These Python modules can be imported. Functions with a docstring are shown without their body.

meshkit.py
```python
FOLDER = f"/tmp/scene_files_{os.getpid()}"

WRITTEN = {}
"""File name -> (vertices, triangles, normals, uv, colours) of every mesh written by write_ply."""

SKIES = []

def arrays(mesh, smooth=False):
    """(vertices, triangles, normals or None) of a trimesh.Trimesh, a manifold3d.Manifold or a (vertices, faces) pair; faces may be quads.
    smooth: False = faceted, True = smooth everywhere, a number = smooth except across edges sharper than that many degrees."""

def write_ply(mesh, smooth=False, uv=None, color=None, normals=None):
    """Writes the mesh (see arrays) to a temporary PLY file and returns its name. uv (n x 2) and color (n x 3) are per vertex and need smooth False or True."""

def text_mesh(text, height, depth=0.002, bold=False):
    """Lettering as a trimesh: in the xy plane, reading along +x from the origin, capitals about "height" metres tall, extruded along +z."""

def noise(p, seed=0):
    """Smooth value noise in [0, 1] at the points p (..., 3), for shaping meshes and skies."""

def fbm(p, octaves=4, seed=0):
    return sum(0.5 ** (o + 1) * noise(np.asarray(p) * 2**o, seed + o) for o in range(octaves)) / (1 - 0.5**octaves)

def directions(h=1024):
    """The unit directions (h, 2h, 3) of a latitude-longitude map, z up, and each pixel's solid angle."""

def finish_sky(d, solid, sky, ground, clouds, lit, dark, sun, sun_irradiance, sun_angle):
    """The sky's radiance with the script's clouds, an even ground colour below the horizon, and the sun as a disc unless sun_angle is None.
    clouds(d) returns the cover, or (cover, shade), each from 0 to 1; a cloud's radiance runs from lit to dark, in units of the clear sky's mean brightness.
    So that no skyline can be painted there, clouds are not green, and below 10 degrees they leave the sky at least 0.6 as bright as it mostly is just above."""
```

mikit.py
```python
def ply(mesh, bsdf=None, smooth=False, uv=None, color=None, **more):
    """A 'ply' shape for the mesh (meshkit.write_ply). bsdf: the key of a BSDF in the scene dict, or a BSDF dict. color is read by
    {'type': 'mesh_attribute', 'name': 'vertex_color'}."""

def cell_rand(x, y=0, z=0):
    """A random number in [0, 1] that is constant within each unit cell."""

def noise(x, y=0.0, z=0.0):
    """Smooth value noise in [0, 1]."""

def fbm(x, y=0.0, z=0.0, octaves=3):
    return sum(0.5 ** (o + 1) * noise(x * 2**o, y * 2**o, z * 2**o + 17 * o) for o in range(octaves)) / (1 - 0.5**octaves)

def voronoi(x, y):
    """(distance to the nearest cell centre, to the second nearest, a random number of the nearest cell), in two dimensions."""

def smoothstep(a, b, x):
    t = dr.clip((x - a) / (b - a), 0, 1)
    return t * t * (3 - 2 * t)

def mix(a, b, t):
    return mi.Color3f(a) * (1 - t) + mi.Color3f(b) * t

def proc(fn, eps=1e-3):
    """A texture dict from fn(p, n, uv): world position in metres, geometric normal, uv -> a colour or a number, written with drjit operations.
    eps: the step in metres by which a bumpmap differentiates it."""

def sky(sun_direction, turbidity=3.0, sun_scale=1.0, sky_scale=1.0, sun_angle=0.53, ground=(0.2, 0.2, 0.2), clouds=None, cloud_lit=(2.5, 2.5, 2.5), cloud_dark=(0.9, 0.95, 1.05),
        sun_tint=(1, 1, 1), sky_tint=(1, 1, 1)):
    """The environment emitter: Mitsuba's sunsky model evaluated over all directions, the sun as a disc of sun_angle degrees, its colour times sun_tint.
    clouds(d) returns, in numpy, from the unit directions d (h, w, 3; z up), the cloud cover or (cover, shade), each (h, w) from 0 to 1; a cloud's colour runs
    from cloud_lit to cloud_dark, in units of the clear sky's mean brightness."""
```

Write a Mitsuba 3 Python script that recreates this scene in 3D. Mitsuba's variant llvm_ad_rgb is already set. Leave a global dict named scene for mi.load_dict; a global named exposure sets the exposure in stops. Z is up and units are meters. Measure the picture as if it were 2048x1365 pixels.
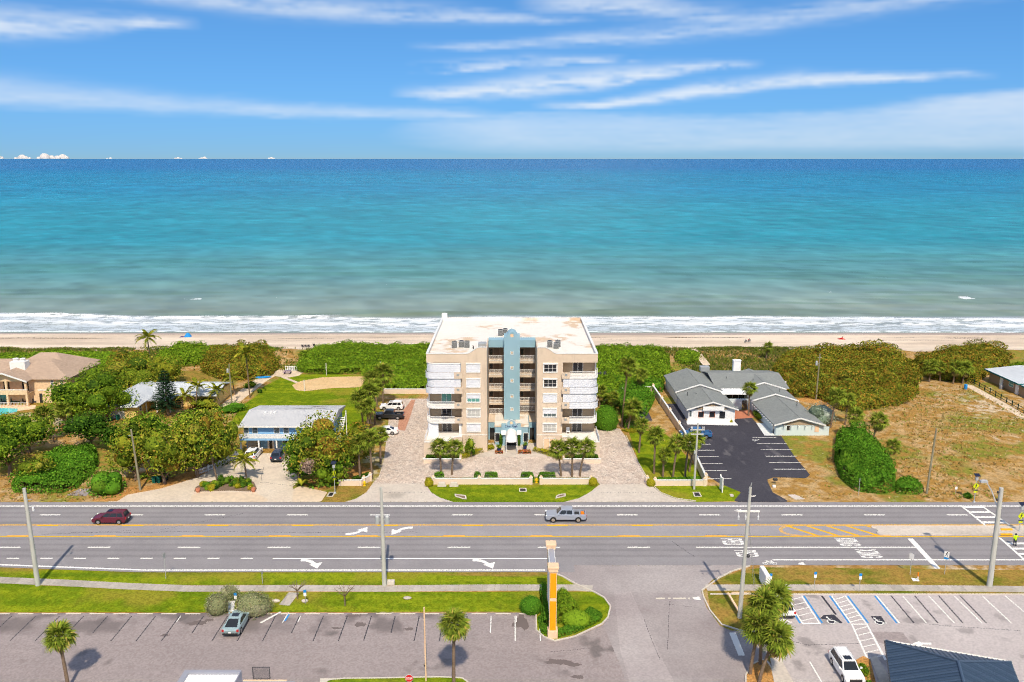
import math, numpy as np, trimesh, mitsuba as mi, mikit, meshkit, drjit as dr
from shapely.geometry import Polygon, LineString, Point, box as sbox
from shapely import affinity
from shapely.ops import unary_union
import shapely
T = mi.ScalarTransform4f
scene, labels = {}, {}

# ---------------------------------------------------------------- camera, sky, exposure
CAM_H, PITCH, FPX = 51.5, math.radians(12.1), 1700.0          # drone height, tilt, focal length for a 2048 px wide frame
scene['camera'] = {'type': 'perspective', 'fov': 2 * math.degrees(math.atan(1024 / FPX)), 'fov_axis': 'x', 'near_clip': 1.0, 'far_clip': 600000.0,
    'to_world': T().look_at(origin=[0, 0, CAM_H], target=[0, math.cos(PITCH), CAM_H - math.sin(PITCH)], up=[0, 0, 1])}
exposure = 1.68
SUN_EL = math.radians(49)
SUN = [0.10 * math.cos(SUN_EL), -0.995 * math.cos(SUN_EL), math.sin(SUN_EL)]


def clouds(d):
    """Thin wisps of high cloud, laid out by compass bearing and height above the horizon in degrees."""
    az = np.degrees(np.arctan2(d[..., 0], d[..., 1]))
    el = np.degrees(np.arcsin(np.clip(d[..., 2], -1, 1)))
    def nz(sx, sy, seed, octv=4, warp=0.0, tilt=0.0):
        e = el + tilt * az
        q = np.stack([az / sx, e / sy, 0 * az + seed * 7.3], -1)
        if warp:
            w = meshkit.fbm(q * 0.6 + 31.7, 3, seed + 5) - 0.5
            q = q + warp * np.stack([w, -0.6 * w, 0 * w], -1)
        return meshkit.fbm(q, octv, seed)
    n1, n2, n3 = nz(5, .55, 1, 6, 1.8), nz(2.2, .3, 2, 6, 2.2, -.03), nz(9, 1.1, 3, 5, 1.0)
    fib = .62 * nz(3.2, .16, 12, 5, 1.0, -.035) + .38 * nz(1.1, .07, 13, 4, 1.4, -.05)                                                                      # fine fibres
    sm = lambda a, b, x: np.clip((x - a) / (b - a), 0, 1) ** 2 * (3 - 2 * np.clip((x - a) / (b - a), 0, 1))
    def band(pts, thick, soft_end=4.0):
        """A streak along a bent line of (bearing, height) points, softer above than below."""
        a_, e_ = np.array(pts, float).T; mid = np.interp(az, a_, e_); th = np.interp(az, a_, thick) if np.ndim(thick) else thick
        ends = np.clip((az - a_[0] + soft_end) / soft_end, 0, 1) * np.clip((a_[-1] + soft_end - az) / soft_end, 0, 1)
        t = (el + .5 * (n2 - .5) - mid) / th
        return np.exp(-np.where(t > 0, t / 1.25, t / .8) ** 2) * ends
    c = 0 * az
    c = np.maximum(c, band([(-60, 3.5), (-30, 3.45), (-25, 3.3), (-18, 3.0), (-12, 2.85), (-3, 2.75)], [.8, .75, .6, .45, .36, .26], 3) * (.30 + .55 * n1) * (.5 + .8 * fib))   # long low streak on the left
    c = np.maximum(c, band([(-60, 6.5), (-30, 7.1), (-26, 7.3), (-22, 7.8)], [.8, .75, .6, .3], 3) * sm(.26, .62, .55 * n1 + .45 * fib))              # puff on the left
    c = np.maximum(c, band([(-23, 9.4), (-16, 9.2), (-10, 8.85), (-4, 8.75), (2, 8.55)], [.5, .75, .6, .45, .22], 4) * sm(.25, .66, .4 * n1 + .6 * fib) * .75)   # long streak at the top
    c = np.maximum(c, band([(-3, 6.95), (2, 7.15), (9, 7.5), (18, 8.35), (27, 9.2), (45, 11)], [.2, .3, .5, .6, .6, .8], 4) * sm(.24, .68, .35 * n1 + .65 * fib) * .68)   # feather rising to the right
    c = np.maximum(c, band([(4, 9.4), (8, 9.2), (12, 8.5)], [.6, .7, .5], 4) * sm(.26, .64, .5 * n1 + .5 * fib) * .85)
    c = np.maximum(c, band([(-5, 4.0), (1, 4.45), (6, 4.95), (13, 5.65)], [.35, .65, .60, .22], 3) * sm(.28, .58, .5 * n2 + .5 * fib))       # bright wisps over the building
    c = np.maximum(c, band([(-4, 5.6), (1, 6.05), (6, 6.15)], [.35, .35, .2], 3) * sm(.36, .66, .6 * n2 + .4 * fib) * .75)
    c = np.maximum(c, band([(5, 3.3), (8, 3.55), (12, 4.1), (18, 4.65), (25, 4.65)], [.2, .28, .4, .36, .16], 4) * sm(.24, .56, .45 * n1 + .55 * fib))
    top_e = np.interp(az, [-11, -6, 0, 7, 15, 24, 30, 60], [1.5, 2.5, 2.7, 3.0, 2.85, 3.1, 3.6, 3.9]) + .9 * (n3 - .5) + .5 * (fib - .5)
    low = sm(-12, 1, az) * (1 - sm(-.5, .45, el - top_e)) * np.clip(.28 + .62 * n3 + .34 * (fib - .5), 0, 1)                                   # pale veil above the sea on the right
    c = np.maximum(c, low * (1 - .65 * np.exp(-((el - .2) / .5) ** 2)))
    c = np.maximum(c, .18 * np.exp(-el / 1.6))
    high = sm(11.5, 16, el) * sm(.33, .62, nz(14, 5, 6, 5, 1.0)) * .85                                          # extra cloud added overhead, out of view, to fill the shadows
    behind = sm(38, 60, np.abs(az)) * sm(.35, .62, nz(9, 1.6, 8, 4, 1.0)) * .8 * (1 - sm(11.5, 16, el))  # unseen cloud added to the sides and rear, more neutral fill light
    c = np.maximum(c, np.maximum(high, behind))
    return np.clip(c, 0, 1) * .80, .12 + 0.2 * n3


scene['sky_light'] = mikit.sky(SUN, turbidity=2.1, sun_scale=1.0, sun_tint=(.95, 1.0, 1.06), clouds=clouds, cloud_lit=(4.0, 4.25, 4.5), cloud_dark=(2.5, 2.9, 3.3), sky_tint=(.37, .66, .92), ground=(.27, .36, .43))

# ---------------------------------------------------------------- helpers
def at(px, py, z=0.0):
    """The point at height z that the survey photograph shows at (px, py)."""
    u, v = (px - 1024) / FPX, (py - 682.5) / FPX
    dy, dz = math.cos(PITCH) - v * math.sin(PITCH), -math.sin(PITCH) - v * math.cos(PITCH)
    t = (z - CAM_H) / dz
    return np.array([u * t, dy * t, z])

def hgt(py, Y):
    """Height at distance Y that shows at row py."""
    v = (py - 682.5) / FPX
    return CAM_H - Y * math.tan(PITCH + math.atan(v))

def ppm(Y, z=0.0):
    """Pixels (of 2048) per metre across at distance Y and height z."""
    return FPX / (Y * math.cos(PITCH) + (CAM_H - z) * math.sin(PITCH))

def rot(deg):
    return trimesh.transformations.rotation_matrix(math.radians(deg), [0, 0, 1])

def box(x0, x1, y0, y1, z0, z1):
    m = trimesh.creation.box([abs(x1 - x0), abs(y1 - y0), abs(z1 - z0)])
    m.apply_translation([(x0 + x1) / 2, (y0 + y1) / 2, (z0 + z1) / 2]); return m

def cbox(x0, x1, y0, y1, z0, z1, c=.03):
    """A box with chamfered edges."""
    p = []
    for i in (0, 1):
        for j in (0, 1):
            for k in (0, 1):
                b = np.array([(x0, x1)[i], (y0, y1)[j], (z0, z1)[k]], float); s = np.array([1 - 2 * i, 1 - 2 * j, 1 - 2 * k]) * c
                p += [b + s * [0, 1, 1], b + s * [1, 0, 1], b + s * [1, 1, 0]]
    return trimesh.convex.convex_hull(np.array(p))

def join(ms): return trimesh.util.concatenate(list(ms))

def quad(a, b, c, d): return trimesh.Trimesh([a, b, c, d], [[0, 1, 2], [0, 2, 3]], process=False)

def ribbon(rows):
    """A surface through rows of points (n x m x 3)."""
    g = np.asarray(rows, float); n, m = g.shape[:2]
    i = (np.arange(n - 1)[:, None] * m + np.arange(m - 1)).ravel()
    return trimesh.Trimesh(g.reshape(-1, 3), np.vstack([np.stack([i, i + 1, i + m + 1], 1), np.stack([i, i + m + 1, i + m], 1)]), process=False)

def tube(pts, rad, n=8, cap=True):
    p = np.asarray(pts, float); r = np.broadcast_to(np.asarray(rad, float), (len(p),))
    t = np.gradient(p, axis=0); t /= np.linalg.norm(t, axis=1, keepdims=True) + 1e-12
    ref = np.array([1.0, 0, 0]) if abs(t[:, 0]).max() < .8 else np.array([0, 0, 1.0]) if abs(t[:, 2]).max() < .8 else np.array([0, 1.0, 0])
    a = np.cross(t, ref); a /= np.linalg.norm(a, axis=1, keepdims=True) + 1e-12; b = np.cross(t, a)
    th = np.arange(n) / n * 2 * np.pi
    ring = p[:, None] + r[:, None, None] * (np.cos(th)[None, :, None] * a[:, None] + np.sin(th)[None, :, None] * b[:, None])
    v = ring.reshape(-1, 3); f = []
    for i in range(len(p) - 1):
        k = np.arange(n); k2 = (k + 1) % n
        f.append(np.stack([i * n + k, i * n + k2, (i + 1) * n + k2], 1)); f.append(np.stack([i * n + k, (i + 1) * n + k2, (i + 1) * n + k], 1))
    f = np.vstack(f)
    if cap:
        v = np.vstack([v, p[:1], p[-1:]]); k = np.arange(n); k2 = (k + 1) % n; e = (len(p) - 1) * n
        f = np.vstack([f, np.stack([k2, k, k * 0 + len(v) - 2], 1), np.stack([e + k, e + k2, k * 0 + len(v) - 1], 1)])
    m = trimesh.Trimesh(v, f, process=False)
    if m.volume < 0: m.invert()
    return m

def cyl(x, y, z0, z1, r, n=12, r2=None): return tube([[x, y, z0], [x, y, z1]], [r, r if r2 is None else r2], n)

def slab(poly, z0, z1):
    """A flat polygon (world x, y) as a solid from z0 to z1."""
    g = poly if hasattr(poly, 'area') else Polygon([p[:2] for p in poly])
    if not g.is_valid: g = g.buffer(0)
    ms = []
    for q in getattr(g, 'geoms', [g]):
        if q.area > 1e-6:
            m = trimesh.creation.extrude_polygon(q, z1 - z0, engine='earcut'); m.apply_translation([0, 0, z0]); ms.append(m)
    return join(ms)

def sheet(poly, z):
    """A polygon as one flat face at height z."""
    g = poly if hasattr(poly, 'area') else Polygon([p[:2] for p in poly])
    if not g.is_valid: g = g.buffer(0)
    ms = []
    for q in getattr(g, 'geoms', [g]):
        if q.area > 1e-6:
            v, f = trimesh.creation.triangulate_polygon(q, engine='earcut')
            m = trimesh.Trimesh(np.column_stack([v, np.full(len(v), z)]), f, process=False)
            if len(f) and m.face_normals[0][2] < 0: m.invert()
            ms.append(m)
    return join(ms)

def px(*pts): return Polygon([at(a, b)[:2] for a, b in pts])

def soft(poly, r=1.0, n=6): return poly.buffer(-r).buffer(2 * r, n).buffer(-r, n)

COUNT = {}
def fresh(name):
    COUNT[name] = COUNT.get(name, -1) + 1
    return name if COUNT[name] == 0 else f'{name}_{COUNT[name]:03d}'

def place(key, mesh_or_ply, bsdf=None, smooth=False, tf=None, color=None):
    d = mesh_or_ply if isinstance(mesh_or_ply, dict) else mikit.ply(mesh_or_ply, bsdf, smooth, color=color)
    scene[key] = {**d, 'to_world': T(np.asarray(tf, float).tolist())} if tf is not None else d
    return key

def struct(name, mesh, bsdf, smooth=False, label=None, kind='structure'):
    k = place(fresh(name), mesh, bsdf, smooth); labels[k] = {'kind': kind}
    if label: labels[k]['label'] = label
    return k

def thing(name, label, cat, group=None, kind=None):
    k = fresh(name); labels[k] = {'label': label, 'category': cat}
    if group: labels[k]['group'] = group
    if kind: labels[k]['kind'] = kind
    return k

def part(parent, name, mesh, bsdf=None, smooth=False, label=None, tf=None, color=None, kind=None):
    k = place(fresh(parent + '__' + name), mesh, bsdf, smooth, tf, color)
    if label or kind: labels[k] = {**({'label': label} if label else {}), **({'kind': kind} if kind else {})}
    return k

def one(name, mesh, bsdf, label, cat, group=None, smooth=False, tf=None, color=None):
    k = thing(name, label, cat, group); place(k, mesh, bsdf, smooth, tf, color); return k

# ---------------------------------------------------------------- materials
def rgb(c): return {'type': 'rgb', 'value': [float(x) for x in c]}
def mat(key, c, rough=.6, spec=.5, metal=0.0, **more):
    scene[key] = {'type': 'twosided', 'bsdf': {'type': 'principled', 'base_color': rgb(c), 'roughness': rough, 'specular': spec, 'metallic': metal, **more}}
def dif(key, c): scene[key] = {'type': 'twosided', 'bsdf': {'type': 'diffuse', 'reflectance': rgb(c) if not callable(c) else mikit.proc(c)}}
def bump(key, fn, h, c, eps=.02):
    scene[key] = {'type': 'twosided', 'bsdf': {'type': 'bumpmap', 'arbitrary': mikit.proc(h, eps), 'scale': 1.0, 'bsdf': {'type': 'diffuse', 'reflectance': mikit.proc(fn) if callable(fn) else rgb(fn)}}} if c is None else None
N, FB, SS, MX = mikit.noise, mikit.fbm, mikit.smoothstep, mikit.mix

def ground_fn(p, n, uv):
    a = FB(p.x * .13, p.y * .13, 3.1, 4); b = FB(p.x * .9, p.y * .9, 5.2, 3); c = N(p.x * 4.2, p.y * 4.2, 9.0); s = FB(p.x * .05 + 7, p.y * .05, 1.0, 3)
    dry = MX((.36, .205, .058), (.47, .32, .155), SS(.35, .68, b))
    dry = MX(dry, (.19, .21, .025), SS(.45, .60, a) * SS(.25, .6, b) * .9)
    dry = MX(dry, (.56, .46, .33), SS(.60, .74, s * .5 + b * .5) * .8)
    return dry * (.72 + .5 * c)
def lawn_fn(p, n, uv):
    a = FB(p.x * .16, p.y * .16, 2.1, 4); b = FB(p.x * 1.3, p.y * 1.3, 5.2, 3); c = N(p.x * 6.2, p.y * 6.2, 9.0); m = N(p.x * .05 + .2 * p.y, p.y * .9, 4)
    g = MX((.125, .195, .010), (.235, .285, .014), SS(.3, .7, b * .6 + m * .4))
    g = MX(g, (.30, .25, .035), SS(.56, .74, a) * .7)
    return g * (.7 + .5 * c)
def dry_lawn_fn(p, n, uv):
    a = FB(p.x * .2, p.y * .3, 8.1, 4); b = FB(p.x * 1.1, p.y * 1.5, 5.2, 3); c = N(p.x * 5.2, p.y * 5.2, 9.0)
    g = MX((.34, .215, .055), (.25, .20, .04), SS(.3, .7, b)); g = MX(g, (.13, .165, .016), SS(.52, .66, a) * .85)
    return g * (.7 + .5 * c)
def sand_fn(p, n, uv):
    a = FB(p.x * .25, p.y * .35, 1.3, 4); c = N(p.x * 2.6, p.y * 2.6, 2.0)
    return MX((.60, .47, .335), (.74, .62, .475), a) * (.88 + .2 * c)
def orange_sand_fn(p, n, uv):
    a = FB(p.x * .5, p.y * .5, 1.3, 4); c = N(p.x * 4.6, p.y * 4.6, 2.0)
    return MX((.60, .40, .19), (.72, .53, .30), a) * (.85 + .25 * c)
def beach_fn(p, n, uv):
    a = FB(p.x * .03, p.y * .22, 1.3, 4); c = FB(p.x * .5, p.y * .9, 2.0, 3); w = FB(p.x * .02 + 3, p.y * .06, 4.2, 3)
    s = MX((.56, .455, .355), (.74, .63, .51), SS(.3, .7, a)) * (.9 + .2 * c)
    wr = FB(p.x * .05, p.y * .6, 6.6, 4)                                    # two strand lines of dark weed
    line = dr.exp(-dr.square((p.y - 255.5 - 5 * (w - .5)) / .8)) + .55 * dr.exp(-dr.square((p.y - 250.5 - 8 * (w - .5)) / .5))
    s = MX(s, (.13, .075, .045), dr.clip(line, 0, 1) * SS(.48, .62, wr))
    return MX(s, (.37, .315, .285), SS(262.0, 264.5, p.y + 5 * (w - .5)))
def road_fn(p, n, uv):
    a = FB(p.x * .04, p.y * .9, 1.3, 4); b = N(p.x * 7, p.y * 7, 3); g = FB(p.x * .35, p.y * .35, 9, 3)
    y = p.y
    wheel = dr.exp(-dr.square((y - 119.9) / .35)) + dr.exp(-dr.square((y - 118.2) / .35)) + dr.exp(-dr.square((y - 116.7) / .35)) + dr.exp(-dr.square((y - 114.8) / .35)) + dr.exp(-dr.square((y - 109.3) / .35)) + dr.exp(-dr.square((y - 107.6) / .35)) + dr.exp(-dr.square((y - 105.9) / .35)) + dr.exp(-dr.square((y - 104.2) / .35))
    mid = SS(110.1, 110.4, y) * (1 - SS(113.6, 113.9, y))
    c = MX((.240, .228, .240), (.295, .282, .294), a)
    c = c * (1 - .16 * dr.clip(wheel, 0, 1)) * (1 + .16 * mid)
    return c * (.88 + .14 * b + .16 * g)
def lot_fn(p, n, uv):
    a = FB(p.x * .12, p.y * .12, 4.3, 4); b = N(p.x * 6, p.y * 6, 3); st = FB(p.x * .45, p.y * .45, 6.1, 3); ln = N(p.x * .15, p.y * 1.1, 2)
    c = MX((.285, .242, .240), (.365, .315, .310), a * .7 + .3 * ln) * (.84 + .28 * b)
    c = MX(c, (.10, .09, .088), SS(.62, .74, st) * SS(.45, .6, a) * .6)
    return MX(c, (.15, .13, .13), SS(84.6, 86.6, y_(p)) * SS(.4, .62, FB(p.x * .3, p.y * .3, 11, 3)) * .7)
def y_(p): return p.y
def lot2_fn(p, n, uv):
    a = FB(p.x * .14, p.y * .14, 14.3, 4); b = N(p.x * 6, p.y * 6, 3); st = FB(p.x * .5, p.y * .5, 8.1, 4)
    c = MX((.43, .385, .38), (.55, .50, .49), a) * (.86 + .22 * b)
    return MX(c, (.19, .17, .17), SS(.60, .75, st) * .55)
def drive_fn(p, n, uv):
    a = FB(p.x * .16, p.y * .16, 21.3, 4); b = N(p.x * 6, p.y * 6, 3); f = FB(p.x * .04 + 5, p.y * .3, 2.2, 3)
    c = MX((.29, .25, .252), (.42, .385, .38), SS(.3, .72, a * .6 + f * .4)) * (.88 + .2 * b)
    return c
def patch_fn(p, n, uv): return drive_fn(p, n, uv) * 1.13
def black_fn(p, n, uv):
    a = FB(p.x * .2, p.y * .2, 31.3, 4); b = N(p.x * 6, p.y * 6, 3); s = FB(p.x * .7, p.y * .25, 3.3, 4)
    c = MX((.050, .050, .066), (.085, .083, .10), a) * (.82 + .3 * b)
    return MX(c, (.18, .17, .18), SS(.60, .78, s) * .6)
def conc_fn(p, n, uv):
    a = FB(p.x * .5, p.y * .5, 41.3, 4); b = N(p.x * 5, p.y * 5, 3); s = FB(p.x * .11, p.y * .2, 7.3, 3)
    c = MX((.52, .455, .39), (.66, .60, .53), a) * (.88 + .2 * b)
    return c * (1 - .3 * SS(.55, .75, s))
def side_fn(p, n, uv):
    a = FB(p.x * .5, p.y * .5, 51.3, 4); b = N(p.x * 5, p.y * 5, 3); r = mikit.cell_rand(p.x / 1.5, 3, 8)
    return MX((.40, .36, .315), (.54, .495, .44), a) * (.84 + .2 * b) * (.86 + .24 * r)
def paver_fn(p, n, uv):
    d1, d2, r = mikit.voronoi(p.x * 2.9, p.y * 2.9)
    joint = 1 - SS(.03, .14, d2 - d1)
    a = FB(p.x * .16, p.y * .16, 61.3, 3); g = N(p.x * 1.1, p.y * 1.1, 12)
    c = MX((.50, .395, .325), (.68, .60, .53), r); c = MX(c, (.38, .34, .32), SS(.72, .95, N(r * 57.0, 1.3, 2)) * .8)
    return MX(c * (.76 + .30 * a + .16 * g), (.26, .21, .17), joint * .55)
def brick_pave_fn(p, n, uv):
    r = mikit.cell_rand(p.x * 5, p.y * 5, 1); return MX((.42, .20, .13), (.55, .31, .22), r)
def cream_fn(p, n, uv):
    a = FB(p.x * .3, p.y * .3, 44.3, 4); b = N(p.x * 5, p.y * 5, 3); s = FB(p.x * .11, p.y * .2, 9.3, 3)
    return MX((.60, .505, .40), (.74, .655, .545), a) * (.88 + .2 * b) * (1 - .25 * SS(.55, .75, s))
def verge_fn(p, n, uv):
    return MX(lawn_fn(p, n, uv), dry_lawn_fn(p, n, uv), SS(.40, .62, FB(p.x * .07, p.y * .5, 13.0, 4) + .09 * (p.y - 99)))
def mulch_fn(p, n, uv):
    a = FB(p.x * 1.3, p.y * 1.3, 71.3, 3); return MX((.40, .17, .045), (.62, .36, .13), a) * (.6 + .7 * N(p.x * 8, p.y * 8, 2))
def stucco_fn(p, n, uv):
    a = FB(p.x * .35, p.y * .35, p.z * .12, 3); b = N(p.x * 4, p.y * 4, p.z * 4); s = FB(p.x * 1.3, p.y * 1.3, p.z * .16, 3); return MX((.62, .50, .385), (.68, .565, .45), a) * (.97 + .06 * b) * (1 - .11 * SS(.52, .72, s))
def bluewall_fn(p, n, uv):
    a = FB(p.x * .35, p.y * .35, p.z * .10, 3); return MX((.25, .41, .50), (.30, .465, .555), a)
def deck_fn(p, n, uv):
    a = FB(p.x * .16, p.y * .16, 81.3, 4); b = FB(p.x * .7, p.y * .7, 5, 3); e = SS(.50, .70, FB(p.x * .22 + 9, p.y * .22, 3, 4))
    c = MX((.72, .68, .63), (.79, .76, .72), a); c = MX(c, (.60, .45, .31), e * SS(.30, .6, b) * .9)
    return c * (.95 + .08 * N(p.x * 3, p.y * 3, 1))
def shingle_grey_fn(p, n, uv):
    a = N(p.x * 3.2, p.y * 3.2, p.z * 6); b = FB(p.x * .3, p.y * .3, 5, 3); r = mikit.cell_rand(p.x * 2.2, p.y * 2.2, p.z * 5)
    return MX((.19, .205, .205), (.28, .30, .295), .5 * a + .3 * b + .25 * r)
def shingle_brown_fn(p, n, uv):
    a = N(p.x * 2.6, p.y * 2.6, p.z * 6); b = FB(p.x * .3, p.y * .3, 5, 3); r = mikit.cell_rand(p.x * 2, p.y * 2, p.z * 5)
    return MX((.35, .25, .185), (.50, .385, .30), .5 * a + .3 * b + .25 * r)
def whiteroof_fn(p, n, uv):
    b = FB(p.x * .3, p.y * .3, 5, 4); return MX((.50, .535, .575), (.58, .62, .66), b) * (.95 + .1 * N(p.x * 4, p.y * .6, 1))
def greyroof_fn(p, n, uv):
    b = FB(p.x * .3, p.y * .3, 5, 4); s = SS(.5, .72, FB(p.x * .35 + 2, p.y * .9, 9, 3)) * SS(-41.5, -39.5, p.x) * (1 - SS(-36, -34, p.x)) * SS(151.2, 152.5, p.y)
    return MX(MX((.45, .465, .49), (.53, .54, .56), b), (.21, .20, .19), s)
def bark_fn(p, n, uv): return MX((.14, .095, .065), (.27, .20, .145), FB(p.x * 4, p.y * 4, p.z * 7, 3))
def pole_fn(p, n, uv): return MX((.42, .42, .38), (.55, .55, .51), FB(p.x * 3, p.y * 3, p.z * .7, 3))
def wood_pole_fn(p, n, uv): return MX((.20, .175, .115), (.34, .315, .22), FB(p.x * 5, p.y * 5, p.z * .5, 3))
for k, f in dict(ground_mat=ground_fn, lawn_mat=lawn_fn, dry_lawn_mat=dry_lawn_fn, sand_mat=sand_fn, orange_sand_mat=orange_sand_fn, beach_mat=beach_fn, road_mat=road_fn, lot_mat=lot_fn, lot2_mat=lot2_fn,
                 drive_mat=drive_fn, patch_mat=patch_fn, black_mat=black_fn, conc_mat=conc_fn, cream_mat=cream_fn, verge_mat=verge_fn, side_mat=side_fn, paver_mat=paver_fn, brick_pave_mat=brick_pave_fn, mulch_mat=mulch_fn, stucco_mat=stucco_fn,
                 bluewall_mat=bluewall_fn, deck_mat=deck_fn, shingle_grey_mat=shingle_grey_fn, shingle_brown_mat=shingle_brown_fn, whiteroof_mat=whiteroof_fn, greyroof_mat=greyroof_fn,
                 bark_mat=bark_fn, pole_mat=pole_fn, wood_pole_mat=wood_pole_fn).items(): dif(k, f)
dif('white_paint', (.80, .79, .76)); dif('stain_mat', (.17, .14, .135)); dif('yellow_paint', (.80, .42, .025)); dif('blue_paint', (.04, .26, .62)); dif('black_paint', (.055, .055, .07)); dif('kerb_mat', (.60, .55, .48))
dif('white_wall', (.74, .75, .77)); dif('pure_white', (.80, .80, .80)); dif('trim_white', (.78, .77, .75)); dif('shutter_mat', (.70, .72, .78)); dif('cream_wall', (.68, .50, .33)); dif('wall_mat', (.74, .60, .47)); dif('cap_mat', (.70, .72, .72))
dif('blue_house_mat', (.25, .47, .74)); dif('yellow_house_mat', (.72, .52, .21)); dif('tan_house_mat', (.72, .53, .34)); dif('mint_wall', (.60, .70, .72)); dif('brick_tan', (.36, .25, .16)); dif('teal_trim', (.03, .16, .17))
dif('fence_green', (.018, .05, .035)); dif('dark_recess', (.30, .22, .165)); dif('door_brown', (.20, .15, .12)); dif('interior_tan', (.42, .325, .225)); dif('canvas_white', (.84, .84, .85)); dif('orange_panel', (.78, .36, .015)); dif('peach', (.80, .57, .38))
dif('terracotta', (.50, .20, .12)); dif('navy_pot', (.03, .04, .14)); dif('red_mat', (.60, .03, .03)); dif('green_plastic', (.02, .12, .09)); dif('blue_plastic', (.03, .25, .62)); dif('yellow_plastic', (.80, .55, .02)); dif('hiviz', (.55, .85, .02)); dif('sign_yellow', (.62, .70, .015)); dif('skin', (.48, .28, .19)); dif('dark_cloth', (.05, .055, .07)); dif('orange_plastic', (.80, .22, .02)); dif('grey_cloth', (.25, .25, .27)); dif('purple_cloth', (.12, .06, .20))
mat('dark_glass', (.02, .022, .028), .08, .6); mat('pane_glass', (.10, .13, .14), .06, .6); mat('teal_glass', (.10, .30, .27), .08, .6); mat('curtain_glass', (.45, .45, .43), .2, .5)
mat('metal_grey', (.35, .37, .38), .45, .5, .3); mat('galv', (.46, .48, .49), .5, .5, .3); mat('dark_metal', (.045, .045, .05), .5, .5); mat('roof_metal', (.034, .060, .105), .42, .5); mat('roof_seam', (.045, .075, .125), .42, .5); mat('ac_mat', (.24, .25, .25), .5, .5, .2); mat('solar', (.015, .02, .045), .15, .6); mat('panel_grey', (.30, .31, .36), .4, .5)
mat('tyre', (.02, .02, .02), .8, .3); mat('rim', (.45, .45, .46), .3, .5, .7); mat('lamp_white', (.8, .8, .78), .15, .6); mat('lamp_red', (.5, .015, .015), .2, .6); mat('trim_black', (.02, .02, .022), .5, .4); mat('car_glass', (.012, .014, .018), .05, .7)
for k, c in dict(car_maroon=(.11, .008, .022), car_silver=(.33, .37, .45), car_teal=(.33, .44, .45), car_white=(.74, .75, .76), car_black=(.010, .012, .018), car_navy=(.012, .026, .06), car_blue=(.03, .11, .26)).items():
    mat(k, c, .28, .5, .25 if k in ('car_silver', 'car_teal') else 0.0, clearcoat=1.0, clearcoat_gloss=.95)
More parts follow.
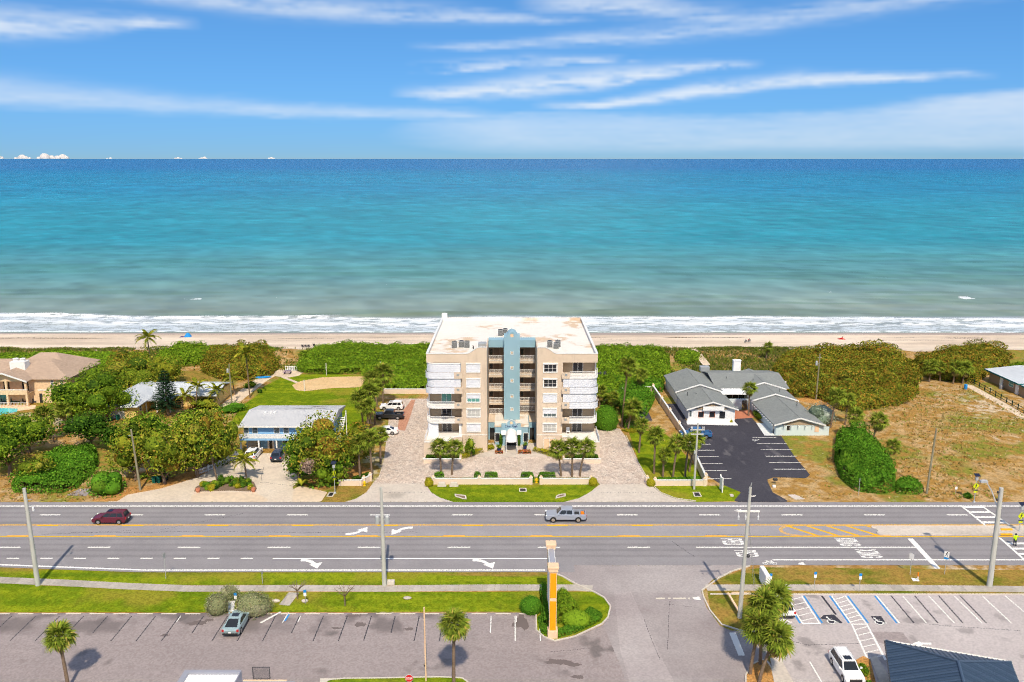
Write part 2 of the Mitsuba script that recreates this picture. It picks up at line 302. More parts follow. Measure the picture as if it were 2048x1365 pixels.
scene['leaf_mat'] = {'type': 'twosided', 'bsdf': {'type': 'diffuse', 'reflectance': {'type': 'mesh_attribute', 'name': 'vertex_color'}}}

# ---------------------------------------------------------------- land and sea
W_FAR = 3000.0
def land_z(x, y):
    """Flat lots, a low dune, then the beach falling to the water."""
    x, y = np.broadcast_arrays(np.asarray(x, float), np.asarray(y, float))
    t = np.clip((y - 204) / 14, 0, 1); up = t * t * (3 - 2 * t)
    t2 = np.clip((y - 224) / 14, 0, 1); down = t2 * t2 * (3 - 2 * t2)
    lump = meshkit.fbm(np.stack([x * .09, y * .09, 0 * x], -1), 4, 3) - .4
    return up * (1 - down) * (.5 + 1.6 * lump) - down * 1.1 - np.clip((y - 232) / 34, 0, 3) * 1.9

def beach_edge(x): return 226.5 + 5 * (meshkit.fbm(np.stack([np.asarray(x) * .06, 0 * np.asarray(x), 0 * np.asarray(x)], -1), 4, 9) - .5)

xs = np.concatenate([[-3000, -1500, -700, -350, -240], np.arange(-180, 181, 1.2), [240, 350, 700, 1500, 3000]])
ys = np.concatenate([[-300, 0, 60, 203], np.linspace(204, 1, 0), np.arange(204, 223, 1.0)])
def strip(xs, rows):
    g = np.stack([np.stack([xs, np.broadcast_to(r, xs.shape), land_z(xs, np.broadcast_to(r, xs.shape))], -1) for r in rows])
    return ribbon(g)
edge = beach_edge(xs)
gm = strip(xs, list(ys) + [edge]); gm.invert() if gm.face_normals[0][2] < 0 else None
struct('ground', gm, 'ground_mat', True)
bm = strip(xs, [edge + (300 - edge) * k for k in np.concatenate([np.linspace(0, .5, 40), np.linspace(.55, 1, 8)])]); bm.invert() if bm.face_normals[0][2] < 0 else None
struct('beach', bm, 'beach_mat', True)

WATER_Z = -3.05
def surf(p):
    """Where broken water lies: coverage 0..1 of foam, by noise along the shore."""
    x, y = p.x, p.y
    e = 46 * (FB(x * .011, 3.3, 1, 4) - .5)
    inner = y - (268.0 + .10 * e); outer = y - (297.5 + .55 * e)
    band = SS(-.4, .8, inner) * (1 - SS(-3, 3.5, outer))
    lace = FB(x * .30, y * .62, 2.0, 4); fine = N(x * 1.3, y * 2.4, 5); sl = FB(x * .05, y * .16, 8, 3)
    old = SS(.40, .62, lace * .7 + fine * .3)
    fresh_ = dr.exp(-dr.square((outer + 2.5) / 5.5)) + .8 * dr.exp(-dr.square((y - (283 + .35 * e)) / 3.2)) + .9 * dr.exp(-dr.square((inner - 1.0) / 1.1))
    lacy = band * dr.clip(.62 * old + .22 * SS(.3, .6, sl), 0, 1); white = band * dr.clip(fresh_ * SS(.30, .52, lace), 0, 1)
    caps = SS(.83, .86, FB(x * .06, y * .17, 17, 4)) * SS(300, 306, y) * (1 - SS(345, 380, y))      # a few small breaking crests farther out
    return lacy, dr.clip(white + .8 * caps, 0, 1)
def sea_fn(p, n, uv):
    x, y = p.x, p.y
    d = y + 60 * (FB(x * .004, y * .0012, 1, 3) - .5)
    c = MX((.20, .25, .215), (.085, .225, .225), SS(285, 420, d))
    c = MX(c, (.014, .205, .265), SS(370, 600, d)); c = MX(c, (.007, .165, .285), SS(620, 1700, d)); c = MX(c, (.004, .10, .255), SS(1400, 6000, d))
    bnd = FB(x * .012, y * .085, 4, 4); c = MX(c, c * mi.Color3f(.80, .86, .78), SS(.48, .64, bnd) * (1 - SS(420, 640, y)))
    c = c * (.88 + .24 * FB(x * .006, y * .012, 14, 4)) * (.88 + .24 * FB(x * .035, y * .075, 12, 3))  # broad wave light and shade put into the water colour
    u, v = x + .3 * y, y - .06 * x                                               # light and dark sides of the chop, painted into the base colour
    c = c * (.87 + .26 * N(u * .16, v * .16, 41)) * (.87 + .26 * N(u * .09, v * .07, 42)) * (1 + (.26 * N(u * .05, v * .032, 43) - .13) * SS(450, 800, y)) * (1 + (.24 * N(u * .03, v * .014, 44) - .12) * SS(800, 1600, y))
    c = MX(c, (.27, .31, .33), SS(267, 271, y) * (1 - SS(292, 300, y)) * .8)
    lacy, white = surf(p)
    return MX(MX(c, (.55, .61, .66), lacy), (.78, .80, .81), white)
def sea_h(p, n, uv):
    x, y = p.x + .22 * p.y, p.y - .12 * p.x
    near = 1 / (1 + dr.square(y / 700))
    chop = 1.3 * FB(p.x * .05 + .02 * p.y, p.y * .14, 3, 4) * (.3 + near) + .20 * FB(x * .7, y * 1.1, 8, 3) * near
    mid = .8 * N(x * .13, y * .11, 5) + 1.7 * N(x * .075, y * .05, 15) * SS(330, 520, p.y) + 3.4 * N(x * .042, y * .022, 25) * SS(500, 900, p.y) + 5.0 * N(x * .025, y * .010, 35) * SS(900, 1700, p.y)
    return (chop + mid) * (1 - SS(2500, 7000, p.y))
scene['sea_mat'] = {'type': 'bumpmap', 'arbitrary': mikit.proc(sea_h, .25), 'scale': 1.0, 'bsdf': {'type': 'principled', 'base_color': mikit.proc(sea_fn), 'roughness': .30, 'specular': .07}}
yy = np.concatenate([np.arange(262, 300, .7), np.arange(300, 420, 1.2), np.geomspace(420, 300000, 70)])
xx = np.concatenate([-np.geomspace(250000, 200, 16), np.arange(-190, 191, 2.0), np.geomspace(200, 250000, 16)])
X, Y = np.meshgrid(xx, yy)
q = np.stack([X * .012, Y * .055 + .6 * np.sin(X * .013), 0 * X], -1)
swell = (meshkit.fbm(q, 3, 21) - .5) * 1.7 * np.clip((Y - 268) / 20, 0, 1) * np.clip((460 - Y) / 120, 0, 1)
e_ = 46 * (meshkit.fbm(np.stack([X * .011, 0 * X + 3.3, 0 * X + 1], -1), 4, 0) - .5)
crest = .9 * np.exp(-((Y - 300 - .55 * e_) / 1.6) ** 2) * np.clip(meshkit.noise(np.stack([X * .03, 0 * X, 0 * X], -1), 2) * 2 - .5, 0, 1)
sm_ = ribbon(np.stack([X, Y, WATER_Z + swell + crest], -1)); sm_.invert() if sm_.face_normals[0][2] < 0 else None
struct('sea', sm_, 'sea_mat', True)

# low cumulus heads far out over the sea, on the left
rng = np.random.default_rng(11)
dif('cloud_mat', (.60, .57, .55))
for i, (cx_, w_, h_) in enumerate([(4, 22, 11), (19, 12, 8), (40, 22, 10), (87, 38, 11), (132, 34, 14), (162, 28, 12), (253, 14, 4), (385, 18, 5), (433, 20, 6), (562, 20, 5)]):
    D = 16000.0; s = D / FPX * 1.02
    X0 = (cx_ - 1024) * s; bl = []
    for f, q in ((0, 1), (-.45, .72), (.5, .66), (-.8, .42), (.82, .4)):
        f += rng.uniform(-.1, .1); r = h_ * s * .62 * q; b = trimesh.creation.icosphere(3, 1.0); b.vertices *= (1 + .14 * (meshkit.fbm(b.vertices * 2.5 + i, 3, i) - .5))[:, None]
        b.vertices = b.vertices * [r * 1.2, r, r * 1.25] + [X0 + f * w_ * s * .42, D + rng.uniform(-60, 60), CAM_H - 6]; b.vertices[:, 2] = np.maximum(b.vertices[:, 2], CAM_H + .5); bl.append(b)
    names = ['cut off by the left edge', 'smallest of the trio at the left edge', 'third from the left edge', 'wide, fourth from the left', 'tallest, with a peaked top', 'smooth dome at the right of the big heads', 'faint and flat, first right of the big heads', 'flat, left of a close pair', 'flat, right of a close pair', 'flat, farthest right']
    one('cumulus_cloud', join(bl), 'cloud_mat', 'white cumulus on the sea horizon, ' + names[i], 'cloud', 'cumulus heads on the sea horizon', smooth=True)

# ---------------------------------------------------------------- lots, drives and lawns as thin sheets
RY0, RY1 = 99.7, 122.3                                                       # near and far edge of the road
XL, XR = -400.0, 400.0
road = sbox(XL, 101.6, XR, RY1)
turn = Polygon([(-75, 101.7), (-48, RY0), (8, RY0), (8, 102), (-75, 102)])
mouth = px((1095, 1143), (1125, 1155), (1150, 1170), (1184, 1184), (1210, 1197), (1221, 1214), (1216, 1236), (1206, 1250), (1240, 1330), (1270, 1420), (1620, 1420), (1545, 1330), (1480, 1270), (1440, 1252), (1413, 1215), (1402, 1184), (1425, 1160), (1470, 1142), (1500, 1132), (1500, 1110), (1095, 1110))
struct('road', sheet(unary_union([road, turn]), .022), 'road_mat')
struct('side_road', sheet(mouth.difference(unary_union([road, turn])), .018), 'drive_mat')
LOT = px((-900, 1228), (1072, 1226), (1072, 1262), (1088, 1276), (1110, 1283), (1150, 1275), (1206, 1250), (1240, 1330), (1270, 1420), (1300, 1700), (-2500, 1700))
struct('parking_lot', sheet(LOT.difference(mouth), .014), 'lot_mat')
LOT2 = px((1540, 1190), (2500, 1190), (2900, 1420), (1620, 1420), (1545, 1335), (1560, 1300), (1540, 1262))
struct('parking_lot', sheet(LOT2.difference(mouth), .014), 'lot2_mat')
patch = px((1745, 1264), (1805, 1265), (1823, 1288), (1772, 1290), (1757, 1286))
struct('asphalt_patch', sheet(patch, .018), 'lot_mat')
vis = px((1430, 1262), (1500, 1262), (1540, 1262), (1560, 1300), (1500, 1335), (1490, 1372), (1468, 1372))
struct('side_road', sheet(vis, .026), 'drive_mat')

# near verge and lawns (left of the side road), right verge
struct('verge', sheet(Polygon([(XL, 101.55), (-75, 101.6), (-48, 99.65), (5, 99.65), (9, 97.2), (10.5, 96.4), (XL, 96.4)]), .010), 'verge_mat')
near_lawn = px((-900, 1183), (0, 1168), (200, 1176), (420, 1185), (1190, 1184), (1208, 1196), (1220, 1214), (1214, 1236), (1203, 1248), (1150, 1272), (1108, 1281), (1090, 1274), (1074, 1262), (1074, 1224), (-900, 1226))
struct('lawn', sheet(near_lawn, .010), 'lawn_mat')
struct('verge', sheet(px((1425, 1172), (1440, 1158), (1480, 1142), (1530, 1135), (2500, 1146), (2500, 1172)), .012), 'dry_lawn_mat')
struct('verge', sheet(px((1415, 1182), (2500, 1182), (2500, 1190), (1540, 1190), (1530, 1255), (1482, 1262), (1445, 1250), (1420, 1222)), .012), 'dry_lawn_mat')

# far side of the road: verges, paving, drives
APR_L = px((690, 1004.5), (712, 998), (733, 985), (745, 968), (851, 968), (862, 985), (880, 996), (906, 1004.5))
APR_R = px((1128, 1004.5), (1158, 997), (1180, 985), (1200, 969), (1300, 969), (1322, 987), (1350, 998), (1392, 1004.5))
struct('driveway', sheet(APR_L, .020), 'conc_mat'); struct('driveway', sheet(APR_R, .020), 'conc_mat')
PAV = px((745, 968), (757, 955), (768, 920), (776, 850), (782, 806), (790, 798), (905, 798), (905, 905), (1190, 905), (1188, 858), (1206, 852), (1240, 858), (1252, 875), (1275, 925), (1300, 969), (1200, 969), (1186, 955), (851, 955), (851, 968))
struct('paved_court', sheet(PAV, .016), 'paver_mat')
struct('red_paving', sheet(px((799, 832), (823, 800), (831, 800), (821, 832), (810, 862), (795, 860)), .020), 'brick_pave_mat')
STRIP = px((853, 969), (1198, 969), (1180, 985), (1158, 997), (1128, 1004.5), (906, 1004.5), (880, 996), (862, 985))
struct('lawn', sheet(STRIP, .012), 'lawn_mat')
struct('lawn', sheet(px((1258, 866), (1282, 860), (1330, 868), (1345, 880), (1412, 960), (1412, 972), (1302, 972), (1278, 925)), .011), 'lawn_mat')
struct('lawn', sheet(px((1300, 972), (1415, 972), (1455, 972), (1480, 985), (1487, 994), (1470, 1003), (1392, 1004.5), (1350, 998), (1322, 987)), .011), 'lawn_mat')
struct('court_strip', sheet(px((1278, 812), (1287, 804), (1305, 842), (1280, 842)), .016), 'black_mat')
BLK = px((1328, 808), (1362, 808), (1372, 842), (1460, 846), (1475, 835), (1500, 832), (1516, 850), (1542, 872), (1562, 872), (1590, 915), (1620, 950), (1612, 957), (1548, 955), (1534, 960), (1545, 985), (1580, 1004.5), (1466, 1004.5), (1482, 985), (1440, 968), (1412, 950), (1367, 880), (1340, 830))
struct('parking_lot', sheet(soft(BLK, .5), .018), 'black_mat')
struct('red_paving', sheet(px((1462, 822), (1505, 820), (1512, 836), (1475, 838), (1462, 842)), .022), 'terracotta')
# blue house drive, sand beds, lawn behind the house
struct('driveway', sheet(px((215, 1004.5), (265, 985), (330, 975), (392, 955), (440, 930), (478, 908), (600, 906), (600, 960), (585, 975), (600, 1004.5)), .014), 'cream_mat')
struct('sand_bed', sheet(soft(px((395, 985), (510, 985), (545, 1004.5), (380, 1004.5), (383, 993)), .6), .020), 'sand_mat')
struct('sand_bed', sheet(soft(px((583, 1004.5), (588, 978), (600, 972), (655, 985), (642, 1004.5)), .6), .020), 'sand_mat')
struct('verge', sheet(px((640, 1004.5), (655, 980), (680, 968), (742, 966), (733, 985), (712, 998), (690, 1004.5)), .010), 'dry_lawn_mat')
struct('lawn', sheet(soft(px((462, 848), (480, 815), (518, 788), (525, 775), (560, 757), (600, 750), (660, 748), (735, 752), (745, 790), (735, 830), (725, 870), (690, 880)), 1.0), .012), 'lawn_mat')
struct('volleyball_court', sheet(soft(px((584, 771), (600, 763), (645, 755), (735, 753), (722, 775), (660, 777), (610, 783), (592, 781)), 1.0), .022), 'orange_sand_mat')
struct('sand_path', sheet(soft(px((545, 752), (560, 737), (600, 737), (607, 745), (598, 752), (575, 756)), .6), .022), 'sand_mat')
struct('sand_path', sheet(LineString([at(566, 755)[:2], at(585, 762)[:2], at(600, 768)[:2]]).buffer(.45), .020), 'sand_mat')
struct('sand_path', sheet(LineString([at(455, 812)[:2], at(490, 785)[:2], at(520, 762)[:2], at(556, 742)[:2]]).buffer(1.6), .014), 'sand_mat')
struct('sand_path', sheet(LineString([at(1384, 703)[:2], at(1398, 718)[:2], at(1412, 736)[:2]]).buffer(1.0), .9), 'sand_mat')
struct('shell_path', sheet(LineString([at(1938, 772)[:2], at(2000, 806)[:2], at(2060, 842)[:2]]).buffer(1.0), .016), 'sand_mat')
struct('field', sheet(px((1575, 1004.5), (1548, 960), (1625, 958), (1660, 880), (1700, 850), (1790, 790), (1860, 768), (1935, 770), (2400, 1000), (2400, 1004.5)), .008), 'ground_mat')
struct('yellow_lawn', sheet(soft(px((348, 738), (410, 738), (425, 762), (345, 765)), .6), .012), 'dry_lawn_mat')
struct('leaf_litter', sheet(soft(px((180, 1003), (215, 988), (255, 975), (300, 972), (330, 960), (392, 940), (440, 925), (445, 930), (390, 957), (320, 978), (255, 990), (235, 1003)), .3), .022), 'mulch_mat')
struct('leaf_litter', sheet(soft(px((640, 980), (600, 970), (640, 945), (720, 930), (742, 940), (738, 950), (680, 965)), .3), .014), 'mulch_mat')
struct('concrete_slab', sheet(px((133, 991), (160, 978), (186, 978), (172, 993)), .020), 'drive_mat')
struct('leaf_litter', sheet(soft(px((1590, 800), (1640, 785), (1700, 800), (1790, 790), (1700, 815), (1640, 812)), .8), .012), 'mulch_mat')

# sidewalks in slabs
def walk(name, pts, w, step=1.5, bsdf='side_mat'):
    ln = LineString(pts); k = fresh(name); labels[k] = {'kind': 'structure'}
    n = int(ln.length / step); P = [np.array(ln.interpolate(i * step).coords[0]) for i in range(n + 1)]
    for i in range(n):
        a, b = P[i], P[i + 1]; t = (b - a) / np.linalg.norm(b - a); nn = np.array([-t[1], t[0]]) * w / 2; g = t * .012
        part(k, 'slab', slab([a + g + nn, a + g - nn, b - g - nn, b - g + nn], -.05, .045 + .004 * ((i * 37) % 5) / 5), bsdf)
    return k
walk('sidewalk', [at(-60, 1158)[:2], at(0, 1161)[:2], at(120, 1166)[:2], at(250, 1173)[:2], at(380, 1178)[:2], at(600, 1177)[:2], at(760, 1178)[:2], at(980, 1176)[:2], at(1160, 1176)[:2], at(1186, 1178)[:2]], 1.5)
walk('sidewalk', [at(1412, 1176)[:2], at(1750, 1176)[:2], at(2110, 1180)[:2]], 1.5)
walk('sidewalk', [at(588, 1186)[:2], at(560, 1222)[:2]], 1.3)
struct('stepping_path', slab(soft(px((458, 1191), (470, 1190), (471, 1200), (468, 1224), (455, 1224)), .15), .0, .05), 'pure_white')

# kerbs
def kerb(pts, w=.16, h=.13, name='kerb'):
    return struct(name, slab(LineString([p[:2] for p in pts]).buffer(w / 2, cap_style=2, join_style=1), -.02, h), 'kerb_mat')
kerb([at(1098, 1143), at(1125, 1154), at(1152, 1169), at(1186, 1184), at(1208, 1196), at(1221, 1214), at(1216, 1236), at(1204, 1249), at(1150, 1274), at(1110, 1283), at(1088, 1275), at(1073, 1262), at(1072, 1228)])
kerb([at(1500, 1133), at(1466, 1143), at(1438, 1157), at(1404, 1182), at(1407, 1195), at(1420, 1222), at(1443, 1250), at(1480, 1262), at(1500, 1265)])
kerb([at(1420, 1189.5), at(1540, 1190), at(2200, 1190)])
kerb([at(1252, 872), at(1276, 925), at(1301, 968)], .12, .1); kerb([at(1392, 1003), at(1350, 997), at(1322, 986), at(1301, 968)], .12, .1)
ISL = soft(Polygon([at(650, 1361)[:2], at(690, 1358)[:2], at(740, 1357.5)[:2], at(880, 1355)[:2], at(925, 1357)[:2], at(938, 1366)[:2], at(930, 1420)[:2], at(650, 1420)[:2]]), .6)
struct('verge', slab(ISL.buffer(-.17), 0, .10), 'lawn_mat'); struct('kerb', slab(ISL.difference(ISL.buffer(-.16)), 0, .14), 'kerb_mat')
struct('concrete_slab', slab(px((640, 1358), (845, 1357), (845, 1380), (640, 1380)).difference(ISL), -.01, .06), 'kerb_mat')
MB_ = soft(px((1490, 1372), (1490, 1352), (1503, 1330), (1530, 1318), (1545, 1338), (1552, 1372)), .4)
struct('mulch_bed', slab(MB_.buffer(-.16), 0, .12), 'mulch_mat'); struct('kerb', slab(MB_.difference(MB_.buffer(-.15)), 0, .15), 'kerb_mat')
struct('sidewalk', slab(px((1540, 1318), (1560, 1316), (1590, 1372), (1552, 1372)), -.02, .10), 'conc_mat')
struct('sidewalk', slab(px((1740, 1318), (1752, 1312), (1790, 1372), (1762, 1372)), -.02, .08), 'conc_mat')
struct('mulch_bed', slab(soft(px((1711, 1322), (1726, 1313), (1740, 1320), (1752, 1368), (1738, 1368), (1716, 1345)), .2), 0, .07), 'mulch_mat')
# median island
MED = soft(Polygon([(at(1786, 1067)[0], 112.0), (46.5, 113.6), (200, 113.6), (200, 110.5), (52, 110.5), (47, 110.9)]), .6)
mk = struct('median', slab(MED, 0, .13), 'conc_mat')

# ---------------------------------------------------------------- painted markings, each a thin sheet on its road or lot
def mark(parent, name, poly, bsdf='white_paint', z=.028): return part(parent, name, sheet(poly, z), bsdf)
def bar(x0, x1, y, w=.12):
    n = max(1, int((x1 - x0) / 5)); e = np.linspace(x0, x1, n + 1)
    return shapely.MultiPolygon([sbox(a, y - w / 2, b, y + w / 2) for a, b in zip(e, e[1:])])
R = 'road'
mark(R, 'edge_line', bar(-200, 200, 120.75, .40)); mark(R, 'edge_line', Polygon([(-200, 102.3), (-72, 102.3), (-47, 100.40), (at(1090, 1140)[0], 100.42), (at(1090, 1140)[0], 100.08), (-47, 100.08), (-72, 101.98), (-200, 101.98)]))
mark(R, 'edge_line', bar(at(1545, 1120)[0], 200, 103.1, .30))
for i in range(-6, 9):
    x = at(900, 1029)[0] + .3 + i * 12.19; mark(R, 'lane_dash', bar(x, x + 3.05, 117.5, .30))
xs0 = at(716, 1094)[0]
for i in range(-5, 4):
    x = xs0 + i * 12.19
    if x < 26: mark(R, 'lane_dash', bar(x, x + 3.05, 106.75, .28))
mark(R, 'lane_line', bar(at(1392, 1095)[0], at(1835, 1097)[0], 106.75, .28))
mark(R, 'lane_line', bar(at(545, 1119)[0], at(1094, 1116)[0], 103.45, .28))
for i in range(16):
    x = at(520, 1119)[0] - 1.0 - i * 4.4
    mark(R, 'turn_lane_dash', bar(x - 1.6, x, 103.5, .26))
for y, yy_ in ((113.95, 113.72), (110.15, 110.38)):
    mark(R, 'yellow_line', bar(-200, 38 if y > 112 else 200, y, .28), 'yellow_paint')
    for i in range(-7, 4):
        x = (-7.2 if y > 112 else -9.6) + i * 12.19
        if x < 33: mark(R, 'yellow_dash', bar(x, x + 3.05, yy_, .22), 'yellow_paint')
mark(R, 'yellow_line', bar(38, 200, 113.95, .28), 'yellow_paint')
xh = at(1560, 1062)[0]
arc = [(xh + 2.2 - 2.2 * math.cos(t) * 1.0, 112.05 + 1.75 * math.sin(t)) for t in np.linspace(-1.45, 1.45, 18)]
mark(R, 'yellow_line', LineString(arc).buffer(.07), 'yellow_paint'); mark(R, 'yellow_line', LineString([(a + .28, 112.05 + (b - 112.05) * .86) for a, b in arc]).buffer(.07), 'yellow_paint')
mark(R, 'yellow_line', bar(xh + 1.6, xh + 15, 113.66, .12), 'yellow_paint'); mark(R, 'yellow_line', bar(xh + 1.6, xh + 15, 110.4, .12), 'yellow_paint')
for i in range(5):
    x = xh + 1.3 + i * 2.85; mark(R, 'hatch_bar', Polygon([(x, 113.6), (x + .5, 113.6), (x + 3.7, 110.45), (x + 3.0, 110.45)]), 'yellow_paint')
def arrow(kind, x, y, s=1.0, flip=1):
    """A curved turn arrow, about 3 m long, drawn with a shaft and a three-cornered head."""
    pts = [(-1.5, 0), (-.9, .02), (-.35, .16), (.15, .45), (.5, .8)]
    sh = LineString(pts).buffer(.24, cap_style=2); hd = Polygon([(-.10, .95), (1.45, .38), (1.20, 1.75)])
    g = unary_union([sh, hd]); return affinity.translate(affinity.scale(g, s, flip * s, origin=(0, 0)), x, y)
mark(R, 'turn_arrow', affinity.scale(arrow(0, 0, 0), 1, 1.0).__class__(affinity.translate(affinity.scale(arrow(0, 0, 0), 1.05, 1.45, origin=(0, 0)), at(715, 1062)[0], 111.1).exterior) if False else affinity.translate(affinity.scale(arrow(0, 0, 0), 1.0, 1.35, origin=(0, 0)), at(714, 1065)[0], 110.95))
mark(R, 'turn_arrow', affinity.translate(affinity.scale(arrow(0, 0, 0), -1.0, -1.35, origin=(0, 0)), at(804, 1058)[0], 113.05))
for xx_ in (at(622, 1126)[0], at(968, 1126)[0]):
    mark(R, 'turn_arrow', affinity.translate(affinity.scale(arrow(0, 0, 0), 1.0, -1.35, origin=(0, 0)), xx_, 103.0))
# stop bar, crosswalk
mark(R, 'stop_bar', Polygon([at(1815, 1078)[:2], at(1826, 1078)[:2], at(1881, 1138)[:2], at(1870, 1138)[:2]]))
def par(a, b, w): return Polygon([(a[0] - w / 2, a[1]), (a[0] + w / 2, a[1]), (b[0] + w / 2, b[1]), (b[0] - w / 2, b[1])])
cl = [at(1921, 1011)[:2], at(1975, 1055)[:2]]; cr = [at(1961, 1011)[:2], at(2026, 1056)[:2]]
mark(R, 'crosswalk_line', par(*cl, .32)); mark(R, 'crosswalk_line', par(*cr, .32))
def lerp(a, b, t): return a + (b - a) * t
for k in range(4):
    t = .10 + k * .23; l, r = lerp(np.array(cl[0]), np.array(cl[1]), t), lerp(np.array(cr[0]), np.array(cr[1]), t)
    mark(R, 'crosswalk_bar', sbox(l[0] + .2, l[1] - .32, r[0] - .1, l[1] + .3))
cl2 = [at(1999, 1076)[:2], at(2062, 1132)[:2]]; cr2 = [at(2060, 1076)[:2], at(2130, 1132)[:2]]
mark(R, 'crosswalk_line', par(*cl2, .32)); mark(R, 'crosswalk_line', par(*cr2, .32))
for k in range(5):
    t = .22 + k * .19; l, r = lerp(np.array(cl2[0]), np.array(cl2[1]), t), lerp(np.array(cr2[0]), np.array(cr2[1]), t)
    mark(R, 'crosswalk_bar', sbox(l[0] + .2, l[1] - .28, r[0] - .1, l[1] + .28))
for y in (1061, 1071): part(mk, 'tactile_strip', slab(px((2000, y - 2), (2024, y - 2), (2026, y + 2), (2002, y + 2)), .13, .142), 'yellow_paint')
# lettering on the road, drawn tall and read by drivers heading right
def road_word(txt, cx, cy, w, h):
    m = meshkit.text_mesh(txt, 1.0, .002, True); b = m.bounds
    m.apply_translation([-(b[0][0] + b[1][0]) / 2, -(b[0][1] + b[1][1]) / 2, 0])
    m.apply_scale([w / (b[1][0] - b[0][0]), h / (b[1][1] - b[0][1]), 1]); m.apply_transform(rot(-90)); m.apply_translation([cx, cy, .027])
    return part(R, 'road_lettering', m, 'white_paint')
for cy, dx in ((108.45, 0), (104.9, .8)):
    road_word('PED', at(1466, 1085)[0] + dx * 1.2, cy, 2.0, 2.9); road_word('XING', at(1698, 1087)[0] + dx * 1.8, cy, 2.5, 2.9)
def bike(x, y, s=1.0):
    w = [Point(-.55, 0).buffer(.3).difference(Point(-.55, 0).buffer(.22)), Point(.55, 0).buffer(.3).difference(Point(.55, 0).buffer(.22)), LineString([(-.55, 0), (-.2, .5), (.4, .5), (.55, 0)]).buffer(.05), LineString([(-.2, .5), (.1, 0), (.4, .5)]).buffer(.05), LineString([(-.35, .62), (-.05, .62)]).buffer(.05), LineString([(.42, .5), (.42, .75), (.2, .75)]).buffer(.05)]
    return affinity.translate(affinity.scale(unary_union(w), s, s, origin=(0, 0)), x, y)
mark(R, 'bicycle_symbol', bike(at(1540, 1128)[0], 102.1, 1.1)); mark(R, 'turn_arrow', Polygon([at(1597, 1127)[:2], at(1606, 1125)[:2], at(1608, 1128)[:2], at(1612, 1129)[:2], at(1606, 1131)[:2], at(1604, 1130)[:2], at(1597, 1130)[:2]]))
mark(R, 'bicycle_symbol', bike(at(1478, 1022)[0], 119.0, .8))
[mark('side_road', 'worn_stop_line', px((a, 1196.5), (b, 1196), (b, 1199), (a, 1199)), 'kerb_mat', z=.024) for a, b in ((1312, 1330), (1336, 1341), (1346, 1372), (1376, 1380))]; mark('side_road', 'worn_stop_line', px((1384, 1196), (1398, 1194), (1402, 1201), (1390, 1200)), z=.024)
mark('side_road_001', 'stop_bar', px((1458, 1266), (1471, 1266), (1490, 1312), (1477, 1312)), 'white_paint', .032)
mark('side_road', 'repaired_lane', px((1228, 1184), (1262, 1184), (1330, 1330), (1380, 1420), (1275, 1420), (1240, 1300)), 'patch_mat', .023)
# left lot: wheel stops, bay lines
P1 = 'parking_lot'
x0 = at(51, 1229.5)[0]; pitch = 2.76
yS = at(600, 1229)[1]
def wheel_stop(x, y): return cbox(x - .9, x + .9, y - .075, y + .075, .012, .13, .035)
wsm = wheel_stop(0, 0); wsp = mikit.ply(wsm, 'kerb_mat')
tf = lambda x, y, z=0: [[1, 0, 0, x], [0, 1, 0, y], [0, 0, 1, z], [0, 0, 0, 1]]
ORD = 'first second third fourth fifth sixth seventh eighth ninth tenth eleventh twelfth thirteenth fourteenth fifteenth sixteenth seventeenth eighteenth nineteenth twentieth twenty-first twenty-second twenty-third twenty-fourth twenty-fifth twenty-sixth twenty-seventh'.split()
for i in range(-2, 25):
    x = x0 + i * pitch
    if x > at(1066, 1229)[0] - .6: break
    k = thing('wheel_stop', ORD[i + 2] + ' concrete wheel stop from the left in the near car park', 'wheel stop', 'wheel stops along the near car park'); place(k, wsp, tf=tf(x, yS))
    xl = x + pitch / 2
    col = 'black_paint' if i < 19 else 'white_paint'
    L = 5.2 if i % 4 != 3 else 3.6
    mark(P1, 'bay_line', sbox(xl - .05, yS - .4 - L, xl + .06, yS - .4), col, .019)
    if i in (6, 11, 17, 20, 21): mark(P1, 'bay_line', sbox(xl + .10, yS - 1.7, xl + .19, yS - .4), 'white_paint', .020)
for a, b in ((508, 538), (560, 575)):
    pass
mark(P1, 'bay_line', px((519, 1246), (560, 1224), (563, 1225), (523, 1247)), z=.021); mark(P1, 'bay_line', px((576, 1226), (578, 1226), (566, 1246), (564, 1246)), z=.021); mark(P1, 'blue_line', px((578, 1227), (581, 1228), (571, 1243), (568, 1243)), 'blue_paint', .021)
mark(P1, 'blue_line', px((517, 1228), (521, 1228), (516, 1236), (512, 1236)), 'blue_paint', .021)
struct('oil_stain', sheet(soft(px((1080, 1327), (1110, 1319), (1140, 1322), (1160, 1330), (1150, 1336), (1120, 1331), (1095, 1334)), .15), .019), 'black_paint') if False else None
# right lot bays
P2 = 'parking_lot_001'
def bay(xt, xb, c, w=.12, dx=0, y0=1192, y1=1247): mark(P2, {'white_paint': 'bay_line', 'blue_paint': 'blue_line', 'black_paint': 'covered_line'}[c], Polygon([(at(xt, y0)[0] - w / 2 + dx, at(xt, y0)[1]), (at(xt, y0)[0] + w / 2 + dx, at(xt, y0)[1]), (at(xb, y1)[0] + w / 2 + dx, at(xb, y1)[1]), (at(xb, y1)[0] - w / 2 + dx, at(xb, y1)[1])]), c, .020)
for xt, xb in ((1805, 1853), (1857, 1909), (1908, 1964), (1964, 2023), (2010, 2075), (2066, 2136)): bay(xt, xb, 'white_paint')
for xt, xb in ((1782, 1828), (1829, 1876), (1877, 1926), (1920, 1973)): bay(xt, xb, 'black_paint', .16)
bay(1753, 1799, 'white_paint', .16); bay(1751, 1796, 'blue_paint', .2, -.12)
for xt, xb in ((1569, 1605), (1603, 1639), (1663, 1702), (1690, 1732)): bay(xt, xb, 'white_paint', .15)
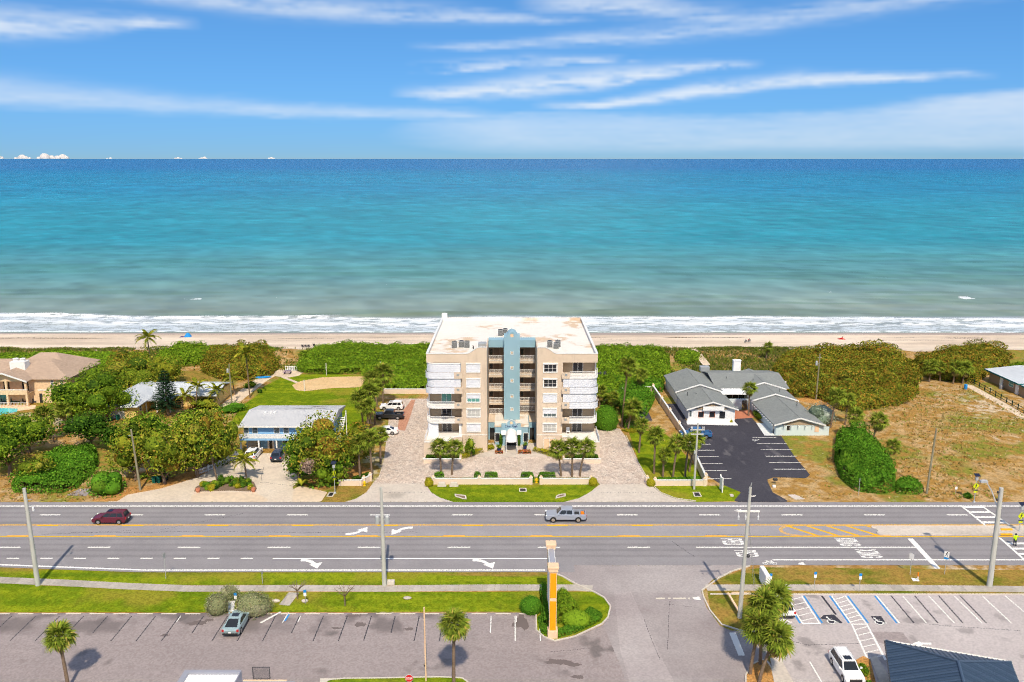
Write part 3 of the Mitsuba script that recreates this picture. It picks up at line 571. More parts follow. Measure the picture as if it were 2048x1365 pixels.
for xt, xb, d in ((1566, 1601, -.05), (1607, 1644, .03), (1660, 1699, -.06), (1694, 1736, .04)): bay(xt, xb, 'blue_paint', .2, d)
bay(1643, 1672, 'black_paint', .26, 0, 1192, 1230)
def rungs(a0, b0, a1, b1, ya, yb, n):
    for i in range(n):
        t = (i + .5) / n; y = ya + (yb - ya) * t
        l = at(a0 + (b0 - a0) * t, y + 3)[:2]; r = at(a1 + (b1 - a1) * (t - .06), y - 4)[:2]
        mark(P2, 'hatch_bar', LineString([l, r]).buffer(.06, cap_style=2), 'white_paint', .021)
rungs(1570, 1605, 1602, 1638, 1194, 1245, 5); rungs(1664, 1702, 1689, 1732, 1194, 1246, 7)
mark(P2, 'bay_line', px((1603, 1246.5), (1641, 1246.5), (1642, 1249), (1604, 1249)), z=.022); mark(P2, 'bay_line', px((1702, 1248), (1735, 1248), (1736, 1250), (1703, 1250)), z=.022)
mark(P2, 'bay_line', px((1702, 1249), (1705, 1249), (1738, 1321), (1734, 1321)), z=.021); mark(P2, 'bay_line', px((1732, 1249), (1735, 1249), (1774, 1321), (1769, 1321)), z=.021)
rungs(1705, 1736, 1735, 1771, 1252, 1321, 6)
def wheelchair(x, y, s=.8):
    g = [Point(-.25, 1.35).buffer(.17), LineString([(-.2, 1.15), (-.12, .55), (.35, .55), (.6, .05), (.8, .12)]).buffer(.085), LineString([(-.15, .88), (.25, .88)]).buffer(.06), LineString([(-.05 + .5 * math.cos(t) - .02, .28 + .5 * math.sin(t)) for t in np.linspace(2.2, 6.1, 20)]).buffer(.07)]
    return affinity.translate(affinity.scale(unary_union(g), s, s, origin=(0, 0)), x, y)
mark(P2, 'covered_patch', px((1647, 1231), (1668, 1230), (1686, 1247), (1658, 1247), (1656, 1240), (1640, 1238)), 'black_paint', .022); mark(P2, 'wheelchair_symbol', wheelchair(at(1665, 1246)[0], at(1665, 1246)[1], .85), 'white_paint', .026)
mark(P2, 'covered_patch', px((1741, 1233), (1762, 1233), (1773, 1249), (1754, 1249)), 'black_paint', .022); mark(P2, 'wheelchair_symbol', wheelchair(at(1761, 1248)[0], at(1761, 1248)[1], .85), 'white_paint', .026)
mark(P2, 'wheelchair_symbol', wheelchair(at(1572, 1246)[0], at(1572, 1246)[1], .85), 'white_paint', .026)
mark(P2, 'bay_line', LineString([at(1620, 1325)[:2], at(1644, 1366)[:2]]).buffer(.07), z=.021)
mark(P2, 'lane_arrow', px((1824, 1288), (1838, 1283), (1842, 1286), (1863, 1286), (1863, 1290), (1845, 1290), (1842, 1292)), z=.022)
# plaza lot bays
P3 = 'parking_lot_002'
for y, xa, xb in ((876, 1505, 1553), (888, 1514, 1573), (900, 1522, 1585), (913, 1530, 1594), (925.5, 1538, 1603), (939, 1547, 1611)): mark(P3, 'bay_line', sbox(at(xa, y)[0], at(xa, y)[1] - .10, at(xb, y)[0], at(xa, y)[1] + .10), z=.024)
for y, xa, xb in ((889, 1395, 1421), (901, 1395, 1429), (914, 1393, 1437), (928, 1393, 1445), (942, 1400, 1454), (958, 1412, 1463)): mark(P3, 'bay_line', sbox(at(xa, y)[0], at(xa, y)[1] - .10, at(xb, y)[0], at(xa, y)[1] + .10), z=.024)
mark(P3, 'wheelchair_symbol', affinity.rotate(wheelchair(at(1513, 883)[0], at(1513, 883)[1], .75), -90), 'white_paint', .024)
for a, b in (((758, 884), (783, 882)), ((770, 870), (786, 873)), ((786, 873), (790, 864))): mark('paved_court', 'bay_line', LineString([at(*a)[:2], at(*b)[:2]]).buffer(.07), z=.022)

# cracks sealed with tar, oil stains, patches
rng = np.random.default_rng(31)
def crack(parent, a, b, w=.035, bs='black_paint', z=.026, wob=.12, name='tar_seal'):
    a, b = np.array(a), np.array(b); n = max(4, int(np.linalg.norm(b - a) / 1.2)); t = np.linspace(0, 1, n)[:, None]; p = a + (b - a) * t; d = (b - a) / np.linalg.norm(b - a); p += np.array([-d[1], d[0]]) * np.cumsum(rng.normal(0, wob * .3, (n, 1)), 0)
    return mark(parent, name, LineString(p).buffer(w), bs, z)
crack(R, (-62, 111.4), (-13, 111.6), .03); crack(R, (-66, 110.9), (-54, 112.2), .03); crack(R, (27, 110.8), (36, 110.6), .03); crack(R, (-50, 112.3), (-40, 118), .02); crack(R, (22, 108.5), (24, 104), .03)
for a, b_ in (((1180, 1296), (1100, 1305)), ((1320, 1320), (1290, 1240)), ((1340, 1200), (1335, 1300)), ((1390, 1215), (1330, 1210))): crack('side_road', at(*a)[:2], at(*b_)[:2], .02, z=.025)
for a, b_ in (((1610, 1291), (1720, 1288)), ((1860, 1250), (2040, 1262)), ((1560, 1275), (1620, 1292))): crack(P2, at(*a)[:2], at(*b_)[:2], .03, z=.020)
crack('driveway_002', at(520, 965)[:2], at(582, 972)[:2], .03, z=.019); crack('driveway_002', at(527, 935)[:2], at(522, 962)[:2], .03, z=.019)
crack('driveway', at(760, 985)[:2], at(850, 985)[:2], .02, z=.024, wob=.02); crack('driveway_001', at(1200, 986)[:2], at(1310, 986)[:2], .02, z=.024, wob=.02)
for x, y, rx, ry in ((395, 1247, 1.0, .5), (418, 1241, .5, .3), (330, 1271, .5, .25), (672, 1257, .5, .25), (720, 1250, .6, .5), (817, 1259, .5, .3), (705, 1232, .9, .3), (1118, 1324, 1.6, .5), (1145, 1330, .9, .4), (1155, 1354, .8, .3), (1042, 1245, .9, 1.6)):
    c = at(x, y); t = np.linspace(0, 6.28, 22)[:-1]; k_ = 1 + rng.uniform(-.35, .35, 21); part(P1, 'oil_stain', sheet(soft(Polygon(np.column_stack([c[0] + np.cos(t) * rx * k_, c[1] + np.sin(t) * ry * k_])), .08), .0175), 'stain_mat')

# ---------------------------------------------------------------- the condominium
C = thing('condominium_building', 'six storey cream condominium with a tall pale blue centre column and flat white roof', 'apartment building')
XL_, XR_, YF, YB, ZR = -14.9, 14.9, 145.0, 180.0, 17.55
part(C, 'wall', box(XL_, XR_, 158.5, YB, 0, ZR - .05), 'stucco_mat')
for s in (-1, 1):
    xo, xi = s * 14.9, s * 4.42
    part(C, 'wall', box(xo, xi, 147.2, 158.5, 0, ZR - .05), 'stucco_mat'); part(C, 'wall', box(s * 8.95, xi, YF, 147.2, 0, ZR - .05), 'stucco_mat')
    part(C, 'wall', box(s * 15.05, s * 8.95, YF, 147.2, 16.55, ZR - .05), 'stucco_mat')
    part(C, 'terrace_base', box(s * 15.3, s * 8.8, 141.0, 147.2, 0, 3.2), 'stucco_mat')
    part(C, 'roof_deck', box(xo, xi, YF + .28, 156.0, ZR - .04, ZR), 'deck_mat')
    # front parapet with its swept-up shoulder
    xs_ = np.linspace(15.05, 4.42, 60); top = np.where(xs_ > 8.0, 18.12, 18.12 + 1.15 * (lambda t: t * t * (3 - 2 * t))(np.clip((8.0 - xs_) / 2.4, 0, 1)))
    pr = Polygon([(s * 15.05, 16.9), (s * 4.42, 16.9)] + [(s * a, b) for a, b in zip(xs_[::-1], top[::-1])])
    m = trimesh.creation.extrude_polygon(pr.buffer(0), .26, engine='earcut'); m.apply_transform(np.array([[1, 0, 0, 0], [0, 0, 1, YF - .02], [0, 1, 0, 0], [0, 0, 0, 1.0]])); m.fix_normals()
    pp = part(C, 'parapet', m, 'stucco_mat')
    cap = ribbon([[[s * a, YF - .10, b + .001], [s * a, YF - .10, b + .07], [s * a, YF + .30, b + .07], [s * a, YF + .30, b + .001]] for a, b in zip(xs_, top)])
    part(pp, 'coping', cap, 'cap_mat')
    pq = part(C, 'parapet', box(s * 14.79, s * 15.05, YF + .24, YB, 16.9, 18.1), 'deck_mat'); part(pq, 'coping', box(s * 14.70, s * 15.12, YF + .3, YB + .08, 18.1, 18.17), 'cap_mat')
    part(C, 'parapet', box(s * 4.42, s * 4.62, YF + .24, 156.0, 16.9, 18.6), 'stucco_mat')
part(C, 'roof_deck', box(XL_, XR_, 156.0, YB - .1, ZR - .04, ZR + .001), 'deck_mat')
part(C, 'parapet', box(XL_, XR_, YB - .26, YB, 16.9, 18.1), 'deck_mat'); part(C, 'roof_pillar', cbox(-15.05, -13.9, YB - .9, YB + .02, 17.5, 19.1, .04), 'trim_white')
part(C, 'roof_hatch', cbox(-6.2, -4.75, 151.6, 153.4, 17.55, 18.5, .03), 'metal_grey')
FL = [3.2, 5.9, 8.62, 11.35, 14.08]                          # floor levels
TOPS = [5.55, 8.30, 11.02, 13.76, 16.5]                      # heads of the openings
def balcony_path(s, grow=0.0, n=9):
    """Plan of a balcony front: from the inner pier along the front and round the outer corner to the side."""
    xi, xo, yf, yb, r = s * 8.95, s * (15.2 + grow), 144.35 - grow, 147.2, 1.5
    arc = [(xo - s * r + s * r * math.sin(t), yf + r - r * math.cos(t)) for t in np.linspace(0, math.pi / 2, n)]
    return [(xi, yf)] + arc + [(xo, yb)]
def wall_along(path, z0, z1): return ribbon([[[a, b, z0], [a, b, z1]] for a, b in path])
def ribbed(path, z0, z1, step=.11, d=.018):
    n = max(2, int((z1 - z0) / step)); rows = []
    P = np.array(path); nn = np.gradient(P, axis=0); nn = np.stack([nn[:, 1], -nn[:, 0]], 1); nn /= np.linalg.norm(nn, axis=1, keepdims=True)
    if nn[0][1] > 0: nn = -nn
    for i in range(n + 1):
        for o in (d, 0.0): rows.append(np.column_stack([P + nn * o, np.full(len(P), z0 + (z1 - z0) * min(1, (i + (0 if o else .35)) / n))]))
    return ribbon(rows)
def window(parent, x0, x1, z0, z1, y, state, panes=3, glass='pane_glass'):
    """state: 0 open, 1 shutter closed, 0.5 shutter half down."""
    f = .09
    fr = [box(x0, x0 + f, y - .06, y, z0, z1), box(x1 - f, x1, y - .06, y, z0, z1), box(x0 + f, x1 - f, y - .06, y, z0, z0 + f), box(x0 + f, x1 - f, y - .06, y, z1 - f, z1)]
    w = part(parent, 'window', join(fr), 'trim_white'); part(w, 'sill', cbox(x0 - .08, x1 + .08, y - .14, y, z0 - .09, z0 - .002, .015), 'trim_white')
    step = (x1 - x0 - 2 * f) / panes
    for i in range(panes):
        a = x0 + f + i * step; part(w, 'pane', box(a + .03, a + step - .03, y - .025, y + .01, z0 + f, z1 - f), glass)
        if i: part(w, 'mullion', box(a - .03, a + .03, y - .05, y, z0 + f, z1 - f), 'trim_white')
    zm = (z0 + z1) / 2; part(w, 'transom', box(x0 + f, x1 - f, y - .045, y, zm - .025, zm + .025), 'trim_white')
    part(w, 'shutter_box', cbox(x0 - .12, x1 + .12, y - .24, y - .003, z1, z1 + .26, .03), 'trim_white')
    for xx in (x0 - .10, x1): part(w, 'shutter_rail', box(xx, xx + .10, y - .10, y - .002, z0 - .09, z1), 'trim_white')
    if state:
        zb = z0 + (z1 - z0) * (1 - state) + .06; part(w, 'shutter', ribbed([(x0 + .01, y - .08), (x1 - .01, y - .08)], zb, z1 + .02, .13, .02), 'shutter_mat')
WST = {-1: [.93, 0, .55, 1, 1], 1: [0, .62, 1, 0, 0]}
WGL = {-1: ['curtain_glass', 'curtain_glass', 'teal_glass', 'pane_glass', 'pane_glass'], 1: ['curtain_glass', 'pane_glass', 'pane_glass', 'dark_glass', 'dark_glass']}
for s in (-1, 1):
    a, b = (-8.0, -5.65) if s < 0 else (5.55, 7.9)
    for k in range(5): window(C, a, b, TOPS[k] - 1.68, TOPS[k] - .26, YF, WST[s][k], 3, WGL[s][k])
SHUT = {-1: (3, 4), 1: (2, 3)}
for s in (-1, 1):
    for k in range(1, 5):
        z = FL[k]; P = balcony_path(s)
        bl = part(C, 'balcony', slab(P + [(s * 8.95, 147.2)], z - .30, z), 'trim_white')
        part(bl, 'vent_wall', cbox(s * 8.75, s * 10.15, 144.30, 144.55, z - .30, z + .80, .02), 'stucco_mat')
        part(bl, 'vent', cbox(s * 9.25, s * 9.68, 144.25, 144.30, z + .22, z + .62, .01), 'metal_grey')
        if k in SHUT[s]:
            G = balcony_path(s, .05); G[0] = (s * 10.15, G[0][1])
            part(bl, 'lower_shutter', ribbed(G, z - .28, z + .86, .12, .02), 'shutter_mat')
            G2 = balcony_path(s, -.18); G2[0] = (s * 9.0, G2[0][1])
            part(bl, 'storm_shutter', ribbed(G2, z + .86, TOPS[k] + .05, .12, .03), 'shutter_mat', label='white storm shutter rolled right down')
            part(bl, 'shutter_box', slab(G2 + [(s * 9.0, G2[0][1] + .25)], TOPS[k] - .12, TOPS[k] + .08) if False else tube([[a, b, TOPS[k] - .02] for a, b in G2], .12, 6), 'trim_white')
        else:
            G = balcony_path(s, -.06); G[0] = (s * 10.15, G[0][1])
            ln = LineString(G); n = int(ln.length / .17); bars = [tube([[a, b, z + .95] for a, b in G], .05, 6), tube([[a, b, z + .13] for a, b in G], .035, 6)]
            for i in range(n + 1):
                q = ln.interpolate(i / n, normalized=True); bars.append(box(q.x - .02, q.x + .02, q.y - .02, q.y + .02, z, z + .93))
            part(bl, 'railing', join(bars), 'pure_white')
        part(bl, 'post', box(s * 14.75, s * 14.95, 146.6, 146.95, z, TOPS[k] + .05), 'trim_white')
        if k not in SHUT[s]:
            dx0, dx1 = (-12.6, -10.9) if s < 0 else (10.9, 12.6)
            d = part(bl, 'sliding_door', join([box(dx0 - .07, dx0, 147.13, 147.2, z, z + 2.2), box(dx1, dx1 + .07, 147.13, 147.2, z, z + 2.2), box(dx0, dx1, 147.13, 147.2, z + 2.13, z + 2.2), box((dx0 + dx1) / 2 - .035, (dx0 + dx1) / 2 + .035, 147.11, 147.2, z, z + 2.13)]), 'trim_white')
    part(C, 'shutter_panel', box(s * 8.98, s * 9.45, 144.9, 147.2, 3.2, 5.5), 'trim_white') if s < 0 else None
    z = 3.2; dx0, dx1 = (-12.6, -10.9) if s < 0 else (10.9, 12.6)
    part(C, 'sliding_door', join([box(dx0 - .07, dx0, 147.13, 147.2, z, z + 2.2), box(dx1, dx1 + .07, 147.13, 147.2, z, z + 2.2), box(dx0, dx1, 147.13, 147.2, z + 2.13, z + 2.2), box((dx0 + dx1) / 2 - .035, (dx0 + dx1) / 2 + .035, 147.11, 147.2, z, z + 2.13)]), 'trim_white')
    for k in range(5):
        if k in SHUT[s]: continue
        z = FL[k]
        for i in (0, 1): part(C, 'door_pane', box(dx0 + i * (dx1 - dx0) / 2 + .04, dx0 + (i + 1) * (dx1 - dx0) / 2 - .04, 147.16, 147.19, z + .02, z + 2.12), 'teal_glass' if (s < 0 and k == 2) else 'dark_glass')
        part(C, 'balcony_wall', box(s * 8.98, s * 14.9, 147.19, 147.21, z, TOPS[k] + .06), 'interior_tan')
    # terrace on top of the base: deck, swept wall, side rails
    part(C, 'terrace_deck', box(s * 15.1, s * 8.95, 141.2, 147.15, 3.19, 3.215), 'deck_mat')
    xs_ = np.linspace(15.3, 8.8, 40); top = 3.25 + .95 * (lambda t: t * t * (3 - 2 * t))(np.clip((11.8 - xs_) / 2.2, 0, 1))
    pr = Polygon([(s * 15.3, 3.0), (s * 8.8, 3.0)] + [(s * a, b) for a, b in zip(xs_[::-1], top[::-1])]).buffer(0)
    m = trimesh.creation.extrude_polygon(pr, .24, engine='earcut'); m.apply_transform(np.array([[1, 0, 0, 0], [0, 0, 1, 140.97], [0, 1, 0, 0], [0, 0, 0, 1.0]])); m.fix_normals()
    tw = part(C, 'terrace_wall', m, 'stucco_mat'); part(tw, 'coping', ribbon([[[s * a, 140.92, b + .001], [s * a, 140.92, b + .06], [s * a, 141.26, b + .06], [s * a, 141.26, b + .001]] for a, b in zip(xs_, top)]), 'cap_mat')
    bars = [box(s * 15.16, s * 15.22, 141.2, 147.2, 4.1, 4.16), box(s * 15.16, s * 15.22, 141.2, 147.2, 3.3, 3.35)] + [box(s * 15.17, s * 15.21, y, y + .04, 3.2, 4.12) for y in np.arange(141.2, 147.2, .18)]
    part(C, 'terrace_railing', join(bars), 'pure_white')
    part(C, 'trim_band', box(s * 8.98, s * 4.40, YF - .05, YF - .001, 3.22, 3.34), 'trim_white')
part(C, 'storm_shutter', ribbed([(-14.9, 144.8), (-13.1, 144.8)], 3.22, 5.5, .12, .02), 'shutter_mat', label='white storm shutter closing half of the ground terrace')
part(C, 'louvre_doors', join([box(5.75 + i * 1.0, 6.65 + i * 1.0, YF - .05, YF - .001, .3, 2.5) for i in (0, 1)]), 'peach'); part(C, 'louvre_frame', join([box(5.65, 5.75, YF - .07, YF - .001, .3, 2.6), box(6.65, 6.75, YF - .07, YF - .001, .3, 2.6), box(7.65, 7.75, YF - .07, YF - .001, .3, 2.6), box(5.65, 7.75, YF - .07, YF - .001, 2.6, 2.7)]), 'trim_white')
# walkways, blue column and beam of the recessed centre
part(C, 'recess_wall', box(-4.42, 4.42, 158.30, 158.49, 0, 17.5), 'dark_recess')
for k in range(6):
    z = FL[k] if k < 5 else 16.8
    if k == 5: break
    for a, b in ((-4.40, -1.5), (1.45, 4.40)):
        w = part(C, 'walkway', box(a, b, 156.4, 158.3, z - .42, z), 'stucco_mat')
        if k == 0: z = z + .5
        part(w, 'railing', join([box(a, b, 156.36, 156.46, z + 1.0, z + 1.07), box(a, b, 156.38, 156.44, z + .08, z + .13)] + [box(x, x + .035, 156.39, 156.43, z, z + 1.0) for x in np.arange(a + .05, b, .155)]), 'pure_white')
        c = (a + b) / 2; part(w, 'apartment_door', box(c - .5, c + .5, 158.24, 158.3, z, z + 2.05), 'door_brown')
        part(w, 'hall_window', box(c - 1.25, c - .75, 158.25, 158.3, z + .8, z + 1.9), 'dark_glass')
for a, b in ((-4.41, -1.5), (1.45, 4.41)): part(C, 'beam', box(a, b, 155.95, 158.4, 16.85, 18.25), 'bluewall_mat')
part(C, 'recess_roof', box(-4.4, 4.4, 156.2, 158.5, 17.0, 17.54), 'deck_mat')
def extrude_xz(poly, y0, y1):
    g = poly.buffer(0); m = join([trimesh.creation.extrude_polygon(q, y1 - y0, engine='earcut') for q in getattr(g, 'geoms', [g])]); m.apply_transform(np.array([[1, 0, 0, 0], [0, 0, 1, y0], [0, 1, 0, 0], [0, 0, 0, 1.0]])); m.fix_normals(); return m
cp = unary_union([sbox(-1.5, 3.6, 1.45, 19.5), Point(-.02, 19.5).buffer(.88, 24), sbox(-1.05, 19.4, 1.0, 19.75)]).difference(Point(-.02, 19.75).buffer(.36, 20))
part(C, 'column', extrude_xz(cp, 152.9, 156.2), 'bluewall_mat'); part(C, 'column_ornament', extrude_xz(Point(-.02, 19.75).buffer(.36, 20), 153.0, 153.1), 'peach')
for k, z in enumerate((5.2 + .45, 8.15, 11.2, 13.65, 16.5)):
    o = part(C, 'column_ornament', join([box(-.35, .32, 152.84, 152.9, z - .33, z - .25), box(-.35, .32, 152.84, 152.9, z + .25, z + .33), box(-.35, -.27, 152.84, 152.9, z - .25, z + .25), box(.24, .32, 152.84, 152.9, z - .25, z + .25)]), 'trim_white'); part(o, 'rosette', cyl(-.015, 0, 0, .05, .18, 14).apply_transform(np.array([[1, 0, 0, 0], [0, 0, -1, 152.9], [0, 1, 0, z], [0, 0, 0, 1.0]])), 'cream_wall')
part(C, 'lobby_wall', join([box(-3.1, 2.95, 149.0, 156.35, 0, 3.45)]), 'bluewall_mat'); part(C, 'lobby_roof', box(-3.2, 3.05, 148.9, 156.35, 3.45, 3.62), 'deck_mat'); 
for s in (-1, 1):
    part(C, 'lobby_side_wall', box(s * 4.41, s * 3.1, 152.0, 156.3, 0, 3.5), 'bluewall_mat'); part(C, 'side_door', box(s * 4.15, s * 3.35, 151.94, 152.0, .05, 2.35), 'dark_glass'); part(C, 'lobby_roof', box(s * 4.41, s * 3.2, 151.9, 156.3, 3.45, 3.6), 'stucco_mat')
    w = part(C, 'lobby_window', join([box(s * 2.62 - .55, s * 2.62 - .47, 148.93, 149.0, .55, 2.35), box(s * 2.62 + .30, s * 2.62 + .38, 148.93, 149.0, .55, 2.35), box(s * 2.62 - .47, s * 2.62 + .30, 148.93, 149.0, .55, .63), box(s * 2.62 - .47, s * 2.62 + .30, 148.93, 149.0, 2.27, 2.35)]), 'trim_white'); part(w, 'pane', box(s * 2.62 - .47, s * 2.62 + .30, 148.96, 148.99, .63, 2.27), 'dark_glass')
fa = part(C, 'entrance_front', extrude_xz(unary_union([sbox(-1.95, 0, 1.6, 4.08), Point(-.12, 4.08).buffer(.85, 24)]), 148.5, 149.3), 'bluewall_mat'); part(fa, 'ornament', extrude_xz(Point(-.12, 4.40).buffer(.26, 18), 148.45, 148.5), 'peach')
arch = [[-.12 + .88 * math.cos(t), 148.47, 4.08 + .88 * math.sin(t)] for t in np.linspace(0, math.pi, 20)]; part(fa, 'arch_trim', tube(arch, .07, 6), 'cap_mat')
# the name in brush script: One Reef
def arc_(cx, cy, rx, ry, a0, a1, n=14): return [(cx + rx * math.cos(t), cy + ry * math.sin(t)) for t in np.linspace(math.radians(a0), math.radians(a1), n)]
def e_(x): return [(x, .16), (x + .17, .20)] + arc_(x + .10, .17, .10, .13, 10, 320)
G_ = [arc_(.26, .30, .24, .27, 80, 430), [(.60, .02), (.64, .30), (.62, .16)] + arc_(.72, .20, .08, .10, 160, 0) + [(.82, .02)], e_(.92),
      [(1.52, .0), (1.60, .60)], [(1.50, .56)] + arc_(1.66, .44, .16, .15, 110, -90) + [(1.64, .28), (1.86, .0)], e_(1.92), e_(2.16), arc_(2.52, .52, .10, .12, 20, 180) + [(2.40, .20), (2.30, -.10)], [(2.36, .28), (2.54, .30)]]
tm = extrude_xz(affinity.translate(affinity.scale(affinity.skew(unary_union([LineString(q).buffer(.036) for q in G_]), 14, 0, origin=(0, 0)), .88, .84, origin=(0, 0)), -1.34, 3.52), 148.465, 148.495); part(fa, 'lettering', tm, 'navy_pot')
d = part(C, 'entrance_door', join([box(-.95, -.86, 148.42, 148.5, 0, 2.3), box(.78, .87, 148.42, 148.5, 0, 2.3), box(-.08, .0, 148.42, 148.5, 0, 2.3), box(-.86, .78, 148.42, 148.5, 2.2, 2.3)]), 'dark_metal'); part(d, 'pane', box(-.86, -.08, 148.44, 148.49, .1, 2.2), 'dark_glass'); part(d, 'pane', box(0, .78, 148.44, 148.49, .1, 2.2), 'dark_glass')
# canopy
aw = part(C, 'awning', ribbon([[[-.12 + 1.02 * f * math.cos(t), y, 2.30 + 1.02 * math.sin(t) * g] for t in np.linspace(0, math.pi, 18)] for y, f, g in ((148.5, 1, 1), (145.3, 1, 1), (144.9, .95, .93), (144.6, .80, .74), (144.4, .55, .45), (144.3, .2, .02))]), 'canvas_white', 60)
part(aw, 'valance', ribbon([[[x, y, 2.31], [x, y, 2.06]] for x, y in ((-1.14, 148.5), (-1.14, 145.3), (-1.09, 144.9), (-.94, 144.6), (-.68, 144.4), (-.32, 144.3), (.08, 144.3), (.44, 144.4), (.70, 144.6), (.85, 144.9), (.90, 145.3), (.90, 148.5))]), 'canvas_white')
for a, b in ((-2.0, -1.14), (.90, 1.68)): part(aw, 'side_awning', ribbon([[[a, 148.48, 2.95], [b, 148.48, 2.95]], [[a, 148.1, 2.55], [b, 148.1, 2.55]], [[a, 148.08, 2.2], [b, 148.08, 2.2]]]), 'canvas_white')
for x in (-1.05, .89):
    for y in (144.55, 145.6): part(aw, 'post', cyl(x, y, 0, 2.3, .06), 'pure_white')
# planter walls at the foot of the terraces and plinth of the forecourt
for s in (-1, 1):
    pw = part(C, 'planter', join([box(s * 15.3, s * 8.9, 139.3, 139.55, 0, .75), box(s * 15.3, s * 15.05, 139.55, 141, 0, .75), box(s * 9.15, s * 8.9, 139.55, 141, 0, .75)]), 'wall_mat'); part(pw, 'coping', box(s * 15.36, s * 8.84, 139.22, 139.62, .75, .84), 'cap_mat'); part(pw, 'soil', box(s * 15.05, s * 9.15, 139.55, 141, 0, .62), 'bark_mat')
struct('entrance_apron', slab([(-6.3, 142.6), (6.2, 142.6), (4.4, 146), (4.4, 150), (-4.4, 150), (-4.4, 146)], 0, .045), 'conc_mat')

def ac_unit(x, y, z, lab, w=.95, h=1.25):
    k = thing('air_conditioner', lab, 'air conditioner', 'rooftop air conditioners'); part(k, 'cabinet', cbox(x - w / 2, x + w / 2, y - w / 2, y + w / 2, z + .12, z + h, .05), 'ac_mat')
    part(k, 'louvres', join([box(x - w / 2 + .06, x + w / 2 - .06, y - w / 2 - .015, y - w / 2, zz, zz + .035) for zz in np.arange(z + .2, z + h - .15, .09)]), 'dark_metal'); part(k, 'fan_guard', cyl(x, y, z + h, z + h + .04, w * .42, 16), 'dark_metal'); part(k, 'skid', join([box(x - w / 2 - .1, x + w / 2 + .1, y - .35, y - .25, z, z + .12), box(x - w / 2 - .1, x + w / 2 + .1, y + .25, y + .35, z, z + .12)]), 'trim_white')
for x, y, l in ((-10.55, 152.0, 'grey rooftop condenser standing alone, farthest left on the roof'), (-9.3, 152.6, 'tall grey condenser, middle of the left trio on the roof'), (-8.25, 152.2, 'grey condenser nearest the hatch in the left roof trio'),
                (-2.25, 163.0, 'grey condenser behind the blue column, left of a pair'), (-1.35, 163.9, 'grey condenser behind the blue column, right of a pair'),
                (6.95, 152.6, 'tall grey condenser, left of the right roof trio'), (8.05, 151.4, 'short grey condenser in front of the right roof trio'), (8.45, 152.9, 'grey condenser at the back of the right roof trio')):
    ac_unit(x, y, ZR, l, .95, 1.3 if 'short' not in l else 1.15)
one('roof_pipe', join([cyl(-7.1, 151.3, ZR, ZR + .7, .06, 8), cyl(-7.0, 151.5, ZR, ZR + .5, .05, 8)]), 'dark_metal', 'pair of dark vent pipes beside the left roof condensers', 'pipe')
one('patio_chair', join([box(9.75, 10.35, 145.6, 146.2, 3.6, 3.68), box(9.75, 10.35, 146.14, 146.2, 3.68, 4.35), box(9.75, 9.82, 145.6, 146.2, 3.2, 3.95), box(10.28, 10.35, 145.6, 146.2, 3.2, 3.95)]), 'pure_white', 'white armchair on the right ground terrace', 'chair')
one('patio_table', join([cyl(-12.0, 146.0, 8.62 - 2.72 + .68, 8.62 - 2.72 + .74, .75, 16), cyl(-12.0, 146.0, 5.9, 6.6, .06, 8)]), 'dark_metal', 'dark round table on the second floor balcony at left', 'table')

# ---------------------------------------------------------------- boundary walls with coping and capped piers
def garden_wall(pts, h, label, piers=(), bsdf='wall_mat'):
    k = thing('garden_wall', label, 'wall'); ln = LineString([p[:2] for p in pts])
    part(k, 'wall_panel', slab(ln.buffer(.11, cap_style=2, join_style=2), 0, h), bsdf); part(k, 'coping', slab(ln.buffer(.17, cap_style=2, join_style=2), h, h + .09), 'cap_mat')
    for t in piers:
        q = ln.interpolate(t, normalized=True); p_ = part(k, 'pier', cbox(q.x - .24, q.x + .24, q.y - .24, q.y + .24, 0, h + .18, .02), bsdf); part(p_, 'finial', trimesh.creation.icosphere(2, .22).apply_translation([q.x, q.y, h + .36]), 'peach'); part(p_, 'cap', cbox(q.x - .3, q.x + .3, q.y - .3, q.y + .3, h + .18, h + .25, .02), 'trim_white')
    return k
yw = at(900, 969)[1]
garden_wall([(at(867, 969)[0], yw), (at(1062, 969)[0], yw)], .95, 'long cream wall with pale coping between lawn strip and forecourt', (0, .47, 1))
garden_wall([(at(1082, 969)[0], yw), (at(1182, 969)[0], yw)], .95, 'cream wall with pale coping right of the yellow hydrant', (0, 1))
garden_wall([at(678, 972), at(722, 972), at(741, 962)], .95, 'low cream wall ending in a taller pier left of the left driveway', (.72, 1))
garden_wall([at(1294, 968), at(1310, 972), at(1409, 972)], .95, 'low cream wall along the palm strip right of the right driveway', (0, .15, 1))
garden_wall([at(1411, 971), at(1368, 878), at(1306, 786)], 1.6, 'long cream boundary wall running back between palm strip and black car park', (0, .3, .5, .66, .82, 1))
garden_wall([at(1303, 787), at(1262, 787)], 1.5, 'short cream wall at the far end of the palm strip', ())
garden_wall([at(765, 788), at(905, 788)], 1.1, 'cream wall with pale coping closing the back of the paved car park', (.84,))

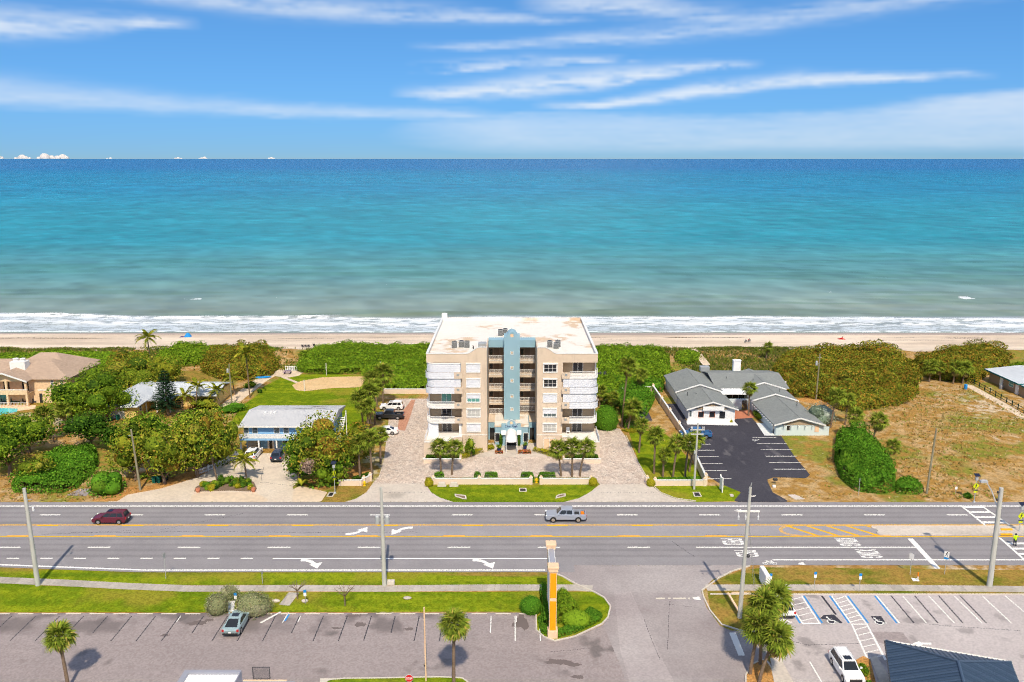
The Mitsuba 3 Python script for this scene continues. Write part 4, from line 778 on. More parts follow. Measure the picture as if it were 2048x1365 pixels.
# ---------------------------------------------------------------- roofs for houses
def hip_mesh(x0, x1, y0, y1, ze, zr, inset=None, axis='x', th=.18):
    if axis == 'x':
        i = (y1 - y0) / 2 if inset is None else inset; r0, r1 = [x0 + i, (y0 + y1) / 2, zr], [x1 - i, (y0 + y1) / 2, zr]
    else:
        i = (x1 - x0) / 2 if inset is None else inset; r0, r1 = [(x0 + x1) / 2, y0 + i, zr], [(x0 + x1) / 2, y1 - i, zr]
    return trimesh.convex.convex_hull(np.array([[x0, y0, ze], [x1, y0, ze], [x1, y1, ze], [x0, y1, ze], [x0, y0, ze - th], [x1, y0, ze - th], [x1, y1, ze - th], [x0, y1, ze - th], r0, r1]))
def gable_mesh(x0, x1, y0, y1, ze, zr, axis='y', th=.16):
    if axis == 'y': q = Polygon([(x0, ze), ((x0 + x1) / 2, zr), (x1, ze), (x1, ze - th), ((x0 + x1) / 2, zr - th), (x0, ze - th)]); return extrude_xz(q, y0, y1)
    q = Polygon([(y0, ze), ((y0 + y1) / 2, zr), (y1, ze), (y1, ze - th), ((y0 + y1) / 2, zr - th), (y0, ze - th)])
    m = trimesh.creation.extrude_polygon(q, x1 - x0, engine='earcut'); m.apply_transform(np.array([[0, 0, 1, x0], [1, 0, 0, 0], [0, 1, 0, 0], [0, 0, 0, 1.0]])); m.fix_normals(); return m
def plain_window(parent, x0, x1, z0, z1, y, glass='pane_glass', frame='trim_white', bars=1, axis='x', side=-1):
    f = .07
    def bx(a0, a1, d0, d1, c0, c1): return box(a0, a1, y + side * d1, y + side * d0, c0, c1) if axis == 'x' else box(y + side * d1, y + side * d0, a0, a1, c0, c1)
    fr = [bx(x0 - f, x0, 0, .07, z0 - f, z1 + f), bx(x1, x1 + f, 0, .07, z0 - f, z1 + f), bx(x0, x1, 0, .07, z0 - f, z0), bx(x0, x1, 0, .07, z1, z1 + f)]
    zm = (z0 + z1) / 2
    if bars: fr.append(bx(x0, x1, .01, .06, zm - .03, zm + .03))
    w = part(parent, 'window', join(fr), frame); part(w, 'pane', bx(x0, x1, .003, .03, z0, z1), glass); return w

# blue house
Hb = thing('blue_house', 'two storey sky blue beach house with pale grey roof and white balcony band', 'house')
part(Hb, 'wall', box(-48.2, -32.8, 145.9, 157.5, 2.45, 4.75), 'blue_house_mat'); part(Hb, 'wall', box(-48.2, -32.8, 147.0, 157.5, 0, 2.45), 'blue_house_mat')
rf = part(Hb, 'roof', trimesh.convex.convex_hull(np.array([[-48.8, 145.0, 4.85], [-32.2, 145.0, 4.85], [-48.8, 151.6, 5.95], [-32.2, 151.6, 5.95], [-48.8, 158.2, 4.85], [-32.2, 158.2, 4.85], [-48.8, 145.0, 4.68], [-32.2, 145, 4.68], [-48.8, 158.2, 4.68], [-32.2, 158.2, 4.68]])), 'greyroof_mat')
part(rf, 'fascia', box(-48.85, -32.15, 144.93, 144.995, 4.62, 4.88), 'trim_white')
for x in (-45.6, -44.6, -43.9): part(rf, 'vent', cbox(x, x + .35, 150.2, 150.6, 5.5, 6.0, .03), 'pure_white')
for a, b in ((-48.1, -47.3), (-46.6, -45.7), (-42.7, -41.8), (-41.0, -40.1), (-37.5, -36.6)): plain_window(Hb, a, b, 3.3, 4.45, 145.9)
part(Hb, 'balcony_band', box(-48.8, -32.3, 145.0, 145.9, 2.6, 2.72), 'trim_white'); part(Hb, 'balcony_rail', join([box(-48.8, -32.3, 145.0, 145.08, 3.3, 3.38)] + [box(x, x + .12, 145.02, 145.07, 2.72, 3.3) for x in np.arange(-48.75, -32.4, .16)]), 'pure_white')
part(Hb, 'beam', box(-48.8, -32.3, 145.02, 145.3, 2.2, 2.58), 'blue_house_mat')
for x in (-48.6, -45.4, -42.2, -39.0, -35.8, -32.6): part(Hb, 'post', box(x - .12, x + .12, 145.05, 145.29, 0, 2.2), 'trim_white')
part(Hb, 'garage_door', join([box(-48.0, -45.7, 146.93, 147.0, .02 + i * .52, .5 + i * .52) for i in range(4)]), 'side_mat')
dd = part(Hb, 'front_door', join([box(-44.4, -44.05, 146.92, 147.0, 0, 2.15), box(-43.5, -43.15, 146.92, 147.0, 0, 2.15), box(-44.05, -43.5, 146.92, 147.0, 1.95, 2.15)]), 'pure_white'); part(dd, 'pane', box(-44.05, -43.5, 146.94, 146.99, .1, 1.95), 'dark_glass')
plain_window(Hb, -41.6, -40.8, 1.0, 1.95, 147.0, 'dark_glass', bars=0)
st = [box(-31.9, -31.0, y, y + .3, .2 + i * .24, .28 + i * .24) for i, y in enumerate(np.arange(146, 152, .34))]; sr = part(Hb, 'outside_stair', join(st + [tube([[-31.0, 146, 1.1], [-31.0, 152, 5.2]], .05, 5), cyl(-31.0, 152.3, 0, 5.6, .09), cyl(-31.0, 146, 0, 1.1, .06)] + [cyl(-31.0, 146 + i * .6, .25 + i * .42, 1.1 + i * .41, .03, 5) for i in range(10)]), 'pure_white')

# white-roofed yellow house
Hy = thing('yellow_house', 'low yellow house with a glaring white metal roof among trees', 'house')
part(Hy, 'wall', box(-82.8, -76.2, 165.3, 181.5, 0, 2.55), 'yellow_house_mat'); part(Hy, 'roof', hip_mesh(-83.6, -75.4, 164.4, 182.2, 2.7, 4.7, None, 'y'), 'whiteroof_mat')
part(Hy, 'wall', box(-76.2, -62.8, 174.0, 183.0, 0, 2.6), 'yellow_house_mat'); part(Hy, 'roof', gable_mesh(-77.5, -62.2, 172.6, 184, 2.75, 3.9, 'x'), 'whiteroof_mat')
part(Hy, 'garage_door', join([box(-81.4, -78.5, 165.22, 165.3, .02 + i * .55, .53 + i * .55) for i in range(4)]), 'trim_white')
ph = part(Hy, 'porch_roof', trimesh.convex.convex_hull(np.array([[-76.0, 169.2, 2.6], [-70.6, 169.2, 2.6], [-76.0, 174, 2.95], [-70.6, 174, 2.95], [-76.0, 169.2, 2.48], [-70.6, 169.2, 2.48], [-76.0, 174, 2.83], [-70.6, 174, 2.83]])), 'metal_grey')
for x in (-75.8, -73.6, -70.9): part(Hy, 'porch_post', box(x - .1, x + .1, 169.35, 169.55, 0, 2.48), 'trim_white')
plain_window(Hy, 167.0, 168.0, 1.0, 2.0, -76.2, axis='y', side=1)

# tan two storey house, far left, with a pool
Ht = thing('tan_house', 'two storey tan house with brown shingle roof and gabled balcony', 'house')
part(Ht, 'wall', box(-125, -95.6, 176.6, 190, 0, 5.4), 'tan_house_mat'); part(Ht, 'roof', hip_mesh(-126, -94.9, 175.9, 190.8, 5.5, 8.2), 'shingle_brown_mat'); part(Ht, 'roof', hip_mesh(-113, -96.5, 180.5, 194.0, 5.45, 8.75, 6.5), 'shingle_brown_mat')
part(Ht, 'wall', box(-111, -97.2, 190, 193.2, 0, 5.35), 'tan_house_mat')
gr = part(Ht, 'roof', gable_mesh(-112.4, -102.5, 173.6, 183, 5.5, 7.25, 'y'), 'shingle_brown_mat'); part(gr, 'bargeboard', extrude_xz(Polygon([(-112.5, 5.3), (-107.45, 7.12), (-102.4, 5.3), (-102.4, 5.6), (-107.45, 7.42), (-112.5, 5.6)]), 173.45, 173.6), 'trim_white')
part(Ht, 'gable_wall', extrude_xz(Polygon([(-112, 5.3), (-107.45, 7.0), (-102.9, 5.3)]), 174.6, 175.0), 'tan_house_mat')
part(Ht, 'balcony', join([box(-112, -102.9, 174.0, 174.2, 2.5, 3.55), box(-112, -102.9, 174.2, 176.6, 2.5, 2.7)]), 'tan_house_mat'); part(Ht, 'balcony_coping', box(-112.05, -102.85, 173.95, 174.25, 3.55, 3.65), 'trim_white')
for x in (-111.8, -107.2, -103.1): part(Ht, 'column', box(x - .22, x + .22, 174.02, 174.4, 0, 5.45), 'tan_house_mat')
part(Ht, 'balcony_door', box(-109.2, -108.0, 176.5, 176.6, 2.75, 4.9), 'dark_glass'); part(Ht, 'balcony_door', box(-105.2, -103.9, 176.5, 176.6, 2.75, 4.9), 'dark_glass'); part(Ht, 'patio_door', box(-110.8, -109, 176.5, 176.6, .05, 2.2), 'teal_glass'); part(Ht, 'side_door', box(-101.8, -101.2, 176.52, 176.6, .05, 2.1), 'dark_glass')
for a in (-99.0, -96.9): plain_window(Ht, a, a + .5, 3.9, 5.05, 176.6)
part(Ht, 'trim_band', box(-102, -95.55, 176.53, 176.6, 2.75, 2.95), 'trim_white')
for y in (180, 184, 187): plain_window(Ht, y, y + .9, 3.6, 4.8, -95.6, axis='y', side=1)
ch = part(Ht, 'roof_enclosure', cbox(-108.9, -105.6, 179.0, 181.0, 6.4, 8.5, .05), 'trim_white')
for x in (-108.0, -106.5): part(ch, 'vent', join([cyl(x, 180, 8.5, 8.95, .5, 14), cyl(x, 180, 8.95, 9.05, .6, 14)]), 'trim_white')
struct('pool_deck', sheet(px((-80, 811), (72, 811), (70, 818), (40, 822), (-80, 832)), .02), 'peach')
scene['pool_mat'] = {'type': 'principled', 'base_color': rgb((.06, .48, .52)), 'roughness': .08, 'specular': .5}
struct('swimming_pool', sheet(px((-80, 817), (20, 817), (36, 818), (34, 824), (0, 831), (-80, 836)), .04), 'pool_mat')
part(Ht, 'patio_rail', join([box(-118, -102.5, 173.3, 173.36, .95, 1.0)] + [box(x, x + .04, 173.3, 173.34, 0, 1) for x in np.arange(-118, -102.5, .3)]), 'trim_white')
for i, (x, y, c, l) in enumerate(((6, 809, 'grey_cloth', 'grey sun lounger beside the pool at far left'), (13, 806, 'dark_cloth', 'dark sun lounger behind the grey one by the pool'), (32, 806, 'green_plastic', 'green sun lounger on the pool deck'), (50, 806, 'dark_cloth', 'dark chair left of a table by the tan house'), (62, 805, 'grey_cloth', 'grey chair near the corner of the tan house'), (70, 806, 'dark_cloth', 'dark chair at the right end of the pool furniture'))):
    p_ = at(x, y); w = .35 if 'chair' in l else .9
    one('sun_lounger' if w > .5 else 'patio_chair', join([box(p_[0] - w, p_[0] + w, p_[1] - .3, p_[1] + .3, .3, .4), box(p_[0] - w, p_[0] - w + .08, p_[1] - .3, p_[1] + .3, .4, .95)] + [box(p_[0] + a - .03, p_[0] + a + .03, p_[1] + b - .03, p_[1] + b + .03, 0.02, .3) for a in (-w + .05, w - .05) for b in (-.25, .25)]), c, l, 'sun lounger' if w > .5 else 'chair')
p_ = at(43, 804); k = thing('parasol', 'closed red parasol on the pool deck of the tan house', 'parasol'); part(k, 'canopy', tube([[p_[0], p_[1], 1.0], [p_[0], p_[1], 1.3], [p_[0], p_[1], 2.2]], [.5, .75, .1], 10), 'red_mat'); part(k, 'pole', cyl(p_[0], p_[1], 0.02, 2.3, .03, 6), 'trim_white')

# grey-shingled plaza
Pz = thing('plaza_building', 'low white plaza building with two gabled grey shingle wings around a courtyard', 'shop building')
def wing(x0, x1, secs, wall='white_wall'):
    for i, (y0, y1, ze, zr) in enumerate(secs):
        xm = (x0 + x1) / 2; r = part(Pz, 'roof', gable_mesh(x0 - .5, x1 + .5, y0, y1, ze, zr), 'shingle_grey_mat'); part(r, 'ridge_cap', box(xm - .08, xm + .08, y0, y1, zr - .02, zr + .05), 'shingle_grey_mat')
        part(r, 'bargeboard', extrude_xz(Polygon([(x0 - .55, ze - .18), (xm, zr - .18), (x1 + .55, ze - .18), (x1 + .55, ze + .08), (xm, zr + .08), (x0 - .55, ze + .08)]), y0 - .12 - .01 * i, y0), 'pure_white' if i else 'trim_white')
        part(Pz, 'wall', extrude_xz(Polygon([(x0, 0), (x1, 0), (x1, ze - .2), (xm, zr - .35), (x0, ze - .2)]), y0 + .6, y1 - .02), wall)
wing(35.3, 44.6, [(162.6, 174.6, 2.65, 4.25), (174.6, 189, 2.95, 4.65)]); wing(50.1, 58.8, [(153.8, 169.4, 2.25, 3.65), (169.4, 177.6, 2.55, 4.0), (177.6, 190, 2.8, 4.3)], 'mint_wall')
part(Pz, 'roof', gable_mesh(44, 60.0, 177.5, 193.5, 3.0, 4.45, 'x'), 'shingle_grey_mat'); part(Pz, 'wall', box(44.2, 59.4, 178.5, 192.8, 0, 2.9), 'white_wall')
part(Pz, 'flat_roof', box(44.4, 50.2, 173.2, 178.4, 2.75, 2.95), 'pure_white')
for i in range(4): part(Pz, 'shopfront_pane', box(44.9 + i * 1.3, 46.05 + i * 1.3, 176.4, 176.5, .3, 2.6), 'dark_glass')
part(Pz, 'shopfront_frame', box(44.4, 50.2, 176.5, 176.7, 0, 2.75), 'trim_white')
part(Pz, 'court_wall', join([box(44.6, 48.2, 171.5, 171.75, 0, 2.3), box(49.4, 50.4, 171.5, 171.75, 0, 2.3), box(48.2, 49.4, 171.5, 171.75, 2.0, 2.3)]), 'mint_wall'); part(Pz, 'gate', join([box(48.25 + i * .2, 48.33 + i * .2, 171.6, 171.66, .05, 1.98) for i in range(6)]), 'door_brown')
part(Pz, 'roof_box', cbox(43.1, 45.2, 188.6, 190.2, 3.9, 5.0, .04), 'metal_grey'); part(Pz, 'chimney', join([cbox(51.2, 52.9, 190.9, 192.0, 3.3, 6.0, .03), box(51.1, 53.0, 190.8, 192.1, 5.85, 6.0)]), 'pure_white')
# left front: porch posts, low front wall, windows, name board
part(Pz, 'porch_front', join([box(34.9, 44.2, 162.2, 162.45, 0, .85)]), 'pure_white'); part(Pz, 'gable_fill', extrude_xz(Polygon([(36.3, 2.6), (39.95, 3.75), (43.6, 2.6)]), 162.95, 163.15), 'interior_tan')
part(Pz, 'signboard', box(38.0, 42.2, 162.42, 162.52, 2.5, 3.35), 'pure_white')
part(Pz, 'signboard_line', join([box(38.7 + i * .2, 38.7 + i * .2 + (.13 if i % 3 else .06), 162.405, 162.415, 2.62, 2.62 + (.2 if i % 2 else .15)) for i in range(15) if i != 6]), 'shutter_mat')
for a in (37.3, 39.55): w = plain_window(Pz, a, a + 1.0, .95, 2.0, 163.2, 'dark_glass', 'terracotta', 0)
part(Pz, 'front_door', box(41.5, 42.6, 163.12, 163.2, .05, 2.1), 'dark_glass'); part(Pz, 'side_window', box(35.5, 35.9, 163.12, 163.2, 1.1, 2.2), 'pane_glass')
part(Pz, 'entrance_step', slab([(34.7, 161.2), (44.6, 160.6), (44.4, 163.2), (34.9, 163.2)], 0, .16), 'pure_white')
# right front
plain_window(Pz, 52.2, 52.75, 1.05, 1.95, 154.4, 'dark_glass', 'trim_white', 0); part(Pz, 'side_door', box(50.08, 50.11, 155.2, 156.1, .05, 2.0), 'dark_glass'); part(Pz, 'gable_fill', extrude_xz(Polygon([(51.2, 2.15), (54.45, 3.2), (57.7, 2.15)]), 154.28, 154.38), 'interior_tan')
part(Pz, 'louvre_panel', box(57.5, 58.3, 154.32, 154.4, .75, 2.0), 'peach'); part(Pz, 'screen_wall', box(58.8, 60.3, 154.5, 154.7, 0, 1.7), 'mint_wall')
for i in range(5): part(Pz, 'rafter_end', cbox(51.5 + i * 1.35, 51.65 + i * 1.35, 153.6, 154.4, 1.95, 2.12, .02), 'pure_white')
for i in range(11): part(Pz, 'rafter_end', cbox(49.35, 50.1, 154.6 + i * 1.35, 154.76 + i * 1.35, 1.95, 2.1, .02), 'pure_white')
for x, y in ((36.6, 171.0), (38.2, 170.2), (57.3, 164.5), (56.6, 173.5), (47.5, 182.5), (53.0, 181.0)): part(Pz, 'vent_pipe', cyl(x, y, 2.6, 3.95 + (.3 if y > 175 else 0), .07, 8), 'dark_metal')
struct('ramp', slab([(48.0, 154.3), (50.0, 154.3), (50.0, 162), (48.6, 162)], 0, .1), 'cap_mat')

# tan brick house, far right
He = thing('brick_house', 'low tan brick house with pale flat roof and teal eaves at right edge', 'house')
part(He, 'wall', box(113.0, 128, 178, 195.0, 0, 2.5), 'brick_tan'); part(He, 'wall', box(113.6, 128, 160, 178, 0, 2.35), 'brick_tan')
for x0, y0, y1, z in ((112.2, 182.2, 196.0, 2.75), (112.7, 159, 182.0, 2.5)):
    r = part(He, 'roof', trimesh.convex.convex_hull(np.array([[x0, y0, z], [x0, y1, z], [120.5, y0, z + .9], [120.5, y1, z + .9], [129, y0, z], [129, y1, z], [x0, y0, z - .15], [x0, y1, z - .15], [129, y0, z - .15], [129, y1, z - .15]])), 'whiteroof_mat'); part(r, 'fascia', join([box(x0 - .06, x0 - .002, y0, y1, z - .28, z + .03), box(x0, 120.5, y0 - .05, y0 - .002, z - .25, z - .02)]), 'teal_trim')
for y in (183.0, 189.2): part(He, 'brick_pier', box(112.75, 113.0, y, y + 1.0, 0, 2.5), 'trim_white')
plain_window(He, 185.2, 186.8, 1.1, 2.1, 113.0, 'teal_glass', axis='y'); plain_window(He, 170, 172, 1.0, 2.0, 113.6, 'teal_glass', axis='y')
one('oil_tank', trimesh.creation.capsule(.6, .45, count=[12, 8]).apply_translation([112.0, 188.0, .25]), 'grey_cloth', 'rounded grey tank against the tan brick house', 'tank')

# dark standing-seam roof, lower right
Rr = thing('dark_roofed_building', 'building with a dark blue standing seam hip roof at the lower right corner', 'building')
A_ = np.array([38.3, 78.7]); U = np.array([.943, -.333]); Wd = np.array([-.333, -.943])
LW, LD, ZE, SL = 11.3, 24.0, 3.2, .40
def rp(u, w, z): q = A_ + U * u + Wd * w; return [q[0], q[1], z]
ap, apz = LW / 2, ZE + SL * LW / 2
roof = part(Rr, 'roof', trimesh.convex.convex_hull(np.array([rp(0, 0, ZE), rp(LW, 0, ZE), rp(0, LD, ZE), rp(LW, LD, ZE), rp(ap, ap, apz), rp(ap, LD - ap, apz), rp(0, 0, ZE - .15), rp(LW, 0, ZE - .15), rp(0, LD, ZE - .15), rp(LW, LD, ZE - .15)])), 'roof_metal')
def seam_panel(side, t0, t1):
    """One roof pan: a thin sheet with a raised seam along its edge, from eave to hip or ridge."""
    g, hh = .03, .012
    def top(t): return min(t, ap, (LD - t) if side != 'far' else (LW - t)) if side != 'far' else min(t, LW - t)
    def pt(t, s, dz):
        z = ZE + SL * s + dz
        return rp(s, t, z) if side == 'left' else rp(LW - s, t, z) if side == 'right' else rp(t, s, z)
    a, b = t0 + g, t1 - g; q = [pt(a, -.06, hh), pt(b, -.06, hh), pt(b, max(top(b), .02), hh), pt(a, max(top(a), .02), hh)]
    m = [quad(*q)]
    L = max(top(t0), .02); d = .025
    m += [quad(pt(t0 - d, -.06, hh), pt(t0 - d, L, hh), pt(t0 - d, L, .085), pt(t0 - d, -.06, .085)), quad(pt(t0 + d, -.06, hh), pt(t0 + d, L, hh), pt(t0 + d, L, .085), pt(t0 + d, -.06, .085)), quad(pt(t0 - d, -.06, .085), pt(t0 + d, -.06, .085), pt(t0 + d, L, .085), pt(t0 - d, L, .085))]
    return join(m)
for side, L in (('left', 16.0), ('far', LW), ('right', 16.0)):
    n = int(L / .46)
    for i in range(n): part(roof, 'panel', seam_panel(side, i * .46 + (.0 if i else .06), (i + 1) * .46), 'roof_metal' if i % 3 else 'roof_seam')
part(roof, 'hip_cap', tube([rp(0, 0, ZE + .05), rp(ap, ap, apz + .06)], .11, 6), 'roof_seam'); part(roof, 'hip_cap', tube([rp(LW, 0, ZE + .05), rp(ap, ap, apz + .06)], .11, 6), 'roof_seam'); part(roof, 'ridge_cap', tube([rp(ap, ap, apz + .06), rp(ap, LD - ap, apz + .06)], .13, 6), 'roof_seam')
part(Rr, 'gutter', tube([rp(-.1, -.12, ZE), rp(LW + .1, -.12, ZE)], .08, 8), 'trim_white'); part(Rr, 'gutter', tube([rp(-.12, -.1, ZE - .03), rp(-.12, LD, ZE - .03)], .06, 8), 'dark_metal')
def wl(u0, u1, w0, w1, z0, z1):
    return slab([rp(u0, w0, 0), rp(u1, w0, 0), rp(u1, w1, 0), rp(u0, w1, 0)], z0, z1)
part(Rr, 'wall', wl(.5, LW - .5, .5, LD - .5, 0, ZE - .16), 'panel_grey')
for w in (1.6, 4.0, 6.4): q = part(Rr, 'window', wl(.44, .5, w, w + 1.5, .6, 2.6), 'trim_white'); part(q, 'pane', wl(.42, .45, w + .1, w + 1.4, .7, 2.5), 'dark_glass')

# flat white roof with slate-blue parapet, bottom left of centre
Wr = thing('flat_roofed_building', 'flat white roof with a slate blue parapet at the bottom edge', 'building')
zt = 4.0; a, b, c, d = at(357, 1363, zt), at(370, 1345, zt), at(484, 1344, zt), at(486, 1372, zt)
yb, xl, xr = b[1], b[0], c[0]
part(Wr, 'wall', box(xl, xr, yb - 8, yb, 0, zt - .02), 'panel_grey'); part(Wr, 'roof_deck', box(xl + .5, xr - .05, yb - 7.9, yb - .4, zt - .02, zt + .0), 'pure_white')
part(Wr, 'parapet', join([box(xl, xr, yb - .4, yb, zt - .02, zt + .25), box(xl, xl + .5, yb - 8, yb - .4, zt - .02, zt + .25), box(xr - .08, xr, yb - 8, yb - .4, zt - .02, zt + .23)]), 'panel_grey')
k2 = at(590, 1363, 3.0); part(Wr, 'lower_roof', box(xr + .02, k2[0], k2[1] - 6, k2[1], 0, 3.0), 'panel_grey'); part(Wr, 'lower_coping', box(xr + .02, at(575, 1358, 3.0)[0], k2[1], k2[1] + .22, 2.8, 3.02), 'peach')
g0, g1 = at(506, 1359, 3.0), at(541, 1359, 3.0); ht = 1.25
gr_ = thing('roof_railing', 'black metal railing panel standing on the lower slate roof', 'railing'); part(gr_, 'frame', join([box(g0[0], g1[0], g0[1] - .03, g0[1] + .03, 3.02, 3.07), box(g0[0], g1[0], g0[1] - .03, g0[1] + .03, 3.0 + ht, 3.05 + ht), box(g0[0], g0[0] + .06, g0[1] - .03, g0[1] + .03, 3.02, 3 + ht), box(g1[0] - .06, g1[0], g0[1] - .03, g0[1] + .03, 3.02, 3 + ht)]), 'dark_metal')
for x in np.linspace(g0[0] + .1, g1[0] - .1, 17): part(gr_, 'bar', box(x - .012, x + .012, g0[1] - .012, g0[1] + .012, 3.07, 3 + ht), 'dark_metal')

# ---------------------------------------------------------------- plants
PAL = dict(
    green=[((.060, .115, .010), 4), ((.115, .185, .014), 4), ((.190, .245, .020), 2), ((.035, .07, .010), 1)],
    deep=[((.025, .062, .008), 4), ((.045, .10, .010), 4), ((.085, .15, .014), 2)],
    hedge=[((.045, .125, .010), 4), ((.075, .18, .014), 4), ((.12, .225, .02), 1.4)],
    grape=[((.115, .16, .014), 4), ((.19, .205, .018), 3), ((.050, .085, .010), 2.4), ((.22, .145, .022), .9), ((.27, .26, .035), 1.0)],
    rust=[((.165, .150, .016), 4), ((.24, .125, .02), 2.0), ((.115, .145, .014), 5), ((.27, .19, .03), 1.4), ((.050, .072, .010), 2.2)],
    mass=[((.085, .16, .010), 4), ((.13, .215, .014), 4), ((.19, .26, .02), 1.6), ((.05, .10, .010), 1.5)],
    yellow=[((.36, .33, .02), 4), ((.26, .28, .02), 3), ((.45, .36, .04), 1.5)],
    silver=[((.34, .41, .33), 4), ((.23, .31, .22), 3), ((.42, .48, .42), 1)],
    olive=[((.19, .205, .10), 4), ((.125, .15, .06), 3), ((.27, .27, .16), 2), ((.17, .09, .06), .8)],
    palm=[((.145, .205, .022), 4), ((.215, .255, .03), 3), ((.09, .13, .014), 2), ((.33, .27, .06), 1)],
    palm_old=[((.30, .21, .075), 3), ((.22, .19, .05), 3), ((.36, .27, .13), 1)],
    coco=[((.22, .25, .020), 4), ((.33, .31, .03), 2.4), ((.115, .16, .016), 3), ((.42, .32, .05), .8)],
    pine=[((.018, .048, .020), 4), ((.03, .07, .03), 3)], banana=[((.10, .21, .02), 3), ((.20, .28, .03), 2), ((.38, .30, .05), .6)],
    dune=[((.115, .165, .02), 4), ((.18, .19, .04), 3), ((.26, .21, .09), 2), ((.07, .12, .02), 2)],
    straw=[((.36, .25, .09), 4), ((.45, .34, .17), 3), ((.19, .22, .03), 3)], flowers=[((.60, .05, .04), 3), ((.75, .25, .03), 2), ((.06, .14, .02), 4), ((.7, .6, .5), 1)], dead=[((.30, .20, .15), 3), ((.38, .28, .22), 2)])
for _k in ('green', 'deep', 'hedge', 'grape', 'rust', 'mass', 'olive'): PAL[_k] = [(tuple(1.42 * q for q in c), w) for c, w in PAL[_k]]
def pick(pal, n, rng):
    c = np.array([x[0] for x in PAL[pal]]); w = np.array([x[1] for x in PAL[pal]], float)
    return c[rng.choice(len(c), n, p=w / w.sum())] * rng.uniform(.66, 1.30, (n, 1))
def leaves(p, nrm, size, col, rng, wob=.7, aspect=.62):
    """One folded leaf per point: arrays of vertices, faces, colours."""
    n = len(p); nn = nrm + rng.normal(0, wob, (n, 3)); nn /= np.linalg.norm(nn, axis=1, keepdims=True)
    t = np.cross(nn, rng.normal(0, 1, (n, 3))); t /= np.linalg.norm(t, axis=1, keepdims=True) + 1e-9; b = np.cross(nn, t)
    s = size * rng.uniform(.65, 1.3, (n, 1)); fold = s * .16
    v = np.stack([p - t * s * .5, p + b * s * aspect * .5 + nn * fold, p + t * s * .5, p - b * s * aspect * .5 + nn * fold], 1).reshape(-1, 3)
    i = np.arange(n)[:, None] * 4; f = np.vstack([i + [0, 1, 2], i + [0, 2, 3]])
    return v, f, np.repeat(col, 4, 0)
class Bunch:
    def __init__(s): s.v, s.f, s.c, s.n = [], [], [], 0
    def add(s, v, f, c):
        s.v.append(v); s.f.append(np.asarray(f) + s.n); s.c.append(np.broadcast_to(c, (len(v), 3))); s.n += len(v)
    def mesh(s, m, col): s.add(np.array(m.vertices), np.array(m.faces), np.asarray(col, float)[None])
    def out(s): return (np.vstack(s.v), np.vstack(s.f)), np.vstack(s.c)
def unit(n, rng):
    v = rng.normal(0, 1, (n, 3)); return v / np.linalg.norm(v, axis=1, keepdims=True)
def crown(rx, ry, rz, pal, seed, leaf=.42, dens=9.0, lobes=9, floor=-.55, tight=0.0, core=True):
    """A crown of leaf lobes centred on the origin, uneven in outline, with gaps between the lobes."""
    rng = np.random.default_rng(seed); R = np.array([rx, ry, rz]); B = Bunch()
    d = unit(lobes * 3, rng); d = d[d[:, 2] > floor - .15][:lobes]; k = len(d)
    cen = d * rng.uniform(.42, .68, (k, 1)) * (1 - tight) ; rad = rng.uniform(.34, .56, k) * (1 - .25 * tight) + .5 * tight
    cen = np.vstack([cen, [[0, 0, 0]]]); rad = np.append(rad, .62 + .36 * tight)
    area = 4 * math.pi * ((rx * ry) ** 1.6 + (rx * rz) ** 1.6 + (ry * rz) ** 1.6) ** (1 / 1.6) / 3 ** (1 / 1.6)
    n = int(area * dens); li = rng.choice(k + 1, n, p=rad ** 2 / (rad ** 2).sum()); u = unit(n, rng)
    p = cen[li] + u * (rad[li] * (1.06 - .05 * tight - np.abs(rng.normal(0, .16 * (1 - .75 * tight), n))))[:, None]
    inside = np.zeros(n, bool)
    for j in range(k + 1): inside |= (np.linalg.norm(p - cen[j], axis=1) < rad[j] * .78) & (li != j)
    keep = ~inside & (p[:, 2] > floor); p, u, li = p[keep], u[keep], li[keep]; ext = np.percentile(np.abs(p), 97, axis=0); fit = 1 / np.array([ext[0], ext[1], np.percentile(p[:, 2], 98)]); p = p * fit
    tone = rng.uniform(.88, 1.14, k + 1)
    B.add(*leaves(p * R, u / R * R.mean() + [0, 0, .35], leaf, pick(pal, len(p), rng) * tone[li][:, None], rng))
    if core:
        for j in range(k + 1):
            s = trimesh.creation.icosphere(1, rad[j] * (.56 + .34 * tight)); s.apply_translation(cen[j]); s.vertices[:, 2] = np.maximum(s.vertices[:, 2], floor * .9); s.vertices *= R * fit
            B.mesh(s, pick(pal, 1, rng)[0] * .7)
    return B.out()
def limbs(h, rz, rx, r0, seed, n=5):
    rng = np.random.default_rng(seed); top = h
    ms = [tube([[0, 0, -.2], [rng.uniform(-.1, .1), rng.uniform(-.1, .1), top * .5], [rng.uniform(-.2, .2), rng.uniform(-.2, .2), top]], [r0 * 1.25, r0, r0 * .7], 8)]
    for i in range(n):
        a = i / n * 6.28 + rng.uniform(-.4, .4); ms.append(tube([[0, 0, top * .75], [math.cos(a) * rx * .3, math.sin(a) * rx * .3, top + rz * .25], [math.cos(a) * rx * .65, math.sin(a) * rx * .65, top + rz * .6]], [r0 * .6, r0 * .4, r0 * .12], 6))
    return join(ms)
SEED = [100]
def sd(): SEED[0] += 1; return SEED[0]
def mv(p, s=1.0, rz=0.0):
    c, n = math.cos(rz) * s, math.sin(rz) * s
    return [[c, -n, 0, p[0]], [n, c, 0, p[1]], [0, 0, s, p[2] if len(p) > 2 else 0], [0, 0, 0, 1]]
def put_crown(k, name, vc, p): part(k, name, vc[0], 'leaf_mat', False, tf=mv(p), color=vc[1])
